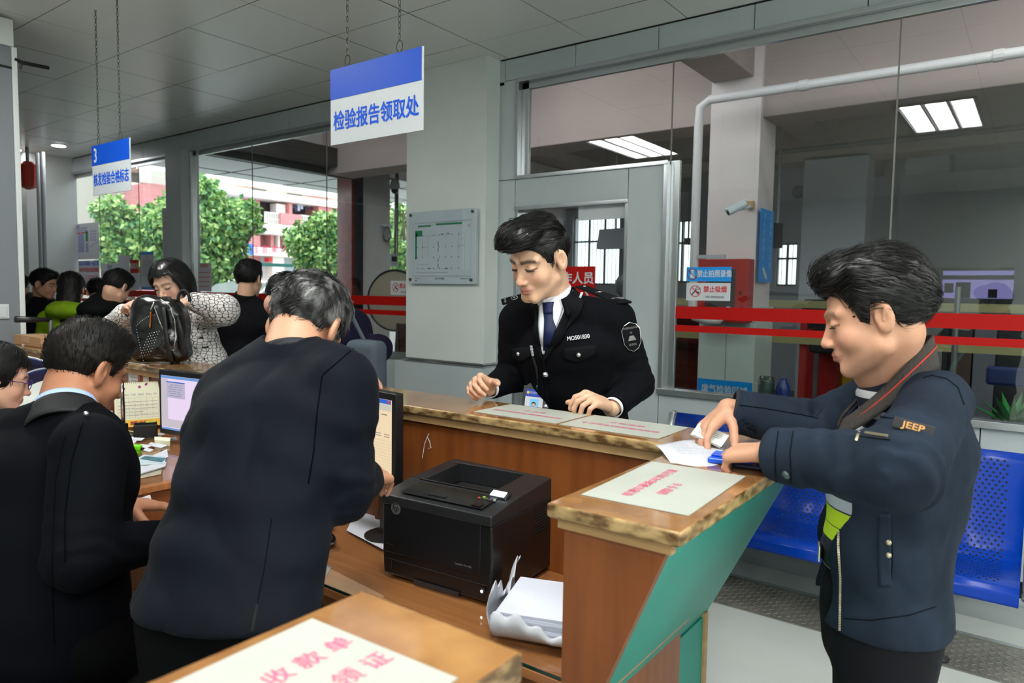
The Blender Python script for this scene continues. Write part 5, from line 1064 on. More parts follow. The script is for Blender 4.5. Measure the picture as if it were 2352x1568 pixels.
def nets(fn, lo, hi, h, smooth=1):
    lo = np.asarray(lo, float); hi = np.asarray(hi, float)
    def ev(P):
        out = np.empty(len(P), f32)
        for i in range(0, len(P), 300000): out[i:i+300000] = fn(P[i:i+300000].astype(f32))
        return out
    S = 16*h; n = np.ceil((hi-lo)/S).astype(int); g = np.stack(np.meshgrid(*[np.arange(k) for k in n], indexing='ij'), -1).reshape(-1, 3); mult = 16
    for nxt in (4, 1):
        S = mult*h; d = ev(lo+(g+.5)*S); g = g[np.abs(d) < S*1.05+.006]; r = mult//nxt
        o = np.stack(np.meshgrid(*[np.arange(r)]*3, indexing='ij'), -1).reshape(-1, 3); g = (g[:, None]*r+o[None]).reshape(-1, 3); mult = nxt
    D = (n*16+2).astype(np.int64)
    def idx(c): return (c[:, 0].astype(np.int64)*D[1]+c[:, 1])*D[2]+c[:, 2]
    off = np.array([[i, j, k] for i in (0, 1) for j in (0, 1) for k in (0, 1)])
    ci = idx(g); o = np.argsort(ci); g = g[o]; ci = ci[o]
    allc = (g[:, None]+off[None]).reshape(-1, 3); u, inv = np.unique(idx(allc), return_inverse=True)
    cc = np.stack([u//(D[1]*D[2]), (u//D[2]) % D[1], u % D[2]], 1); val = ev(lo+cc*h); v = val[inv].reshape(-1, 8)
    ins = v < 0; act = ins.any(1) & ~ins.all(1); g = g[act]; ci = ci[act]; v = v[act]
    acc = np.zeros((len(g), 3)); cnt = np.zeros(len(g))
    E = [(a, b) for a in range(8) for b in range(a+1, 8) if np.abs(off[a]-off[b]).sum() == 1]
    for a, b in E:
        m = (v[:, a] < 0) != (v[:, b] < 0); t = v[m, a]/(v[m, a]-v[m, b]); acc[m] += off[a]+(off[b]-off[a])*t[:, None]; cnt[m] += 1
    pos = lo+(g+acc/cnt[:, None])*h
    F = []
    def look(c):
        k = idx(c); p = np.searchsorted(ci, k); p[p >= len(ci)] = 0; return p, ci[p] == k
    for ax in range(3):
        e = np.zeros(3, int); e[ax] = 1; a0 = v[:, 0] < 0; j = int(np.where((off == e).all(1))[0][0]); a1 = v[:, j] < 0; m = a0 != a1
        b1 = np.zeros(3, int); b1[(ax+1) % 3] = 1; b2 = np.zeros(3, int); b2[(ax+2) % 3] = 1; gm = g[m]
        i0 = np.where(m)[0]; i1, o1 = look(gm-b1); i2, o2 = look(gm-b2); i3, o3 = look(gm-b1-b2); ok = o1 & o2 & o3; q = np.stack([i0, i1, i3, i2], 1)[ok]; fl = a0[m][ok]
        q[~fl] = q[~fl][:, ::-1]; F.append(q)
    F = np.concatenate(F)
    for _ in range(smooth):                                          # one light relaxation
        s = np.zeros_like(pos); c = np.zeros(len(pos))
        for a in range(4):
            b = (a+1) % 4; np.add.at(s, F[:, a], pos[F[:, b]]); np.add.at(c, F[:, a], 1); np.add.at(s, F[:, b], pos[F[:, a]]); np.add.at(c, F[:, b], 1)
        pos = pos*.5+.5*s/np.maximum(c, 1)[:, None]
    return pos, F
def to_mesh(name, pos, F, m, parent, col=None, smooth=True):
    me = bpy.data.meshes.new(name); me.vertices.add(len(pos)); me.vertices.foreach_set('co', pos.astype(f32).ravel()); me.loops.add(len(F)*4); me.polygons.add(len(F))
    me.loops.foreach_set('vertex_index', F.astype(np.int32).ravel()); me.polygons.foreach_set('loop_start', np.arange(0, len(F)*4, 4, dtype=np.int32)); me.update(calc_edges=True); me.validate()
    if col is not None:
        a = me.color_attributes.new('Col', 'FLOAT_COLOR', 'POINT'); c = np.ones((len(pos), 4), f32); c[:, :3] = col; a.data.foreach_set('color', c.ravel())
    return link(name, me, m, parent, smooth)
def sdf(name, fn, lo, hi, h, m, parent, colf=None, smooth=1):
    pos, F = nets(fn, lo, hi, h, smooth); return to_mesh(name, pos, F, m, parent, colf(pos) if colf else None)

# ------------------------------------------------------------------ people: head, hand, figure
LIN = lambda c: np.array(lin(c))
SKIN = (206, 160, 134)
def facing(px, py, yaw, pitch=0, roll=0):
    """head frame at a viewing ray: yaw 0 looks at the camera, +90 looks to the picture's left; rows x (to the picture side), y forward, z up"""
    d = ray(px, py); f = nrm([-d[0], -d[1], 0]); a = math.radians(-yaw); f = np.array([f[0]*math.cos(a)-f[1]*math.sin(a), f[0]*math.sin(a)+f[1]*math.cos(a), 0]); z = np.array([0, 0, 1.])
    p = math.radians(pitch); F_ = f*math.cos(p)-z*math.sin(p); U = z*math.cos(p)+f*math.sin(p); X = np.cross(F_, U); r = math.radians(roll)
    X2 = X*math.cos(r)+U*math.sin(r); U2 = U*math.cos(r)-X*math.sin(r); return np.stack([X2, F_, U2])
class Head:
    """x = the person's right-hand side, y = forward, z = up; origin between the ears at eye height"""
    def __init__(s, c, R, k=1.0, female=False, fat=0., nose=1.0, jaw=1.0): s.c = np.asarray(c, float); s.R = R; s.k = k; s.f = female; s.fat = fat; s.nose = nose; s.jaw = jaw
    def loc(s, P): return ((P-s.c.astype(f32))@s.R.T.astype(f32))/s.k
    def W(s, *p): return s.c+(np.array(p, float)*s.k)@s.R
    def sd(s, P):
        q = s.loc(P); q = np.stack([np.abs(q[:, 0]), q[:, 1], q[:, 2]], 1).astype(f32); ft = s.fat
        d = ell(q, (0, -.012, .033), (.0745, .094, .079))
        d = smin(d, ell(q, (0, .028, -.028), (.063+ft*.3, .062, .078)), .022)
        d = smin(d, cap(q, (.045+ft, .005, -.062), (.016, .074, -.096*s.jaw), .021, .017), .024)
        d = smin(d, ell(q, (0, .058, -.092*s.jaw), (.022+ft*.4, .024, .020)), .016)
        d = smin(d, ell(q, (.040+ft*.6, .052, -.035), (.021, .021, .022)), .016)       # cheek
        d = smin(d, cap(q, (.012, .083, .020), (.048, .064, .021), .0095, .008), .012)   # brow
        d = smax(d, -ell(q, (.031, .100, .0015), (.0185, .020, .0125)), .010)          # eye socket
        d = smin(d, ell(q, (.031, .0735, .000), (.0135, .0125, .0120)), .004)         # lids over the eyeball
        n = s.nose
        d = smin(d, cap(q, (0, .084, .004), (0, .104*(.5+.5*n), -.030), .0065, .0085), .012)
        d = smin(d, ell(q, (0, .1055*(.45+.55*n), -.036), (.0105, .0105, .0095)), .006)
        d = smin(d, ell(q, (.0125, .096, -.0395), (.0075, .009, .0065)), .005)
        d = smax(d, -ell(q, (.0065, .1, -.0470), (.0036, .005, .0035)), .002)
        d = smin(d, ell(q, (0, .082, -.063), (.022, .0135, .0155)), .012)               # muzzle
        d = smin(d, cap(q, (0, .0945, -.0605), (.017, .0855, -.0635), .0048, .0022), .004)
        d = smin(d, cap(q, (0, .0935, -.0705), (.014, .0860, -.0690), .0056, .0028), .004)
        d = smax(d, -cap(q, (0, .101, -.0652), (.020, .090, -.0685), .0016, .0010), .0022)
        e = q-np.array([.0785, -.012, -.006], f32)                                       # ear
        a = math.radians(20); ca, sa = math.cos(a), math.sin(a); ex = e[:, 0]*ca+e[:, 1]*sa; ey = -e[:, 0]*sa+e[:, 1]*ca; E_ = np.stack([ex, ey, e[:, 2]], 1)
        ear = ell(E_, (0, 0, 0), (.0085, .0185, .0325)); ear = smax(ear, -ell(E_, (.0108, .003, .005), (.0100, .0118, .0200)), .003); ear = smin(ear, cap(E_, (.004, -.004, .012), (.0045, .002, -.006), .0026, .0026), .003); ear = smin(ear, ell(E_, (.001, .004, -.022), (.0065, .009, .0105)), .006); ear = smin(ear, ell(E_, (.0, .013, -.002), (.005, .004, .007)), .004)
        d = smin(d, ear, .006); return d*s.k
    def color(s, pos, col, base, lip=(186, 104, 98), brow=(30, 24, 22), stub=0., browl=1.0):
        q = s.loc(pos.astype(f32)); x = np.abs(q[:, 0]); y = q[:, 1]; z = q[:, 2]; near = (np.linalg.norm(q, axis=1) < .17) & (y > .0)
        def blend(m, c): nonlocal col; m = (m*near)[:, None]; col = col*(1-m)+LIN(c)*m
        g = lambda dx, dy, sx, sy: np.exp(-((dx/sx)**2+(dy/sy)**2))
        if stub: blend(np.clip(stub*(z < -.045)*1.0*np.clip((-.045-z)/.02, 0, 1)*(y > .02), 0, 1), (150, 120, 104))
        blend(.45*np.clip(1-np.linalg.norm(q*np.array([1, 1, .8])-np.array([0, -.012, -.005]), axis=1)*0, 0, 1)*(x > .074)*(np.abs(y+.01) < .03), (205, 120, 104)) if False else None
        blend(.35*g(x-.040, z+.034, .022, .018)*(y > .03), (214, 140, 120))
        blend(.30*g(x, z+.037, .014, .012)*(y > .08), (214, 136, 116))
        blend(np.clip(1.6*g(x, z+.0605-.0*x, .0175, .0052), 0, 1)*(y > .07)*.85, lip); blend(np.clip(1.6*g(x, z+.0712, .0155, .0058), 0, 1)*(y > .07)*.85, lip)
        blend(np.clip(2*g(x, z+.0658-(x*x)*1.0, .021, .0013), 0, 1)*(y > .07)*.8, (110, 50, 46))
        bz = .0215+.10*(x-.015)-3.2*np.maximum(x-.034, 0)**1.0*.10; blend(np.clip(2.2*np.exp(-((z-bz)/.0042)**2), 0, 1)*(x > .010)*(x < .052)*(y > .04)*browl*.85, brow)
        ez = -.0035-((x-.031)**2)*-8; blend(np.clip(2*np.exp(-((z-ez)/.0016)**2), 0, 1)*(np.abs(x-.031) < .0165)*(y > .055)*.9, (24, 18, 16))
        blend(np.clip(g(x-.0065, z+.0475, .004, .003)*1.5, 0, 1)*(y > .085)*.7, (90, 50, 44))
        return col
def eyes(hd, parent, dark=(20, 15, 14)):
    mb = MB()
    for s in (-1, 1):
        pts = [hd.W(s*x, .0875-abs(x-.030)*.30-max(0, x-.034)*.5, -.0052+.0035*(1-((x-.031)/.015)**2)*0-.9*(x-.031)**2*8) for x in np.linspace(.0165, .0455, 9)]
        mb.tube(pts, [.0006*hd.k]+[.0015*hd.k]*7+[.0007*hd.k], 6)
    return mb.build('eyelashes', mat('lash %d' % dark[0], dark, rough=.6), parent)
def hand_caps(wrist, X, N, side, curl, sc=1.0, thumb=(.6, .3, .3), spread=.10):
    """wrist point, X finger direction, N palm normal, side=+1 thumb towards N cross X; curl per finger (knuckle, middle, tip) in radians"""
    X = nrm(X); N = nrm(np.array(N)-X*float(np.dot(N, X))); Wd = np.cross(N, X)*side; C = []; w = np.array(wrist, float)
    Lp = .088*sc; ends = []
    for i, (off, L, r) in enumerate(((.030, .074, .0088), (.0102, .083, .0091), (-.0098, .077, .0087), (-.0290, .061, .0078))):
        base = w+X*(Lp-(.004, 0, .003, .010)[i]*sc)+Wd*off*sc; C.append((w+X*.018*sc+Wd*off*.55*sc, base, .0125*sc, .0100*sc, -1)); d = nrm(X+Wd*spread*(1.3-i)*.5); p = base; a = 0
        for j, fr in enumerate((.45, .30, .25)):
            a += curl[i][j]; dd = d*math.cos(a)+N*math.sin(a); q = p+dd*L*fr*sc; C.append((p, q, r*sc*(1-.07*j), r*sc*(1-.07*(j+1)), i)); p = q
        ends.append((p, dd))
    b = w+X*.022*sc+Wd*.026*sc+N*.006*sc; d = nrm(X*(1-thumb[0])+Wd*thumb[0]*1.1+N*thumb[1]); q = b+d*.040*sc
    C.append((w+X*.012*sc+Wd*.012*sc, b, .0150*sc, .0155*sc, -1)); C.append((b, q, .0140*sc, .0112*sc, 4)); d2 = nrm(d+N*thumb[2]+X*.35); q2 = q+d2*.031*sc; C.append((q, q2, .0108*sc, .0102*sc, 4)); d3 = nrm(d2+N*thumb[2]*.6+X*.15); q3 = q2+d3*.022*sc; C.append((q2, q3, .0100*sc, .0080*sc, 4)); ends.append((q3, d3))
    for a_, b_ in ((w+X*.02*sc+Wd*.018*sc, w+X*(Lp-.012*sc)+Wd*.027*sc), (w+X*.02*sc-Wd*.014*sc, w+X*(Lp-.018*sc)-Wd*.025*sc), (w+X*.02*sc, w+X*(Lp-.012*sc))): C.append((a_, b_, .0145*sc, .0118*sc, -1))
    return C, ends
def hand_sd(P, C):
    A = np.array([c[0] for c in C]+[c[1] for c in C]); lo = A.min(0)-.05; hi = A.max(0)+.05
    def fn(Q):
        palm = None; fs = {}
        for a, b, ra, rb, tg in C:
            e = cap(Q, a, b, ra, rb)
            if tg < 0: palm = e if palm is None else smin(palm, e, .010)
            else: fs[tg] = e if tg not in fs else smin(fs[tg], e, .003)
        f = None
        for e in fs.values(): f = e if f is None else smin(f, e, .0012)
        return smin(palm, f, .007)
    return region(P, lo, hi, fn)
def nails(ends, Ns, parent, sc=1.0): pass
def secs(P, S, U, k=.035):
    """trunk through sections [(centre, (half width, half depth)), ...]"""
    d = None
    for (a, ra), (b, rb) in zip(S[:-1], S[1:]):
        e = ecap(P, a, b, (ra[0]-.008, ra[1]-.008), (rb[0]-.008, rb[1]-.008), U); d = e if d is None else smin(d, e, k)
    return d
def hit(fn, px, py, t0=.6, t1=6, lift=0.):
    px = np.atleast_1d(px); py = np.atleast_1d(py); D = CR[None]*((px-W_PX/2)/F_PX)[:, None]-CU[None]*((py-H_PX/2)/F_PX)[:, None]+CF[None]; n = np.linalg.norm(D, axis=1); t = np.full(len(px), t0)
    for _ in range(90):
        d = fn((CAM+D*t[:, None]).astype(f32)); t = np.minimum(t+np.clip(d, -.02, .2)*.7/n, t1)
    return CAM+D*(t-lift)[:, None]
def normal(fn, p, e=.002):
    p = np.atleast_2d(p); g = np.stack([fn((p+np.eye(3)[i]*e).astype(f32))-fn((p-np.eye(3)[i]*e).astype(f32)) for i in range(3)], 1); return g/np.maximum(np.linalg.norm(g, axis=1)[:, None], 1e-9)
def resamp(pts, n):
    pts = np.array(pts, float); L = np.concatenate([[0], np.cumsum(np.linalg.norm(np.diff(pts, axis=0), axis=1))]); s = np.linspace(0, L[-1], n); return np.stack([np.interp(s, L, pts[:, i]) for i in range(pts.shape[1])], 1)
def patch(name, fn, A, B, m, parent, nu=14, nv=24, lift=.004, th=.003, t0=.6, t1=6):
    """cloth piece lying on a surface, between two outlines A and B"""
    a = resamp(A, nv); b = resamp(B, nv); G = np.array([[a[j]*(1-i/(nu-1))+b[j]*i/(nu-1) for i in range(nu)] for j in range(nv)]).reshape(-1, 2)
    p = hit(fn, G[:, 0], G[:, 1], t0, t1); n = normal(fn, p); vd = nrm(CAM-p.mean(0)); n[(n@vd) < .1] = vd; p = p+n*lift
    return MB().add(p, [(j*nu+i, j*nu+i+1, (j+1)*nu+i+1, (j+1)*nu+i) for j in range(nv-1) for i in range(nu-1)]).build(name, m, parent, smooth=True, solid=th)
def seamline(name, fn, pts, m, parent, r=.0012, lift=.0008, n=40, t0=.6, t1=6):
    q = resamp(pts, n); p = hit(fn, q[:, 0], q[:, 1], t0, t1); nn = normal(fn, p); return MB().tube(list(p+nn*lift), r, 5).build(name, m, parent, smooth=True)
def biggest(pos, F):
    """drop loose crumbs: keep the largest connected piece"""
    L = np.arange(len(pos)); 
    for _ in range(400):
        m = L[F].min(1); n = L.copy(); np.minimum.at(n, F.ravel(), np.repeat(m, 4)); n = n[n]
        if (n == L).all(): break
        L = n
    v, c = np.unique(L[F[:, 0]], return_counts=True); k = v[c.argmax()]; F = F[L[F[:, 0]] == k]; u, inv = np.unique(F, return_inverse=True); return pos[u], inv.reshape(-1, 4)
def hairdo(hd, parent, m, fn, lo, hi, h=.004, comb=None, ns=700, seg=6, ln=.05, rad=.0007, lift=.002, seed=1, colf=None, curl=.3):
    """hair: a solid mass in the head's frame plus fine strands over it"""
    L_, H_ = np.array(lo)*hd.k, np.array(hi)*hd.k; cs = np.array([[x, y, z] for x in (L_[0], H_[0]) for y in (L_[1], H_[1]) for z in (L_[2], H_[2])])@hd.R+hd.c
    F_ = lambda P: fn(hd.loc(P))*hd.k
    pos, Fc = biggest(*nets(F_, cs.min(0)-.01, cs.max(0)+.01, h)); o = to_mesh('hair', pos, Fc, m, parent, colf(pos) if colf else None)
    if comb is not None:
        R = np.random.RandomState(seed); p = pos[R.randint(0, len(pos), ns)]; path = [p]; ds = ln*R.uniform(.5, 1.2, ns)[:, None]/seg; off = lift*R.uniform(.2, 1.6, ns); n = normal(F_, p)
        keep = np.ones(ns, bool)
        for s in range(seg):
            q = hd.loc(p.astype(f32)); d = (comb(q)@hd.R)+R.normal(size=(ns, 3))*.12*curl; n = normal(F_, p); d = d-n*(d*n).sum(1)[:, None]*.8; d /= np.maximum(np.linalg.norm(d, axis=1)[:, None], 1e-6)
            p = p+d*ds; e = F_(p.astype(f32)); n = normal(F_, p); p = p-n*(e-off*(1+s*.4))[:, None]*.8; path.append(p)
        path = np.stack(path, 1); mb = MB(); vs = []; fs = []
        side = np.cross(path[:, -1]-path[:, 0], normal(F_, path[:, 0])); side /= np.maximum(np.linalg.norm(side, axis=1)[:, None], 1e-6); up = normal(F_, path[:, 0])
        K = 3; ang = [0, 2.1, 4.2]; k = path.shape[1]; w_ = np.array([.5, 1, 1, .9, .7, .45, .2])[:k]*rad*hd.k
        V_ = path[:, :, None, :]+(np.cos(ang)[None, None, :, None]*side[:, None, None, :]+np.sin(ang)[None, None, :, None]*up[:, None, None, :])*w_[None, :, None, None]
        b = np.arange(ns)[:, None, None]*k*K; i = np.arange(k-1)[None, :, None]; j = np.arange(K)[None, None, :]
        Q = np.stack([b+i*K+j, b+i*K+(j+1) % K, b+(i+1)*K+(j+1) % K, b+(i+1)*K+j], -1).reshape(-1, 4)
        o2 = to_mesh('hair_strands', V_.reshape(-1, 3), Q, m, parent, colf(V_.reshape(-1, 3)) if colf else None); o2['kind'] = 'stuff'
    return F_
def collar(name, c, ax, fr, r, zt, zb, m, parent, gap=.35, flare=.012, th=.003, drop=.03, n=44, ry=1.0):
    """turned collar round the neck: c centre, ax neck axis, fr front direction; gap = half opening at the throat in radians"""
    ax = nrm(ax); fr = nrm(np.array(fr)-ax*float(np.dot(fr, ax))); sd_ = np.cross(ax, fr); c = np.array(c, float)
    def g(u, v):
        a = gap+u*(2*math.pi-2*gap); f = max(0, math.cos(a)); k = 1-v
        return c+(fr*math.cos(a)*ry+sd_*math.sin(a))*(r+flare*k)+ax*(zt-drop*.35*f*f-(zt-zb+drop*f**3)*k)
    return MB().grid(g, n, 6).build(name, m, parent, smooth=True, solid=th)
def figure(label, hd, nb, torso, U, arms, legs=None, hands=(), base=SKIN, h=.004, neck=.054, colk=None, cat='person', group=None, nlean=None):
    """nb neck base; torso sections (slimmer than the clothes); arms/legs = chains of joints"""
    t = thing('person', label, cat, (hd.c[0], hd.c[1], 0), group)
    pts = [hd.c]+[np.array(s[0]) for s in torso]+[np.array(p) for a in arms for p in a]+[np.array(p) for a in (legs or []) for p in a]+[np.array(c[1]) for H_ in hands for c in H_]
    pts = np.array(pts); lo = pts.min(0)-.22; hi = pts.max(0)+.22; r = .17*hd.k
    slim = [(c, (a*.80, b*.78)) for c, (a, b) in torso]
    def fn(P):
        d = secs(P, slim, U); d = smin(d, cap(P, hd.W(0, -.026, -.045), nb, neck*hd.k, neck*1.12), .025)
        for a in arms: d = smin(d, chainf(P, a, [.046, .036, .0255][:len(a)] if len(a) <= 3 else [.046, .036, .026, .026]), .02)
        for a in (legs or []): d = smin(d, chainf(P, a, [.075, .050, .036]), .03)
        hh = region(P, hd.c-r, hd.c+r, hd.sd, .30); d = smin(d, hh, .018)
        for C in hands: d = smin(d, hand_sd(P, C), .006)
        return d
    def cf(pos):
        col = np.tile(LIN(base), (len(pos), 1)); nz = noise(pos.astype(f32), 38.)[:, None]; col = col*(1+.10*nz*np.array([.4, 1, 1.1])); hk = colk or {}
        for C in hands:
            for c in C:
                if c[4] >= 0:
                    dd = np.linalg.norm(pos-np.array(c[1]), axis=1); m = np.clip(.30*np.exp(-(dd/.010)**2), 0, 1)[:, None]; col = col*(1-m)+LIN((206, 128, 112))*m
        return hd.color(pos, col, base, **hk)
    sk = mat('skin', SKIN, rough=.48, vcol=True, spec=.35, bump=.04, bscale=500); MATS['skin'].node_tree.nodes['Principled BSDF'].inputs['Subsurface Weight'].default_value = .06; MATS['skin'].node_tree.nodes['Principled BSDF'].inputs['Subsurface Radius'].default_value = (.012, .004, .002); MATS['skin'].node_tree.nodes['Principled BSDF'].inputs['Subsurface Scale'].default_value = .5
    sdf('body', fn, lo, hi, h, sk, t, cf); t['_'] = 0; del t['_']
    return t, fn
def cloth(name, fn, pts, h, m, parent, pad=.2, colf=None): pts = np.array([np.array(p) for p in pts]); return sdf(name, fn, pts.min(0)-pad, pts.max(0)+pad, h, m, parent, colf)
def folds(P, d, amp=.004, s=16., s2=42., st=(1, 1, 1)):
    st = np.asarray(st, f32); r1 = np.abs(noise(P*st+noise(P, 5.)[:, None]*.05, s*1.5))*2-.35; r2 = np.abs(noise(P*st+3.1, s2*.9))*2-.35; return d+amp*1.3*noise(P*st, s*.8)-amp*.9*r1-amp*.35*r2
def elbow_folds(P, e, ax, amp=.006, r=.10, f=70.):
    """rings of creases around a bent joint"""
    q = P-np.asarray(e, f32); m = np.exp(-((q*q).sum(1))/(r*r)); w_ = np.sin((q@np.asarray(nrm(ax), f32))*f*2.4+7*noise(P, 16.)); return amp*.42*m*np.sign(w_)*np.abs(w_)**.7
# ------------------------------------------------------------------ the officer behind the counter
M['uniform'] = mat('black uniform wool', (5, 6, 11), rough=.85, spec=.12, sheen=.0, bump=.06, bscale=700)
M['shirtw'] = mat('white shirt cotton', (226, 228, 234), rough=.7); M['silver'] = mat('silver badge', (205, 206, 208), rough=.25, metal=.9)
HB = mat('black hair', (7, 6, 6), rough=.36, spec=.45)
def cut(z, y, pts):                                                  # hairline height as a function of how far forward
    ys = [p[0] for p in pts]; zs = [p[1] for p in pts]; return np.interp(y, ys, zs)
def cranium(q, t, tt=0.): return ell(q, (0, -.013, .035+tt*.3), (.0750+t, .0945+t, .079+t+tt))
SHORT = [(-.11, -.045), (-.085, -.060), (-.05, -.052), (-.03, -.035), (-.012, .028), (.012, .026), (.018, -.020), (.036, -.022), (.040, .015), (.055, .040), (.075, .062), (.11, .066)]
def officer():
    hd = Head(V(1238, 594, 2.36), facing(1238, 594, 42, 24, 3), 1.10, fat=.0, jaw=1.0)
    nb = V(1276, 694, 2.43)
    U = nrm(V(1430, 722, 2.40)-V(1178, 722, 2.56))
    SR, SL = V(1190, 738, 2.54), V(1412, 738, 2.42)
    S = [(V(1300, 745, 2.48), (.150, .085)), (V(1308, 800, 2.48), (.185, .115)), (V(1318, 880, 2.52), (.165, .110)), (V(1330, 960, 2.57), (.160, .108)), (V(1338, 1060, 2.62), (.175, .115))]
    EL, WL = V(1462, 880, 2.44), V(1405, 938, 2.26); ER, WR = V(1180, 862, 2.60), V(1122, 893, 2.46)
    gz = lambda p, z: np.array([p[0], p[1], z])
    hp = V(1338, 1060, 2.64); lg = [[hp+U*s*.09+[0, 0, -.03], gz(hp+U*s*.10, .50), gz(hp+U*s*.10, .09)] for s in (-1, 1)]
    # his left hand (picture right): fingers curled, knuckles up, pointing to the picture's left
    XL = nrm(V(1335, 908, 2.17)-WL); CL, e1 = hand_caps(V(1398, 932, 2.25), XL, nrm(-CU*.75-CR*.1-CF*-.35), 1, [(.75, .85, .4), (.85, .95, .5), (.95, 1.0, .5), (1.0, 1.0, .5)], 1.05, (.55, .45, .3))
    XR_ = nrm(V(1085, 878, 2.40)-WR); CRh, e2 = hand_caps(V(1128, 893, 2.45), XR_, nrm(-CU*.6+CR*.35-CF*.5), -1, [(.9, 1.0, .6), (1.0, 1.1, .6), (1.05, 1.15, .6), (1.1, 1.1, .6)], 1.05, (.5, .55, .4))
    t, bf = figure('person in a black uniform leaning on the far counter, looking down at it', hd, nb, S, U, [[SL, EL, WL], [SR, ER, WR]], lg, [CL, CRh], base=(212, 170, 142), h=.0033, colk=dict(lip=(206, 132, 120), brow=(26, 22, 22), stub=0))
    eyes(hd, t)
    def hair(q):
        x, y, z = q[:, 0], q[:, 1], q[:, 2]
        side = cranium(q, .006); top = smin(ell(q, (.004, .0, .098), (.068, .092, .036)), ell(q, (.000, .070, .098), (.062, .050, .036)), .03); top = smin(top, ell(q, (.010, .096, .082), (.046, .030, .022)), .02)
        top = top+.006*noise(q*np.array([1, .35, .6], f32), 60.)+.003*noise(q*np.array([1, .3, .5], f32), 150.)
        side = smax(side, (cut(z, y, SHORT)-z)*.8, .008); side = side+.0015*noise(q, 160.)
        top = smax(top, .058-z-.0*y, .02); return smin(side, top, .012)
    comb = lambda q: np.stack([.35*np.ones(len(q)), .9*np.ones(len(q)), .15-.3*(q[:, 1] > .05)], 1)*np.where(q[:, 2:3] > .05, 1, 0)+np.array([0, -.25, -1.])*np.where(q[:, 2:3] > .05, 0, 1)
    hairdo(hd, t, HB, hair, (-.10, -.13, -.08), (.10, .15, .16), .0032, comb, 1500, 6, .055, .0008, .002, 3)
    # trousers, shoes
    cloth('trousers', lambda P: folds(P, smin(smin(secs(P, [(hp+[0, 0, .12], (.165, .115)), (hp-[0, 0, .05], (.175, .12))], U), chainf(P, lg[0], [.088, .066, .052]), .03), chainf(P, lg[1], [.088, .066, .052]), .03), .003), lg[0]+lg[1]+[hp], .008, mat('black trousers', (16, 16, 18), rough=.8), t)
    fw = nrm([-hp[0], -hp[1], 0])
    for l in lg: MB().ball(l[2]+fw*.06-[0, 0, .045], (.055, .055, .045), 16).ball(l[2]+fw*.12-[0, 0, .052], (.05, .05, .036), 16).build('shoe', M['black'], t, smooth=True)
    neckh = hd.W(0, -.01, -.09)
    def jk(P):
        d = secs(P, [(S[0][0]-[0, 0, .0], (.155, .082)), (S[1][0], (.200, .128)), (S[2][0], (.182, .125)), (S[3][0], (.178, .124)), (S[4][0], (.198, .132))], U, .04)
        d = smin(d, cap(P, nb+U*.045+[0, 0, -.012], SL+[0, 0, .008], .046, .058), .035); d = smin(d, cap(P, nb-U*.045+[0, 0, -.012], SR+[0, 0, .008], .046, .058), .035)
        a = chainf(P, [SL, EL, WL+(WL-EL)*-.06], [.070, .060, .041]); b = chainf(P, [SR, ER, WR+(WR-ER)*-.06], [.070, .060, .041])
        a = a+elbow_folds(P, EL, SL-EL, .005, .11)+elbow_folds(P, SL-[0, 0, .08], SL-EL, .004, .08, 60); b = b+elbow_folds(P, ER, SR-ER, .005, .11)
        d = smin(d, a, .022); d = smin(d, b, .022); d = folds(P, d, .0042, 10, 30)
        d = smax(d, -(cap(P, nb+[0, 0, .012], neckh+[0, 0, .05], .058, .070)), .008)
        # cuffs are open ends
        for w_, e_ in ((WL, EL), (WR, ER)):
            ax = nrm(w_-e_); q = P-np.asarray(w_-ax*.015, f32); d = np.where(((P-np.asarray(w_, f32))**2).sum(1) < .0225, smax(d, q@ax.astype(f32), .003), d)
        return d
    cloth('uniform_jacket', jk, [s[0] for s in S]+[SL, EL, WL, SR, ER, WR], .0045, M['uniform'], t)
    for w_, e_ in ((WL, EL), (WR, ER)):
        ax = nrm(w_-e_); c = w_-ax*.022; MB().lathe(c, [(.031, 0), (.0335, .004), (.0345, .020), (.032, .021), (.030, .0)], 28, ax).build('shirt_cuff', M['shirtw'], t, smooth=True)
    hp_ = lambda x, y, l=.0: hit(jk, x, y, 1.8, 3.2)[0]+nrm(CAM-V(x, y, 2.4))*l
    nax = nrm(hd.W(0, -.022, -.06)-nb); frt = nrm(np.cross([0, 0, 1.], U)); frt = frt if frt@CF < 0 else -frt
    shf = lambda P: smin(cap(P, nb-nax*.03, nb+nax*.022, .064, .0615), cap(P, nb+frt*.03-[0, 0, .03], nb+frt*.045-[0, 0, .10], .045, .05), .02)
    cloth('shirt', shf, [nb], .005, M['shirtw'], t); both = lambda P: np.minimum(jk(P), shf(P))
    pw = lambda name, A, B, m, lift, th=.0025, nu=12, nv=20: patch(name, both, A, B, m, t, nu, nv, lift, th, 1.8, 3.2)
    # shirt front, tie, collar and lapels laid over the chest
    pw('shirt_front', [(1238, 700), (1236, 745), (1240, 790), (1246, 812)], [(1306, 668), (1290, 715), (1272, 765), (1252, 815)], M['shirtw'], .0015)
    tie = mat('navy tie satin', (10, 24, 64), rough=.45, spec=.3)
    pw('tie', [(1250, 708), (1252, 735), (1250, 775), (1250, 806)], [(1270, 706), (1270, 735), (1276, 752), (1262, 806)], tie, .006, .004); pw('tie_knot', [(1250, 696), (1253, 722)], [(1272, 694), (1268, 722)], tie, .009, .006, 6, 6)
    def quadp(name, P4, m, th=.003, sm=6):
        a, b, c, d = [np.array(p) for p in P4]; return MB().grid(lambda u, v: (a*(1-u)+b*u)*(1-v)+(d*(1-u)+c*u)*v+nrm(CAM-a)*(.006*math.sin(u*3.14)*math.sin(v*3.14)), sm, sm).build(name, m, t, smooth=True, solid=th)
    collar('shirt_collar', nb+nax*.004, nax, frt, .0625, .042, -.004, M['shirtw'], t, .16, .010, .003, .040)
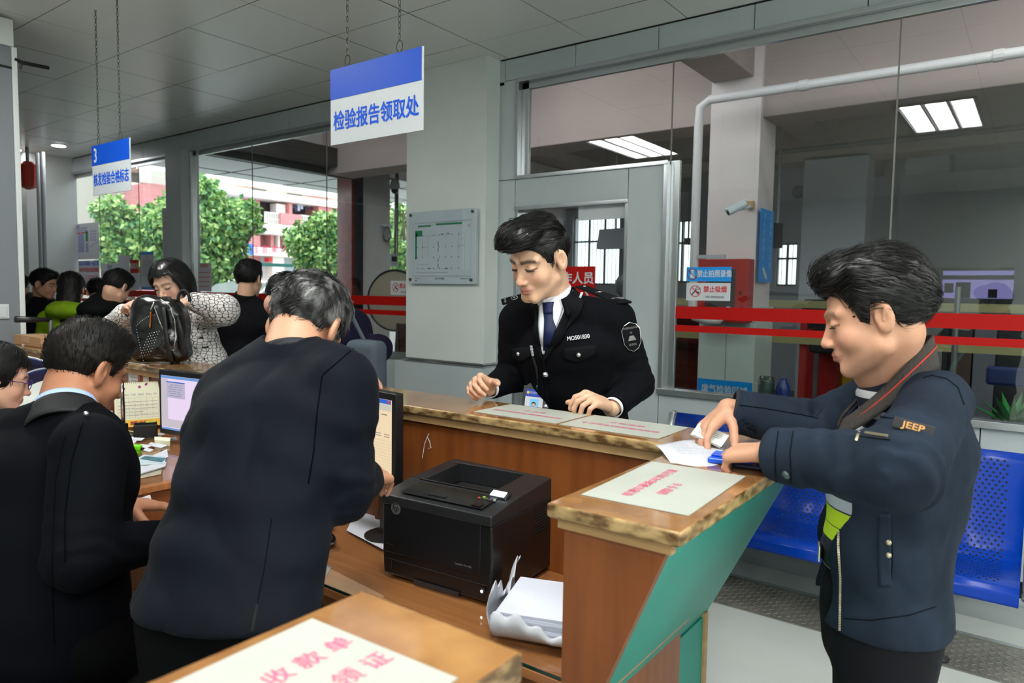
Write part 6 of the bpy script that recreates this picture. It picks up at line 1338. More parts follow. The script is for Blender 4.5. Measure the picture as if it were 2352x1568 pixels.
    un2 = mat('uniform lapel', (4, 5, 9), rough=.75, spec=.15)
    pw('lapel', [(1308, 662), (1292, 715), (1272, 765), (1250, 822)], [(1342, 690), (1334, 716), (1296, 768), (1252, 830)], un2, .010, .004); pw('lapel', [(1222, 700), (1228, 745), (1236, 790), (1246, 826)], [(1238, 698), (1238, 745), (1244, 790), (1250, 826)], un2, .009, .004)
    collar('coat_collar', nb-nax*.006, nax, frt, .075, .034, -.014, un2, t, .62, .014, .005, .02)
    pw('placket', [(1246, 826), (1252, 880), (1262, 950)], [(1251, 826), (1257, 880), (1267, 950)], un2, .003, .002, 4, 14)
    # epaulettes, badges, pockets, buttons
    def epaul(a, b, wd):
        a, b = np.array(a), np.array(b); d = nrm(b-a); n = nrm(np.array([0, 0, 1.])+nrm(CAM-a)*.55); n = nrm(n-d*float(n@d)); s = np.cross(n, d); o = thing; L = np.linalg.norm(b-a)
        e = MB().obox((a+b)/2, d*L/2, s*wd/2, n*.0045).build('epaulette', un2, t, .004)
        for f, r in ((.12, .0075),): MB().lathe(a+d*L*f+n*.005, [(r, 0), (r*.9, .004), (r*.3, .006)], 16, n).build('button', M['silver'], t, smooth=True)
        c = a+d*L*.50+n*.0055; MB().tube([c+(s*math.cos(k)+d*math.sin(k))*.0145 for k in np.linspace(0, 2*math.pi, 21)[:-1]], .0016, 5, close=True).lathe(c, [(.006, 0), (.005, .003), (.001, .004)], 8, n).build('epaulette_star', M['silver'], t)
        k = MB()
        for sg in (-1, 1):
            for j in range(3): k.obox(a+d*L*(.84+.02*j)+s*sg*(.006+.0055*j)+n*.006, nrm(d*-.5+s*sg)*.0065, nrm(d+s*.5*sg)*.0018, n*.001)
        k.build('epaulette_wreath', M['silver'], t)
    epaul(hp_(1334, 664)+[0, 0, .012], hp_(1434, 702)+[0, 0, .010], .052); epaul(hp_(1212, 682)+[0, 0, .008], hp_(1152, 700)+[0, 0, .012], .050)
    cp = hp_(1329, 682, .016); nn = nrm(CAM-cp); s_ = nrm(np.cross([0, 0, 1.], nn)); k = MB(); k.obox(cp+s_*.006+[0, 0, .002], nrm(s_*.35+np.array([0, 0, 1.]))*.015, s_*.004, nn*.001).obox(cp-s_*.006-[0, 0, .006], nrm(s_*1.4+np.array([0, 0, .5]))*.012, np.array([0, 0, 1.])*.0035, nn*.001).obox(cp-[0, 0, .004], nrm(s_*1+np.array([0, 0, 1.]))*.009, nrm(s_-np.array([0, 0, 1.]))*.003, nn*.001).build('collar_badge', M['silver'], t)
    cp = hp_(1217, 688, .012); MB().obox(cp, s_*.004, (0, 0, .012), nn*.001).obox(cp+s_*.008, s_*.002, (0, 0, .010), nn*.001).build('collar_badge', M['silver'], t)
    a, b = hp_(1301, 780, .003), hp_(1357, 773, .003); c = (a+b)/2; u = nrm(b-a); n = normal(jk, c)[0]; n = n if n@(CAM-c) > 0 else -n; v = nrm(np.cross(n, u)); text('MO501830', c+n*.006, u, v, .0205, mat('dull silver', (120, 120, 122), rough=.3, metal=.6), t, 'number_badge', bold=.02, sx=.80)
    for A, B, bx in (([(1290, 800), (1292, 822), (1328, 832)], [(1372, 790), (1372, 812), (1330, 830)], (1329, 815)), ([(1178, 800), (1178, 818), (1196, 830)], [(1220, 798), (1220, 820), (1198, 828)], (1191, 813))):
        pw('pocket_flap', A, B, un2, .004, .003, 8, 8); c = hp_(*bx, .008); MB().ball(c, .0085, 10).build('button', M['silver'], t, smooth=True)
    for x, y in ((1253, 860), (1254, 933)): c = hp_(x, y, .008); MB().ball(c, (.0105, .0105, .0105), 9).build('button', M['silver'], t)
    # arm shield
    c = hp_(1450, 772, .004); n = normal(jk, c)[0]; n = nrm(n+nrm(CAM-c)*.8); u = nrm(np.cross([0, 0, 1.], n)*-1); u = u if u@CR > 0 else -u; v = nrm(np.cross(n, u)); u = nrm(u*math.cos(.25)-v*math.sin(.25)*-.0+v*.18); v = nrm(np.cross(n, u)); Pp = [(-.034, .020), (-.022, .036), (0, .044), (.022, .036), (.034, .020), (.031, -.022), (.018, -.040), (0, -.048), (-.018, -.040), (-.031, -.022)]
    MB().prism([c+u*a*.98+v*b*1.12 for a, b in Pp], n*.003).build('arm_shield', un2, t); MB().tube([c+n*.0035+u*a*.93+v*b*1.06 for a, b in Pp], .0013, 5, close=True).build('shield_border', M['silver'], t)
    text('中国检验认证', c+n*.003+v*.028, u, v, .0085, M['silver'], t, 'shield_lettering'); MB().prism([c+n*.0032+u*a+v*b for a, b in ((-.014, -.014), (.014, -.014), (.007, .002), (-.007, .002))], n*.001).build('shield_emblem', M['silver'], t); text('☆', c+n*.003+v*.012, u, v, .010, M['silver'], t, 'shield_star'); text('检测站', c+n*.003-v*.028, u, v, .009, M['silver'], t, 'shield_lettering')
    # lanyard with the name badge hanging
    L1 = [hp_(x, y, .010) for x, y in ((1219, 793), (1224, 818), (1232, 845), (1235, 870), (1233, 893))]; MB().tube(L1[:4], .0045, 4).build('lanyard', M['blackm'], t); u = nrm(L1[1]-L1[0]); n = nrm(CAM-L1[0]); text('质量检验', (L1[0]+L1[1])/2+n*.006, u, nrm(np.cross(n, u)), .010, M['white'], t, 'lanyard_lettering')
    MB().tube(L1[3:], .0022, 6).tube([L1[4]+nrm(L1[3]-L1[4])*.012, L1[4]], .004, 8).build('badge_clip', M['chrome'], t)
    c = hp_(1226, 925, .042); u = nrm(CR*1.0+CF*-.15-CU*.10); n = nrm(CAM-c); n = nrm(n-u*float(n@u)); v = np.cross(n, u); B_ = thing('name_badge', 'blue and white name badge in a black holder hanging from the officer\'s lanyard', 'badge', tuple(c)); Sh = Sheet(c, u, v, .082, .115); Sh.board('holder', M['black'], B_, .003, .001)
    MB().prism([Sh.P(.1, 1), Sh.P(.9, 1), Sh.P(.62, 1.16), Sh.P(.4, 1.16)], -n*.002).build('holder_top', M['black'], B_)
    k = MB(); Sh.rect(k, .12, .1, .88, .86, .0006); k.build('card', M['paper'], B_); k = MB(); Sh.rect(k, .12, .68, .88, .9, .0012); k.build('blue_header', M['inkb'], B_); k = MB(); Sh.rect(k, .32, .28, .7, .62, .0012); k.build('photo', mat('photo sky', (120, 190, 232)), B_)
    MB().lathe(Sh.P(.5, .47, .0014), [(.0075, 0), (.0075, .0006)], 16, n).build('portrait_hair', M['ink'], B_); MB().lathe(Sh.P(.5, .44, .0022), [(.0055, 0), (.0055, .0006)], 16, n).build('portrait_face', mat('portrait skin', SKIN), B_); text('机动车检验', Sh.P(.58, .80), u, v, .009, M['white'], B_, lift=.0016); MB().lathe(Sh.P(.22, .8, .0014), [(.005, 0), (.005, .0006)], 16, n).build('gold_emblem', mat('gold', (220, 190, 60)), B_)
officer()
# ------------------------------------------------------------------ the customer in the blue jacket
def customer():
    hd = Head(V(2010, 722, 1.53), facing(2010, 722, 88, 17, 0), 1.06, fat=.010, nose=.96)
    Fd = facing(2040, 1000, 84)[1]; U = np.cross([0, 0, 1.], Fd); U = U if U@CF < 0 else -U          # U towards the camera side (his left)
    nb = V(2026, 850, 1.575); Zz = np.array([0, 0, 1.])
    S = [(V(2066, 925, 1.60), (.150, .085)), (V(2078, 1020, 1.61), (.190, .120)), (V(2050, 1130, 1.62), (.180, .130)), (V(2028, 1260, 1.62), (.170, .130)), (V(2022, 1400, 1.62), (.172, .118))]
    SL, SR = V(2152, 925, 1.46), V(2040, 915, 1.78)
    EL, WL = V(2062, 1078, 1.27), V(1762, 1038, 1.47); ER, WR = V(1875, 985, 1.72), V(1672, 938, 1.76)
    hp = S[4][0]; gz = lambda p, z: np.array([p[0], p[1], z]); lg = [[hp+U*s*.09-Zz*.02, gz(hp+U*s*.10-Fd*.0, .48), gz(hp+U*s*.11-Fd*.05, .09)] for s in (-1, 1)]
    XL = nrm(V(1678, 1040, 1.535)-WL); CL, e1 = hand_caps(WL, XL, -Zz*.92-CF*-.25, 1, [(.28, .25, .15), (.9, .9, .5), (1.0, 1.0, .6), (1.05, 1.0, .6)], .98, (.45, .5, .3))
    XR_ = nrm(V(1618, 985, 1.73)-WR); CRh, e2 = hand_caps(WR, XR_, nrm(CR*.55-Zz*.7), -1, [(.35, .55, .3), (.45, .6, .3), (.5, .65, .35), (.55, .7, .4)], .98, (.42, .62, .15))
    t, bf = figure('person in a dark blue jacket and striped polo shirt sorting cards at the counter', hd, nb, S, U, [[SL, EL, WL], [SR, ER, WR]], lg, [CL, CRh], base=(200, 150, 122), h=.0032, neck=.054, colk=dict(lip=(190, 124, 108), brow=(44, 36, 34), stub=.25, browl=.6))
    eyes(hd, t)
    HL = [(-.11, -.05), (-.085, -.066), (-.06, -.060), (-.038, -.030), (-.018, .022), (.006, .024), (.014, -.018), (.030, -.014), (.036, .018), (.050, .045), (.066, .066), (.11, .070)]
    def hair(q):
        x, y, z = q[:, 0], q[:, 1], q[:, 2]
        side = cranium(q, .010); side = smax(side, (cut(z, y, HL)-z)*.8, .008)
        top = smin(ell(q, (0, -.008, .084), (.074, .092, .055)), ell(q, (0, .064, .100), (.058, .036, .032)), .03); top = smin(top, ell(q, (0, -.062, .045), (.062, .036, .060)), .03)
        top = smax(top, .050-z-.55*np.maximum(-y, 0), .02); top = top+.008*noise(q*np.array([1, .4, .8], f32), 45.)+.003*noise(q*np.array([1, .4, .8], f32), 120.)
        return smin(side+.0015*noise(q, 160.), top, .014)
    comb = lambda q: np.stack([.1*np.sin(q[:, 1]*60), -1+.0*q[:, 0], np.where(q[:, 1] > .03, .35, -.5)], 1)
    hairdo(hd, t, HB, hair, (-.10, -.15, -.09), (.10, .13, .16), .0032, comb, 1900, 6, .060, .0008, .003, 4, curl=1.6)
    # trousers, belt, shoes
    tr = mat('charcoal trousers', (14, 15, 21), rough=.85, spec=.2, bump=.05, bscale=500)
    def tf(P):
        d = secs(P, [(hp+Zz*.16, (.150, .118)), (hp+Zz*.02, (.175, .128)), (hp-Zz*.06, (.178, .13))], U); d = smin(d, smin(chainf(P, lg[0], [.100, .078, .066]), chainf(P, lg[1], [.100, .078, .066]), .01), .03); return folds(P, d, .004, 9, 24, (1, 1, .35))
    cloth('trousers', tf, lg[0]+lg[1]+[hp+Zz*.1], .0075, tr, t)
    for l in lg: MB().ball(l[2]+Fd*.07-[0, 0, .045], (.05, .05, .045), 16).ball(l[2]+Fd*.14-[0, 0, .052], (.048, .048, .036), 16).build('shoe', M['black'], t, smooth=True)
    # striped polo shirt
    m = bpy.data.materials.new('striped polo'); m.use_nodes = True; N = m.node_tree.nodes; L = m.node_tree.links; b = N['Principled BSDF']; b.inputs['Roughness'].default_value = .85
    tc = N.new('ShaderNodeTexCoord'); sx = N.new('ShaderNodeSeparateXYZ'); L.new(tc.outputs['Object'], sx.inputs[0]); mr = N.new('ShaderNodeMapRange'); mr.inputs[1].default_value = .95; mr.inputs[2].default_value = 1.37; L.new(sx.outputs[2], mr.inputs[0]); r = N.new('ShaderNodeValToRGB'); r.color_ramp.interpolation = 'CONSTANT'; el = r.color_ramp.elements
    nv, gy, wh, lm = (26, 30, 48), (168, 176, 186), (224, 228, 232), (176, 206, 30)
    st = [(0, nv), (.13, lm), (.20, nv), (.205, lm), (.29, nv), (.30, gy), (.36, nv), (.39, gy), (.44, nv), (.50, gy), (.57, nv), (.60, wh), (.645, nv), (.70, wh), (.745, nv), (.80, wh), (.84, nv), (.90, wh), (.94, nv)]
    el[0].position = 0; el[0].color = lin(st[0][1])+[1]; el[1].position = st[1][0]; el[1].color = lin(st[1][1])+[1]
    for p_, c_ in st[2:]: e = el.new(p_); e.color = lin(c_)+[1]
    L.new(mr.outputs[0], r.inputs[0]); L.new(r.outputs[0], b.inputs['Base Color'])
    def sf(P): return folds(P, smin(secs(P, [(S[0][0], (.134, .068)), (S[1][0]+Fd*.010, (.160, .108)), (S[2][0]+Fd*.018, (.150, .120)), (S[3][0]+Fd*.012, (.144, .116)), (hp+Zz*.10+Fd*.004, (.144, .112))], U), cap(P, nb-Zz*.05-Fd*.02, nb-Zz*.03-Fd*.02, .070, .060), .03), .002)
    cloth('polo_shirt', sf, [s[0] for s in S], .005, m, t)
    nax = nrm(hd.W(0, -.03, -.06)-nb); pn = mat('navy pique', (24, 32, 58), rough=.85)
    belt = MB(); c = hp+Zz*.125; pts = [c+U*.160*math.cos(a)+Fd*.126*math.sin(a) for a in np.linspace(0, 2*math.pi, 41)[:-1]]
    for z in np.linspace(-.014, .014, 4): belt.tube([p+Zz*z for p in pts], .006, 6, close=True)
    belt.build('belt', M['black'], t, smooth=True); MB().obox(c+Fd*.134+U*.03, U*.020, Zz*.018, Fd*.003).build('buckle', M['silver'], t, .002)
    # jacket, open in front
    jb = mat('washed navy jacket', (34, 45, 59), rough=.85, spec=.15, c2=(25, 34, 46), scale=7, detail=5, bump=.10, bscale=420); jl = mat('jacket lining navy', (16, 20, 32), rough=.8)
    hemz = .835; S5 = S[4][0]-Zz*.16
    shell = lambda P, g=0.: secs(P, [(S[0][0]-Fd*.004, (.156+g, .084+g)), (S[1][0]-Fd*.004, (.198+g, .132+g)), (S[2][0], (.196+g, .142+g)), (S[3][0]+Fd*.006, (.194+g, .138+g)), (S[4][0]+Fd*.002, (.196+g, .146+g)), (S5+Fd*.002, (.198+g, .150+g))], U, .03)
    npl = nrm(Zz*.165+Fd*.17)
    def jk(P):
        d = folds(P, shell(P), .0075, 9, 28, (1, 1, .7))-.004; d = smin(d, cap(P, nb+U*.06-Fd*.07-Zz*.030, SL, .034, .058), .035); d = smin(d, cap(P, nb-U*.07-Fd*.03-Zz*.035, SR, .038, .064), .035)
        q = P-np.asarray(S[2][0], f32); fwd = q@Fd.astype(f32); lat = q@U.astype(f32); z = P[:, 2]
        inner = shell(P, -.024)
        front = smax(.02-fwd, np.abs(lat-.036)-(.100+.012*np.sin(z*30)), .01)             # the open front
        d = smax(d, -front, .006); d = smax(d, -inner, .004)
        a = chainf(P, [SL, EL, WL+(EL-WL)*.05], [.066, .072, .054]); b_ = chainf(P, [SR, ER, WR+(ER-WR)*.05], [.078, .070, .052])
        a = a+elbow_folds(P, EL, SL-EL, .012, .12, 62)+elbow_folds(P, (EL*.6+WL*.4), WL-EL, .006, .09, 55)+elbow_folds(P, SL-Zz*.09, SL-EL, .010, .10, 50); b_ = b_+elbow_folds(P, ER, SR-ER, .006, .12, 60)+elbow_folds(P, (ER*.6+WR*.4), WR-ER, .004, .09, 55)
        a = folds(P, a, .0075, 9, 28, (1, 1, .7)); b_ = folds(P, b_, .0070, 9, 28, (1, 1, .7)); a = smax(a, -cap(P, WL+(EL-WL)*.0, WL+(EL-WL)*.3, .044, .05), .003); b_ = smax(b_, -cap(P, WR, WR+(ER-WR)*.3, .042, .05), .003)
        d = smin(d, a, .020); d = smin(d, b_, .020); qn = P-np.asarray(nb-Fd*.03, f32); d = smax(d, -smax(smax(.030-qn@npl.astype(f32), np.abs(qn@U.astype(f32))-.082, .02), np.linalg.norm(qn, axis=1)-.21, .01), .006)
        for w_, e_ in ((WL, EL), (WR, ER)):
            ax = nrm(w_-e_); q = P-np.asarray(w_-ax*.012, f32); d = np.where(((P-np.asarray(w_, f32))**2).sum(1) < .0225, smax(d, q@ax.astype(f32), .004), d)
        return smax(d, hemz-P[:, 2], .006)
    pz = [s[0] for s in S]+[SL, EL, WL, SR, ER, WR, S[4][0]-Zz*.1]
    cloth('jacket', jk, pz, .0048, jb, t)
    hz = S[4][0]-Zz*.09
    # knitted collar with a red stripe, zips, pockets, cuff rings, hem, badge
    kn = mat('ribbed knit', (58, 54, 50), rough=.9, bump=.5, bscale=300, bstretch=(1, 1, .05)); 
    def ring(r0, r1, h0, h1, gp, zb=.030, zf=-.150, tp=.062):
        def fn(u, v):
            a = gp+u*(2*math.pi-2*gp); f = ((1+math.cos(a))/2)**1.15; r = r0+(r1-r0)*(1-v); ry = r*(1+.18*max(0, math.cos(a)))
            return nb-Fd*.012+Fd*math.cos(a)*ry+U*math.sin(a)*r+Zz*(zb+(zf-zb)*f+h0+(h1-h0)*v*(1-.35*f))
        return fn
    MB().grid(ring(.080, .094, -.012, .052, .42), 60, 6).build('knit_collar', kn, t, smooth=True, solid=.006)
    rg = ring(.080, .094, -.012, .052, .42); MB().tube([rg(u, .62)+nrm(np.array(rg(u, .5))-nb)*.004 for u in np.linspace(0, 1, 60)], .0017, 6).build('red_piping', mat('red piping', (196, 50, 40)), t)
    MB().grid(ring(.070, .079, -.010, .034, .30, .026, -.135), 60, 5).build('polo_collar', pn, t, smooth=True, solid=.004)
    zm = mat('brass zip', (176, 166, 140), rough=.35, metal=.7); sl = lambda nm, pts, m_, r=.0012, l=.0008, n=50: seamline(nm, jk, pts, m_, t, r, l, n, .9, 2.4)
    def zipp(nm, pts, n=90, lift=.003, s=.0022):
        q = resamp(pts, n); p = hit(jk, q[:, 0], q[:, 1], .9, 2.4); k = MB()
        for i in range(n-1):
            d = p[i+1]-p[i]
            if np.linalg.norm(d) > .03: continue
            nn = nrm(CAM-p[i]); w_ = nrm(np.cross(nn, d)); k.obox(p[i]+nn*lift, nrm(d)*.0011, w_*s, nn*.0014)
        k.build(nm, zm, t)
    zipp('front_zip', [(2050, 905), (2010, 915), (1985, 940), (1975, 985), (1966, 1012)], 60); zipp('front_zip', [(1928, 1150), (1925, 1250), (1930, 1330), (1928, 1480)], 90)
    zipp('pocket_zip', [(1985, 992), (2040, 1000)], 34); sl('seam', [(1975, 1000), (2045, 1008)], jl, .002)
    dk = mat('jacket seam', (12, 17, 24), rough=.9, spec=.1)
    sl('seam', [(2120, 868), (2140, 862), (2175, 870), (2200, 890), (2214, 930)], dk); sl('seam', [(1975, 960), (2010, 955), (2060, 962)], dk); sl('seam', [(1822, 990), (1815, 1040), (1818, 1110)], dk); sl('seam', [(1788, 990), (1780, 1050), (1784, 1115)], dk); sl('seam', [(1940, 1420), (2000, 1424), (2090, 1412), (2150, 1392)], dk); sl('seam', [(1700, 930), (1760, 938), (1830, 950), (1880, 960)], dk)
    sl('seam', [(2040, 1180), (2050, 1260), (2048, 1330)], dk, .0015); patch('pocket_welt', jk, [(2020, 1180), (2018, 1260), (2020, 1345)], [(2046, 1180), (2048, 1260), (2046, 1345)], jb, t, 6, 24, .004, .003, .9, 2.4)
    for x, y in ((2041, 1246), (2041, 1275)): p = hit(jk, x, y, .9, 2.4)[0]; n = nrm(CAM-p); MB().lathe(p+n*.005, [(.0052, 0), (.0058, .0015), (.003, .003)], 16, n).build('snap', zm, t, smooth=True)
    p = hit(jk, 1806, 1090, .9, 2.4)[0]; n = nrm(CAM-p); MB().lathe(p+n*.001, [(.008, 0), (.009, .002), (.004, .004)], 16, n).build('cuff_button', mat('dark teal button', (40, 60, 60), rough=.3), t, smooth=True)
    p0, p1 = hit(jk, 2068, 972, .9, 2.4)[0], hit(jk, 2128, 988, .9, 2.4)[0]; c = (p0+p1)/2; n = nrm(CAM-c); u = nrm(p1-p0); v = nrm(np.cross(n, u)); MB().obox(c+n*.017, u*.033, v*.010, n*.0045).build('sleeve_patch', mat('patch brown', (40, 38, 42), rough=.7), t, .002); text('JEEP', c+n*.0218, u, v, .016, mat('patch tan', (214, 160, 96), rough=.7), t, 'patch_lettering', bold=.03, sx=1.25)
    for w_, e_ in ((WL, EL), (WR, ER)):
        ax = nrm(w_-e_); MB().tube([w_-ax*.014+(nrm(np.cross(ax, Zz))*math.cos(a)+nrm(np.cross(np.cross(ax, Zz), ax))*math.sin(a))*.046 for a in np.linspace(0, 2*math.pi, 33)[:-1]], .005, 8, close=True).build('sleeve_lining', jl, t, smooth=True)
    # card in his far hand
    c = V(1632, 998, 1.715); u = nrm(V(1662, 1010, 1.70)-V(1605, 985, 1.73)); n = nrm(-CF*.6+CU*.9); n = nrm(n-u*float(n@u)); k = thing('id_card', 'pale card held between the fingers of the customer\'s far hand', 'card', tuple(c))
    for i in range(2): MB().obox(c-n*.004*i-u*.003*i, u*.038, np.cross(n, u)*.025, n*.0012).build('card', mat('pale card', (214, 222, 214), rough=.35), k, .001)
    S_ = Sheet(c+n*.0014, u, nrm(np.cross(n, u)), .07, .045); q = MB(); S_.para(q, .1, .2, .9, .8, 4, .25, .0004, 4); q.build('printed_text', M['inkg'], k)
customer()

# ------------------------------------------------------------------ the bent clerk in the navy suit
M['suit'] = mat('navy suit wool', (9, 14, 24), rough=.72, c2=(7, 11, 19), scale=6, spec=.10, sheen=.02, bump=.05, bscale=800)
def bent_clerk():
    hd = Head(V(704, 752, 1.68), facing(704, 752, -152, 44, -4), 1.02)
    U = nrm(CR*.97-CF*.22); U[2] = 0; U = nrm(U); Zz = np.array([0, 0, 1.]); Fd = nrm(np.cross(Zz, U)); Fd = Fd if Fd@CF > 0 else -Fd
    nb = V(668, 815, 1.60)
    S = [(V(640, 868, 1.585), (.165, .085)), (V(622, 980, 1.52), (.180, .110)), (V(575, 1140, 1.45), (.165, .112)), (V(545, 1290, 1.40), (.165, .118)), (V(528, 1400, 1.38), (.172, .122))]
    SR, SL = V(780, 885, 1.53), V(528, 925, 1.62); ER, WR = V(786, 1122, 1.50), V(846, 1092, 1.74); EL, WL = V(492, 1105, 1.70), V(620, 1100, 2.02)
    hp = S[4][0]; gz = lambda p, z: np.array([p[0], p[1], z]); lg = [[hp+U*s*.09-Zz*.02, gz(hp+U*s*.10+Fd*.03, .5), gz(hp+U*s*.11-Fd*.02, .09)] for s in (-1, 1)]
    CRh, e = hand_caps(WR, nrm(V(905, 1082, 1.90)-WR), -Zz*.8-CF*.1-CR*.4, -1, [(.5, .6, .3), (.5, .6, .3), (.55, .65, .3), (.6, .6, .3)], .98, (.5, .5, .3)); CL, e = hand_caps(WL, nrm(CR*.7+CF*.6), -Zz, 1, [(.3, .4, .2)]*4, 1.)
    t, bf = figure('person in a navy suit seen from behind, bending over the desk beside the printer', hd, nb, S, U, [[SR, ER, WR], [SL, EL, WL]], lg, [CRh, CL], base=(198, 146, 118), h=.0036, neck=.057, colk=dict())
    GR = mat('greying hair', (16, 16, 17), rough=.5, c2=(130, 130, 130), scale=30, stretch=(1, 1, .6), lo=.46, hi=.70)
    def hair(q):
        x, y, z = q[:, 0], q[:, 1], q[:, 2]; d = smin(cranium(q, .008, .006), ell(q, (0, .02, .10), (.066, .08, .036)), .02)
        d = smax(d, (cut(z, y, [(-.11, -.030), (-.085, -.044), (-.055, -.040), (-.03, -.028), (-.012, .028), (.012, .026), (.018, -.024), (.034, -.026), (.040, .015), (.055, .040), (.075, .062), (.11, .066)])-z)*.8, .009); return d+.005*noise(q, 42.)+.003*noise(q, 110.)
    comb = lambda q: np.stack([-np.sign(q[:, 0]+.02)*.5, -.2*np.ones(len(q)), -.9*np.ones(len(q))], 1)+.9*np.stack([np.sin(q[:, 2]*90), np.cos(q[:, 0]*80), 0*q[:, 0]], 1)
    hairdo(hd, t, GR, hair, (-.10, -.13, -.09), (.10, .13, .15), .0034, comb, 1700, 6, .035, .0009, .0025, 6, curl=2)
    tr = mat('black suit trousers', (5, 6, 8), rough=.85, spec=.1)
    cloth('trousers', lambda P: folds(P, smin(secs(P, [(hp-Zz*.02, (.15, .10)), (hp-Zz*.08, (.165, .12))], U), smin(chainf(P, lg[0], [.10, .075, .06]), chainf(P, lg[1], [.10, .075, .06]), .01), .03), .004, 9, 24, (1, 1, .35)), lg[0]+lg[1]+[hp+Zz*.1], .008, tr, t)
    for l in lg: MB().ball(l[2]+Fd*.06-[0, 0, .045], (.05, .05, .045), 16).ball(l[2]+Fd*.13-[0, 0, .052], (.048, .048, .036), 16).build('shoe', M['black'], t, smooth=True)
    hem = V(515, 1440, 1.34)
    def jk(P):
        d = secs(P, [(S[0][0], (.170, .086)), (S[1][0], (.198, .118)), (S[2][0], (.172, .120)), (S[3][0], (.180, .126)), (hem, (.196, .135)), (hem-Zz*.10, (.204, .140))], U, .03)
        d = smin(d, cap(P, nb+U*.045-Zz*.02, SR, .050, .070), .045); d = smin(d, cap(P, nb-U*.045-Zz*.02, SL, .050, .070), .045)
        a = chainf(P, [SR, ER, WR+(ER-WR)*.10], [.080, .068, .046]); b_ = chainf(P, [SL, EL, WL], [.080, .066, .046])
        a = a+elbow_folds(P, ER, SR-ER, .006, .11, 60)+elbow_folds(P, SR-Zz*.10, SR-ER, .004, .09, 55); d = smin(d, a, .018); d = smin(d, b_, .022)
        q = P-np.asarray(S[2][0], f32); d = d+.0035*np.sin(P[:, 2]*46+5*noise(P, 5.))*np.exp(-((P[:, 2]-1.08)/.12)**2); d = folds(P, d, .0085, 7, 19, (1, 1, .6))
        d = d+.004*np.exp(-((P[:, 2]-1.20)/.10)**2)*np.sin((P@nrm(U*.5+Zz).astype(f32))*55+4*noise(P, 6.))
        d = smin(d, cap(P, nb-Zz*.03, nb+nrm(hd.c-nb)*.006, .075, .070), .02); d = smax(d, -cap(P, nb+[0, 0, .030], hd.c, .058, .08), .006)
        ax = nrm(WR-ER); qq = P-np.asarray(WR-ax*.03, f32); d = np.where(((P-np.asarray(WR, f32))**2).sum(1) < .02, smax(d, qq@ax.astype(f32), .004), d)
        return smax(d, .952-P[:, 2], .006)
    cloth('suit_jacket', jk, [s[0] for s in S]+[SR, ER, WR, SL, EL, WL, hem-Zz*.05], .0052, M['suit'], t, .24)
    nax = nrm(hd.W(0, -.03, -.06)-nb); collar('suit_collar', nb-nax*.010, nax-Fd*.12, Fd, .0625, .024, -.014, mat('suit collar', (8, 13, 22), rough=.7), t, .7, .005, .006, .01)
    dk = mat('suit seam', (2, 3, 5), rough=.9, spec=.05)
    seamline('vent', jk, [(624, 1190), (606, 1310), (590, 1390)], dk, t, .0008, .0003, 40, .8, 2.2); seamline('vent', jk, [(590, 1388), (578, 1450)], mat('vent gap', (3, 3, 5), rough=.9), t, .0030, .0, 30, .8, 2.2); seamline('seam', jk, [(812, 800), (740, 862), (728, 950), (720, 1040), (708, 1110)], dk, t, .0014, .0006, 40, .8, 2.2)
    ax = nrm(WR-ER); MB().lathe(WR-ax*.034, [(.034, 0), (.0375, .004), (.038, .026), (.034, .027)], 26, ax).build('shirt_cuff', mat('pale blue shirt', (166, 192, 232), rough=.7), t, smooth=True)
    MB().lathe(WR-ax*.002, [(.030, 0), (.0345, .003), (.0345, .014), (.030, .017)], 26, ax).build('watch_strap', mat('dark red strap', (110, 20, 18), rough=.4), t, smooth=True)
    c = V(716, 1222, 1.50); k = thing('name_badge', 'grey name badge in a black holder dangling at the bent clerk\'s side', 'badge', tuple(c)); u = nrm(CR*.55+CF*.85); v = nrm(Zz-u*0+CR*-.12); Sh = Sheet(c, u, v, .066, .105); Sh.board('holder', M['black'], k, .004, .001); q = MB(); Sh.rect(q, .12, .1, .88, .85, .0012); q.build('card', mat('badge card grey', (120, 130, 140), rough=.3), k); MB().tube([Sh.P(.5, 1), Sh.P(.5, 1)+[0, 0, .04]-CR*.01], .002, 5).build('cord', M['silver'], k)
bent_clerk()

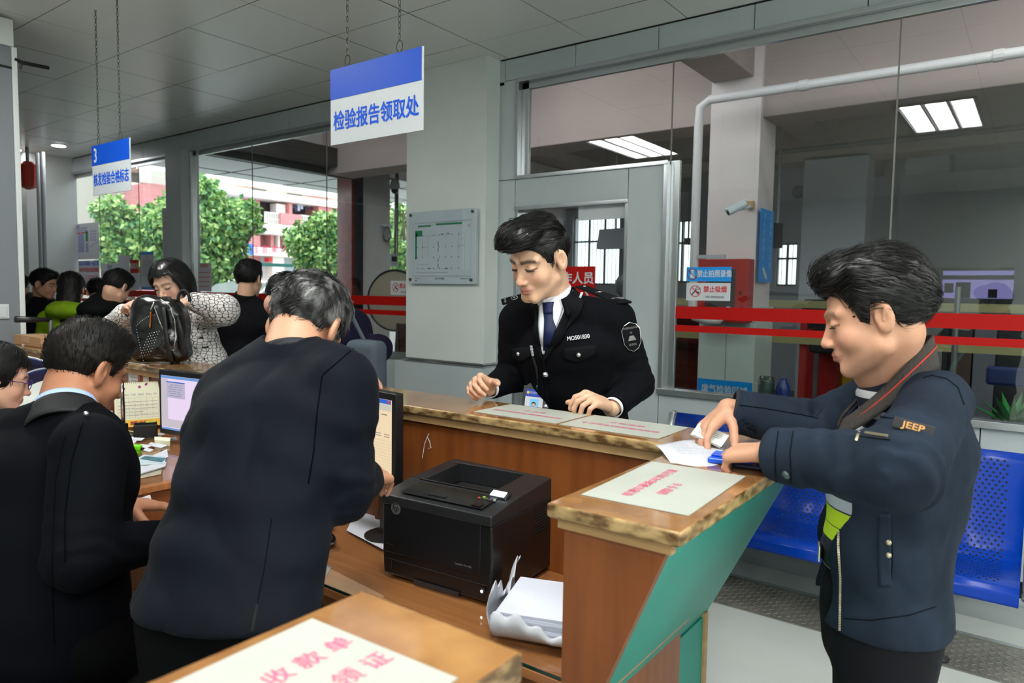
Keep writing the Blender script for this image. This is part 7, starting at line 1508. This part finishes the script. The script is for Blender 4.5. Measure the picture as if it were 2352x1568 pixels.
# ------------------------------------------------------------------ the seated clerk
def seated_clerk():
    hd = Head(V(200, 850, 1.80), facing(200, 850, -122, 24, 0), .98, fat=.006); Zz = np.array([0, 0, 1.])
    R_ = facing(120, 1100, -150); U = R_[0]; Fd = R_[1]
    nb = V(150, 965, 1.70); S = [(V(140, 1010, 1.70), (.165, .09)), (V(112, 1100, 1.66), (.185, .12)), (V(105, 1250, 1.62), (.175, .125)), (V(95, 1380, 1.60), (.175, .13)), (V(95, 1470, 1.60), (.185, .14))]
    SR, SL = V(206, 1030, 1.57), V(20, 1010, 1.82); ER, WR = V(188, 1275, 1.47), V(372, 1238, 1.66); EL, WL = V(110, 1220, 1.98), V(282, 1158, 2.02)
    hp = S[4][0]; kn = [V(300, 1560, 2.02), V(180, 1540, 2.20)]; lg = [[hp+U*.09, kn[0], np.array([kn[0][0], kn[0][1], .09])], [hp-U*.09, kn[1], np.array([kn[1][0], kn[1][1], .09])]]
    CL, e = hand_caps(WL, nrm(V(372, 1158, 2.10)-WL), -Zz*.9+CF*.0, 1, [(.15, .3, .2), (.1, .25, .2), (.1, .25, .2), (.12, .3, .2)], 1.02, (.7, .5, .15), .25); CRh, e = hand_caps(WR, nrm(CR*.8+CF*.5), -Zz, -1, [(.3, .4, .2)]*4, 1.)
    t, bf = figure('person in a dark jacket with a pale blue collar sitting at the desk', hd, nb, S, U, [[SR, ER, WR], [SL, EL, WL]], lg, [CL, CRh], base=(174, 120, 92), h=.0036, neck=.060)
    HR = mat('cropped hair', (12, 11, 10), rough=.6, spec=.3, c2=(36, 28, 22), scale=9, lo=.45, hi=.8)
    def hair(q):
        x, y, z = q[:, 0], q[:, 1], q[:, 2]; d = smin(cranium(q, .007, .002), ell(q, (0, .005, .098), (.066, .085, .034)), .02); d = smax(d, (cut(z, y, [(-.11, -.035), (-.085, -.052), (-.05, -.045), (-.03, -.030), (-.012, .028), (.012, .026), (.018, -.015), (.032, -.010), (.040, .018), (.055, .040), (.075, .060), (.11, .062)])-z)*.8, .010); return d+.0025*noise(q, 90.)
    hairdo(hd, t, HR, hair, (-.10, -.13, -.09), (.10, .13, .15), .0034, lambda q: nrm([0, -.2, 1])[None]*np.ones((len(q), 1))+q*9, 2600, 3, .014, .0007, .003, 8, curl=1)
    def jk(P):
        d = secs(P, [(S[0][0], (.168, .090)), (S[1][0], (.202, .126)), (S[2][0], (.184, .130)), (S[3][0], (.186, .136)), (S[4][0], (.195, .145))], U, .03); d = smin(d, cap(P, nb+U*.045-Zz*.02, SR, .052, .070), .045); d = smin(d, cap(P, nb-U*.045-Zz*.02, SL, .052, .070), .045)
        a = chainf(P, [SR, ER, WR], [.078, .068, .046])+elbow_folds(P, ER, SR-ER, .007, .12, 50)+elbow_folds(P, SR-Zz*.12, SR-ER, .005, .10, 42); d = smin(d, a, .018); d = smin(d, chainf(P, [SL, EL, WL+(EL-WL)*.10], [.078, .066, .046]), .022); d = folds(P, d, .004, 7, 20, (1, 1, .6)); d = smin(d, cap(P, nb-Zz*.03, nb+nrm(hd.c-nb)*.010, .078, .073), .02); return smax(d, -cap(P, nb+[0, 0, .035], hd.c, .060, .08), .006)
    cloth('uniform_jacket', jk, [s[0] for s in S]+[SR, ER, WR, SL, EL, WL], .0055, mat('dark uniform wool', (4, 6, 12), rough=.85, spec=.10, bump=.05, bscale=800), t, .24)
    cloth('trousers', lambda P: smin(chainf(P, lg[0], [.11, .085, .06]), chainf(P, lg[1], [.11, .085, .06]), .02), lg[0]+lg[1], .009, MATS['black suit trousers'], t)
    for l in lg: MB().ball(l[2]+Fd*.06-[0, 0, .045], (.05, .05, .045), 14).build('shoe', M['black'], t, smooth=True)
    nax = nrm(hd.W(0, -.03, -.06)-nb); cm = mat('uniform collar', (5, 8, 14), rough=.7)
    collar('shirt_collar', nb-nax*.004, nax, facing(150, 965, -135)[1], .066, .050, -.004, MATS['pale blue shirt'], t, .25, .004, .003, .01); collar('uniform_collar', nb-nax*.016, nax, facing(150, 965, -140)[1], .070, .044, -.020, cm, t, .55, .012, .006, .02)
    hp_ = hit(jk, 198, 950, .9, 3)[0]; MB().ball(hp_+nrm(CAM-hp_)*.012, .006, 8).build('collar_pin', M['silver'], t)
    seamline('seam', jk, [(150, 1000), (128, 1100), (120, 1300), (125, 1480)], MATS['suit seam'], t, .001, .0003, 40, .9, 3); seamline('seam', jk, [(190, 970), (165, 1060), (150, 1180), (150, 1290)], MATS['suit seam'], t, .0014, .0005, 40, .9, 3)
    # swivel chair
    c = hp.copy(); k = thing('office_chair', 'black office chair under the seated clerk', 'chair', (c[0], c[1], 0)); MB().obox((c[0], c[1], hp[2]-.19), U*.25, Fd*.24, (0, 0, .045)).build('seat', M['blackm'], k, .03, segs=4); b = c-Fd*.24; MB().obox((b[0], b[1], hp[2]-.10), U*.20, Fd*.03, (0, 0, .09)).build('backrest', M['blackm'], k, .02, segs=4)
    MB().tube([(c[0], c[1], hp[2]-.23), (c[0], c[1], .1)], .03, 12).build('column', M['steel'], k)
    for i in range(5): a = i*2*math.pi/5+.3; e = np.array([c[0]+.28*math.cos(a), c[1]+.28*math.sin(a), .07]); MB().tube([(c[0], c[1], .1), e], .02, 8).build('leg', M['steel'], k); MB().ball(e-[0, 0, .04], .03, 10).build('caster', M['black'], k)
seated_clerk()
# ------------------------------------------------------------------ the woman with the black bag
HAIRW = mat('black glossy hair', (9, 9, 10), rough=.28, spec=.6)
def bag_woman():
    hd = Head(V(392, 650, 3.80), facing(392, 650, 34, 22, -8), .98, female=True); Zz = np.array([0, 0, 1.]); U = nrm(V(470, 730, 3.85)-V(345, 735, 3.95)); Fd = nrm(np.cross(Zz, U)); Fd = Fd if Fd@CF < 0 else -Fd
    nb = V(408, 716, 3.86); S = [(V(410, 735, 3.88), (.145, .08)), (V(425, 775, 3.92), (.165, .10)), (V(450, 830, 3.96), (.15, .10)), (V(455, 900, 3.98), (.165, .11))]
    SR, SL = V(345, 745, 3.92), V(470, 728, 3.86); ER, WR = V(268, 752, 3.80), V(287, 714, 3.62); EL, WL = V(512, 712, 3.72), V(436, 690, 3.62)
    hp = S[3][0]; gz = lambda p, z: np.array([p[0], p[1], z]); lg = [[hp+U*s*.08, gz(hp+U*s*.09, .47), gz(hp+U*s*.09, .08)] for s in (-1, 1)]
    CRh, e = hand_caps(WR, nrm(V(303, 690, 3.55)-WR), -CF*.2+CR*.8-Zz*.5, -1, [(1.0, 1.1, .6)]*4, .92, (.5, .5, .3)); CL, e = hand_caps(WL, nrm(V(410, 700, 3.56)-WL), -Zz-CR*.2, 1, [(1.0, 1.1, .6)]*4, .92, (.5, .5, .3))
    t, bf = figure('person in a white and black honeycomb sweater looking into a black leather bag', hd, nb, S, U, [[SR, ER, WR], [SL, EL, WL]], lg, [CRh, CL], base=(214, 172, 148), h=.0042, neck=.046, colk=dict(lip=(196, 100, 96), browl=.7)); eyes(hd, t)
    def hair(q):
        x, y, z = q[:, 0], q[:, 1], q[:, 2]; d = cranium(q, .018, .004); d = smin(d, ell(q, (.064, -.02, -.030), (.030, .060, .085)), .03); d = smin(d, ell(q, (-.066, -.02, -.034), (.034, .066, .090)), .03); d = smin(d, ell(q, (0, -.075, -.02), (.075, .045, .09)), .03)
        face = smax(smax(.020-y-.30*np.abs(x), np.abs(x)-.074+.20*np.maximum(z, 0), .01), z-.068, .012); d = smax(d, -face, .008); return d+.003*noise(q*np.array([1, 1, .25], f32), 90.)
    comb = lambda q: np.stack([q[:, 0]*6, q[:, 1]*3, -1+0*q[:, 0]], 1)
    hairdo(hd, t, HAIRW, hair, (-.13, -.15, -.15), (.13, .13, .15), .004, comb, 900, 6, .08, .0009, .002, 9)
    m = bpy.data.materials.new('honeycomb knit'); m.use_nodes = True; N = m.node_tree.nodes; L = m.node_tree.links; b = N['Principled BSDF']; b.inputs['Roughness'].default_value = .9; tc = N.new('ShaderNodeTexCoord'); mp = N.new('ShaderNodeMapping'); mp.inputs['Scale'].default_value = (42, 42, 58); vo = N.new('ShaderNodeTexVoronoi'); vo.feature = 'DISTANCE_TO_EDGE'; vo.inputs['Scale'].default_value = 1; vo.inputs['Randomness'].default_value = .6; r = N.new('ShaderNodeValToRGB'); r.color_ramp.elements[0].position = .04; r.color_ramp.elements[1].position = .085; r.color_ramp.elements[0].color = lin((34, 34, 40))+[1]; r.color_ramp.elements[1].color = lin((222, 218, 214))+[1]
    L.new(tc.outputs['Object'], mp.inputs[0]); L.new(mp.outputs[0], vo.inputs['Vector']); L.new(vo.outputs[0], r.inputs[0]); L.new(r.outputs[0], b.inputs['Base Color'])
    def sw(P):
        d = secs(P, [(S[0][0], (.155, .088)), (S[1][0], (.19, .125)), (S[2][0], (.185, .13)), (S[3][0], (.19, .135))], U); d = smin(d, smin(cap(P, nb+U*.04-Zz*.02, SR, .045, .066), cap(P, nb-U*-.04-Zz*.02, SL, .045, .066), .02), .04)
        d = smin(d, chainf(P, [SR, ER, WR+(ER-WR)*.12], [.070, .075, .048])+.004*noise(P, 25.), .02); d = smin(d, chainf(P, [SL, EL, WL+(EL-WL)*.12], [.075, .082, .050])+.004*noise(P, 25.), .02); return smax(d, -cap(P, nb+[0, 0, .01], hd.c, .052, .07), .006)
    cloth('sweater', sw, [s[0] for s in S]+[SR, ER, WR, SL, EL, WL], .007, m, t); kn = mat('white knit rib', (222, 216, 212), rough=.9)
    for w_, e_ in ((WR, ER), (WL, EL)): ax = nrm(w_-e_); MB().lathe(w_-ax*.06, [(.042, 0), (.050, .01), (.046, .045), (.036, .05)], 22, ax).build('sweater_cuff', kn, t, smooth=True)
    nax = nrm(hd.W(0, -.03, -.06)-nb); collar('sweater_collar', nb, nax, Fd, .056, .03, -.01, kn, t, .0, .008, .004, .01)
    cloth('trousers', lambda P: smin(secs(P, [(hp+Zz*.0, (.15, .11)), (hp-Zz*.1, (.16, .12))], U), smin(chainf(P, lg[0], [.09, .065, .05]), chainf(P, lg[1], [.09, .065, .05]), .01), .03), lg[0]+lg[1]+[hp], .012, MATS['black suit trousers'], t)
    for l in lg: MB().ball(l[2]+Fd*.06-[0, 0, .04], (.05, .05, .04), 12).build('shoe', M['black'], t, smooth=True)
bag_woman()
def bag():
    c = V(370, 772, 3.48); c[2] = CT+.160; lt = mat('black leather', (14, 15, 16), rough=.22, spec=.6, bump=.25, bscale=26, coat=.2); u = nrm(CR-[0, 0, CR[2]]); f = np.cross([0, 0, 1.], u); f = f if f@CF < 0 else -f; z = np.array([0, 0, 1.])
    t = thing('leather_bag', 'black leather backpack with studs and silver zips standing open on the counter', 'bag', (c[0], c[1], CT)); R_ = np.stack([u, f, z]).astype(f32)
    def fn(P):
        q = (P-c.astype(f32))@R_.T; w_ = .130-.020*np.clip(q[:, 2]/.17, -1, 1)+.008*np.sin(q[:, 2]*30); d = boxr(q*np.stack([.130/w_, 1+0*w_, 1+0*w_], 1), (0, 0, 0), (.132, .070, .155), .055); d = smin(d, ell(q, (-.045, .02, .118), (.080, .055, .055)), .03); d = smin(d, ell(q, (.01, .06, -.06), (.09, .035, .08)), .03)
        return d+.010*noise(q*np.array([1, 1, 1.6], f32), 14.)+.0035*noise(q, 38.)
    cloth('bag_body', fn, [c], .005, lt, t, .26); W_ = lambda a, b: (c+u*a+z*b); zp = mat('silver zip', (190, 190, 184), rough=.3, metal=.8)
    def px(p): v = p-CAM; w_ = v@CF; return (W_PX/2+F_PX*(v@CR)/w_, H_PX/2-F_PX*(v@CU)/w_)
    def on(a, b): x, y = px(W_(a, b)); return x, y
    for pts in ([(-.03, .115), (0, .03), (.035, -.05), (.05, -.10)], [(.0, .150), (.045, .12), (.068, .05), (.072, -.03), (.062, -.08)]): seamline('zip', fn, [on(*p) for p in pts], zp, t, .0026, .002, 40, 2.5, 4)
    seamline('zip_pull', fn, [on(-.045, .10), on(-.03, .135)], zp, t, .004, .006, 8, 2.5, 4); seamline('tassel', fn, [on(-.045, .09), on(-.048, .05), on(-.05, .01)], mat('amber bead', (170, 90, 20), rough=.2), t, .0035, .006, 12, 2.5, 4)
    k = MB(); R = random.Random(2)
    P_ = [(-.12+.09*i/12+.0*i, .02+.055*math.sin(i/12*1.5)) for i in range(13)]+[(-.12-.010*math.sin(i/12*3.1)*0+.03*i/12, .0-.15*i/12) for i in range(14)]
    for i in range(5):
        for j in range(9): P_.append((-.115+.012*i+.006*j+.01, -.13+.014*j+.003*i))
    for a, b in P_:
        x, y = on(a, b); p = hit(fn, x, y, 2.5, 4)[0]; k.ball(p+nrm(CAM-p)*.001, .0022, 6)
    o = k.build('studs', M['silver'], t, smooth=True); o['kind'] = 'stuff'
    st = mat('black webbing', (16, 16, 17), rough=.6)
    for pts in ([(.05, .165, .02), (.085, .12, .05), (.13, .0, .07), (.13, -.09, .06), (.09, -.165, .03)], [(.03, .165, .02), (.055, .10, .085), (.075, -.04, .10), (.085, -.14, .08), (.07, -.165, .03)]):
        q = resamp([c+u*a+z*b+f*d for a, b, d in pts], 24); MB().add([p+u*s*.011+z*.0 for p in q for s in (-1, 1)], [(2*i, 2*i+1, 2*i+3, 2*i+2) for i in range(23)]).build('strap', st, t, smooth=True, solid=.003)
    MB().tube([c+u*(.115+.028*math.cos(a))+z*(.150+.045*math.sin(a))-f*.0 for a in np.linspace(-.2, 3.3, 16)], .008, 8).build('handle', st, t, smooth=True); MB().obox(c+u*.085+f*.08-z*.085, u*.018+z*-.005, z*.003, f*.002).build('strap_slider', M['silver'], t)
bag()

# ------------------------------------------------------------------ people further back
def bystander(label, hx, hy, ht, yaw, pitch, tx, ty, tt, wd, coat, hairk, k=1.0, lean=0., trs=(18, 18, 22), nb_off=(0, 62), seat=None, tyaw=None, base=SKIN, hood=None, extra=None, arms=None):
    Zz = np.array([0, 0, 1.]); hd = Head(V(hx, hy, ht), facing(hx, hy, yaw, pitch, 0), k); Rr = facing(tx, ty, yaw if tyaw is None else tyaw); U = Rr[0]; Fd = Rr[1]
    ch = V(tx, ty, tt); nb = hd.c*.35+ch*.65; nb = np.array([nb[0], nb[1], hd.c[2]-.145*k]); hp = np.array([ch[0], ch[1], .93])-Fd*lean
    top = nb-Zz*.07; S = [(top, (wd*.80, .085)), (ch, (wd, .12)), (ch*.5+hp*.5, (wd*.9, .12)), (hp, (wd*.93, .125))]
    SR, SL = top+U*(wd*.95)-Zz*.01, top-U*(wd*.95)-Zz*.01
    A = arms or ((SR+U*.05-Zz*.27-Fd*.0, SR-Zz*.38+Fd*.20), (SL-U*.05-Zz*.27, SL-Zz*.38+Fd*.20)); lg = [[hp+U*s*.08, np.array([*(hp+U*s*.09)[:2], .48]), np.array([*(hp+U*s*.09-Fd*.02)[:2], .08])] for s in (-1, 1)]
    hn = [hand_caps(w_, nrm(w_-e_), -Zz, s, [(.6, .7, .4)]*4, .95)[0] for (e_, w_), s in zip(A, (-1, 1))]
    t, bf = figure(label, hd, nb, S, U, [[SR, *A[0]], [SL, *A[1]]], lg, hn, base=base, h=.006, neck=.052)
    def hair(q):
        x, y, z = q[:, 0], q[:, 1], q[:, 2]
        if hairk == 'long':
            d = smin(cranium(q, .012, .004), ell(q, (0, -.065, -.10), (.078, .050, .20)), .04); face = smax(smax(.03-y, np.abs(x)-.068, .01), z-.055, .012); d = smax(d, -face, .008)
        else: d = smin(cranium(q, .008, .003), ell(q, (0, .012, .098), (.066, .085, .036)), .02); d = smax(d, (cut(z, y, SHORT)-z)*.8, .009)
        return d+.004*noise(q, 50.)
    hairdo(hd, t, mat('short black hair', (7, 7, 7), rough=.6, spec=.3), hair, (-.12, -.14, -.32), (.12, .13, .16), .0055, lambda q: np.stack([q[:, 0]*4, q[:, 1]*2-.3, -1+0*q[:, 0]], 1), 500, 5, .04, .0012, .002, 5)
    cl_ = tuple(int(v*.7) for v in coat); cm = mat('coat %d %d %d' % coat, cl_, rough=.8, spec=.12, c2=tuple(int(v*.85) for v in cl_), scale=9)
    def cf(P):
        d = secs(P, [(top, (wd*.86, .095)), (ch, (wd+.02, .14)), (ch*.5+hp*.5, (wd*.96, .14)), (hp-Zz*.04, (wd+.005, .15))], U); d = smin(d, smin(cap(P, nb+U*.04, SR, .045, .062), cap(P, nb-U*.04, SL, .045, .062), .02), .04)
        for s_, (e_, w_) in zip((SR, SL), A): d = smin(d, chainf(P, [s_, e_, w_], [.070, .058, .045]), .02)
        if hood:
            d = smin(d, ell(P, nb-Fd*.085-Zz*.010, (.135, .135, .075)), .03)
        d = d+.007*noise(P*np.array([1, 1, .7], f32), 13.)+.003*noise(P, 34.); d = smax(d, -cap(P, nb+[0, 0, .012], hd.c, .058, .075), .008); return smax(d, (hp[2]-.12)-P[:, 2], .008)
    cloth('coat', cf, [s[0] for s in S]+[SR, SL, A[0][0], A[0][1], A[1][0], A[1][1]], .008, cm, t)
    if not hood: nax = nrm(hd.W(0, -.03, -.06)-nb); collar('coat_collar', nb-nax*.008, nax, Fd, .062, .058, -.025, cm, t, .5, .016, .006, .02)
    tr = mat('trousers %d' % sum(trs), trs, rough=.85); cloth('trousers', lambda P: smin(secs(P, [(hp-Zz*.02, (wd*.82, .11)), (hp-Zz*.09, (wd*.85, .12))], U), smin(chainf(P, lg[0], [.09, .065, .055]), chainf(P, lg[1], [.09, .065, .055]), .01), .03), lg[0]+lg[1]+[hp], .012, tr, t)
    for l in lg: MB().ball(l[2]+Fd*.07-[0, 0, .04], (.05, .05, .04), 12).ball(l[2]+Fd*.12-[0, 0, .045], (.045, .045, .035), 12).build('shoe', M['black'], t, smooth=True)
    return t, hd, nb, U, Fd, cf
bystander('person in a black coat seen from behind, facing the middle window', 572, 640, 4.75, -150, 6, 558, 745, 4.75, .17, (13, 14, 20), 'short')
bystander('person in a black hooded top bending over, left of the woman with the bag', 268, 660, 4.95, -135, 34, 240, 722, 5.0, .19, (11, 12, 15), 'short', hood=True, lean=.1)
bystander('person in a lime green hooded jacket with long dark hair, queueing at far left', 165, 664, 5.3, -165, 18, 160, 745, 5.3, .155, (186, 240, 40), 'long', hood=True, trs=(30, 32, 40))
bystander('person in a dark padded jacket with a face turned right, standing past the partition', 101, 652, 5.95, -62, 14, 92, 716, 6.0, .18, (22, 24, 40), 'short', base=(196, 146, 118))
bystander('dark haired person almost hidden between the green and the black hooded tops', 224, 672, 6.3, 175, 25, 224, 735, 6.35, .16, (20, 20, 24), 'short')
bystander('person in black half hidden by the partition edge at far left', 40, 660, 6.6, -120, 10, 60, 712, 6.6, .20, (9, 10, 12), 'short')
t, hd, nb, U, Fd, cf = bystander('person in a purple black jacket leaning down, hidden behind the bent clerk', 655, 690, 3.3, -120, 40, 775, 790, 3.05, .18, (22, 17, 50), 'short', lean=-.05, tyaw=70, base=(200, 150, 126), arms=((V(868, 800, 3.0), V(835, 850, 2.75)), (V(700, 830, 3.2), V(690, 870, 2.95))))
k = thing('shoulder_bag', 'grey shoulder bag hanging beside the purple black jacket', 'bag', tuple(V(845, 850, 2.78))); cb = V(842, 850, 2.80); cloth('bag_body', lambda P: boxr(P, cb, (.085, .045, .12), .03)+.006*noise(P, 16.), [cb], .007, mat('grey canvas', (62, 74, 84), rough=.8), k); MB().tube([cb+[0, 0, .1], cb+[0, 0, .22]-CR*.06], .008, 6).build('strap', MATS['grey canvas'], k)
def glasses_woman():
    t, hd, nb, U, Fd, cf = bystander('woman with black hair and glasses at the left edge, facing right', -8, 868, 2.45, -98, 16, -40, 1010, 2.5, .165, (16, 17, 24), 'long', k=.98, base=(214, 166, 142))
    P_ = [hd.W(s*(.030+.021*math.cos(a)), .098-.10*0, -.002+.017*math.sin(a)) for s in (1,) for a in np.linspace(0, 2*math.pi, 21)[:-1]]
    k = MB().tube(P_, .0015, 6, close=True).tube([hd.W(-(.030+.021*math.cos(a)), .098, -.002+.017*math.sin(a)) for a in np.linspace(0, 2*math.pi, 21)[:-1]], .0015, 6, close=True).tube([hd.W(-.009, .100, 0), hd.W(.009, .100, 0)], .0015, 6)
    for s in (-1, 1): k.tube([hd.W(s*.051, .097, .003), hd.W(s*.075, .05, .004), hd.W(s*.078, -.01, .002)], .0015, 6)
    k.build('glasses', mat('violet frame', (60, 40, 110), rough=.2), t)
glasses_woman()
# ------------------------------------------------------------------ pieces of parts go one level deeper
SUB = {'hair_strands': ('hair',), 'ring': ('chain',), 'display': ('display_housing',), 'door_grip': ('front_door',), 'power_button': ('power_ring',), 'button': ('epaulette', 'pocket_flap', 'uniform_jacket', 'body'),
       'epaulette_star': ('epaulette',), 'epaulette_wreath': ('epaulette',), 'shield_border': ('arm_shield',), 'shield_emblem': ('arm_shield',), 'shield_star': ('arm_shield',), 'shield_lettering': ('arm_shield',), 'collar_badge': ('coat_collar',), 'lanyard_lettering': ('lanyard',), 'badge_clip': ('lanyard',),
       'number_badge': ('uniform_jacket',), 'lapel': ('uniform_jacket',), 'placket': ('uniform_jacket',), 'tie_knot': ('tie',), 'shirt_collar': ('shirt',), 'shirt_front': ('shirt',), 'buckle': ('belt',), 'red_piping': ('knit_collar',), 'polo_collar': ('polo_shirt',),
       'front_zip': ('jacket',), 'pocket_zip': ('jacket',), 'seam': ('jacket', 'suit_jacket', 'uniform_jacket'), 'vent': ('suit_jacket',), 'pocket_welt': ('jacket',), 'snap': ('jacket',), 'cuff_button': ('jacket',), 'sleeve_patch': ('jacket',), 'patch_lettering': ('jacket',), 'sleeve_lining': ('jacket',), 'eyelashes': ('body',),
       'suit_collar': ('suit_jacket',), 'uniform_collar': ('uniform_jacket',), 'collar_pin': ('uniform_jacket',), 'title_bar': ('screen',), 'tool_bar': ('screen',), 'close_button': ('screen',), 'form_text': ('screen',), 'task_bar': ('screen',), 'side_bar': ('screen',), 'dialog': ('screen',), 'dialog_title': ('screen',), 'dialog_text': ('screen',),
       'zip': ('bag_body',), 'zip_pull': ('bag_body',), 'tassel': ('bag_body',), 'studs': ('bag_body',), 'strap_slider': ('strap',), 'perforation': ('seat',), 'ball_joint': ('leg',), 'foot': ('leg',), 'caster': ('leg',), 'lettering': ('board', 'sheet', 'plate', 'print', 'blue_band'), 'prohibition_ring': ('plate',), 'pictogram': ('plate',), 'tile_joint': ('tiled_foot',), 'blue_header': ('holder',), 'photo': ('holder',), 'card': ('holder',),
       'portrait_hair': ('holder',), 'portrait_face': ('holder',), 'gold_emblem': ('holder',), 'tread': ('plate',), 'sweater_cuff': ('sweater',), 'sweater_collar': ('sweater',), 'coat_collar': ('coat',), 'window_pane': ('window_frame',), 'tray_lip': ('output_tray',), 'logo': ('yellow_band',), 'rocker': ('plate',), 'headlamp': ('body',)}
def base(o): return o.name.split('.')[0]
def mid(o):
    v = o.data.vertices; n = len(v); s = max(1, n//60); c = Vector((0, 0, 0)); k = 0
    for i in range(0, n, s): c += v[i].co; k += 1
    return c/max(k, 1)
kids = {}
for o in SC.objects:
    if o.parent is not None and o.type == 'MESH': kids.setdefault(o.parent, []).append(o)
for root, ch in list(kids.items()):
    if root.parent is not None: continue
    for o in ch:
        want = SUB.get(base(o))
        if not want: continue
        for w_ in want:
            c = [q for q in ch if base(q) == w_ and q is not o and q.parent is root]
            if w_ == 'epaulette': c = [q for q in c if (mid(q)-mid(o)).length < .08]
            if w_ == 'pocket_flap': c = [q for q in c if (mid(q)-mid(o)).length < .06]
            if c: p = min(c, key=lambda q: (mid(q)-mid(o)).length); o.parent = p; o.matrix_basis = Matrix.Identity(4); break
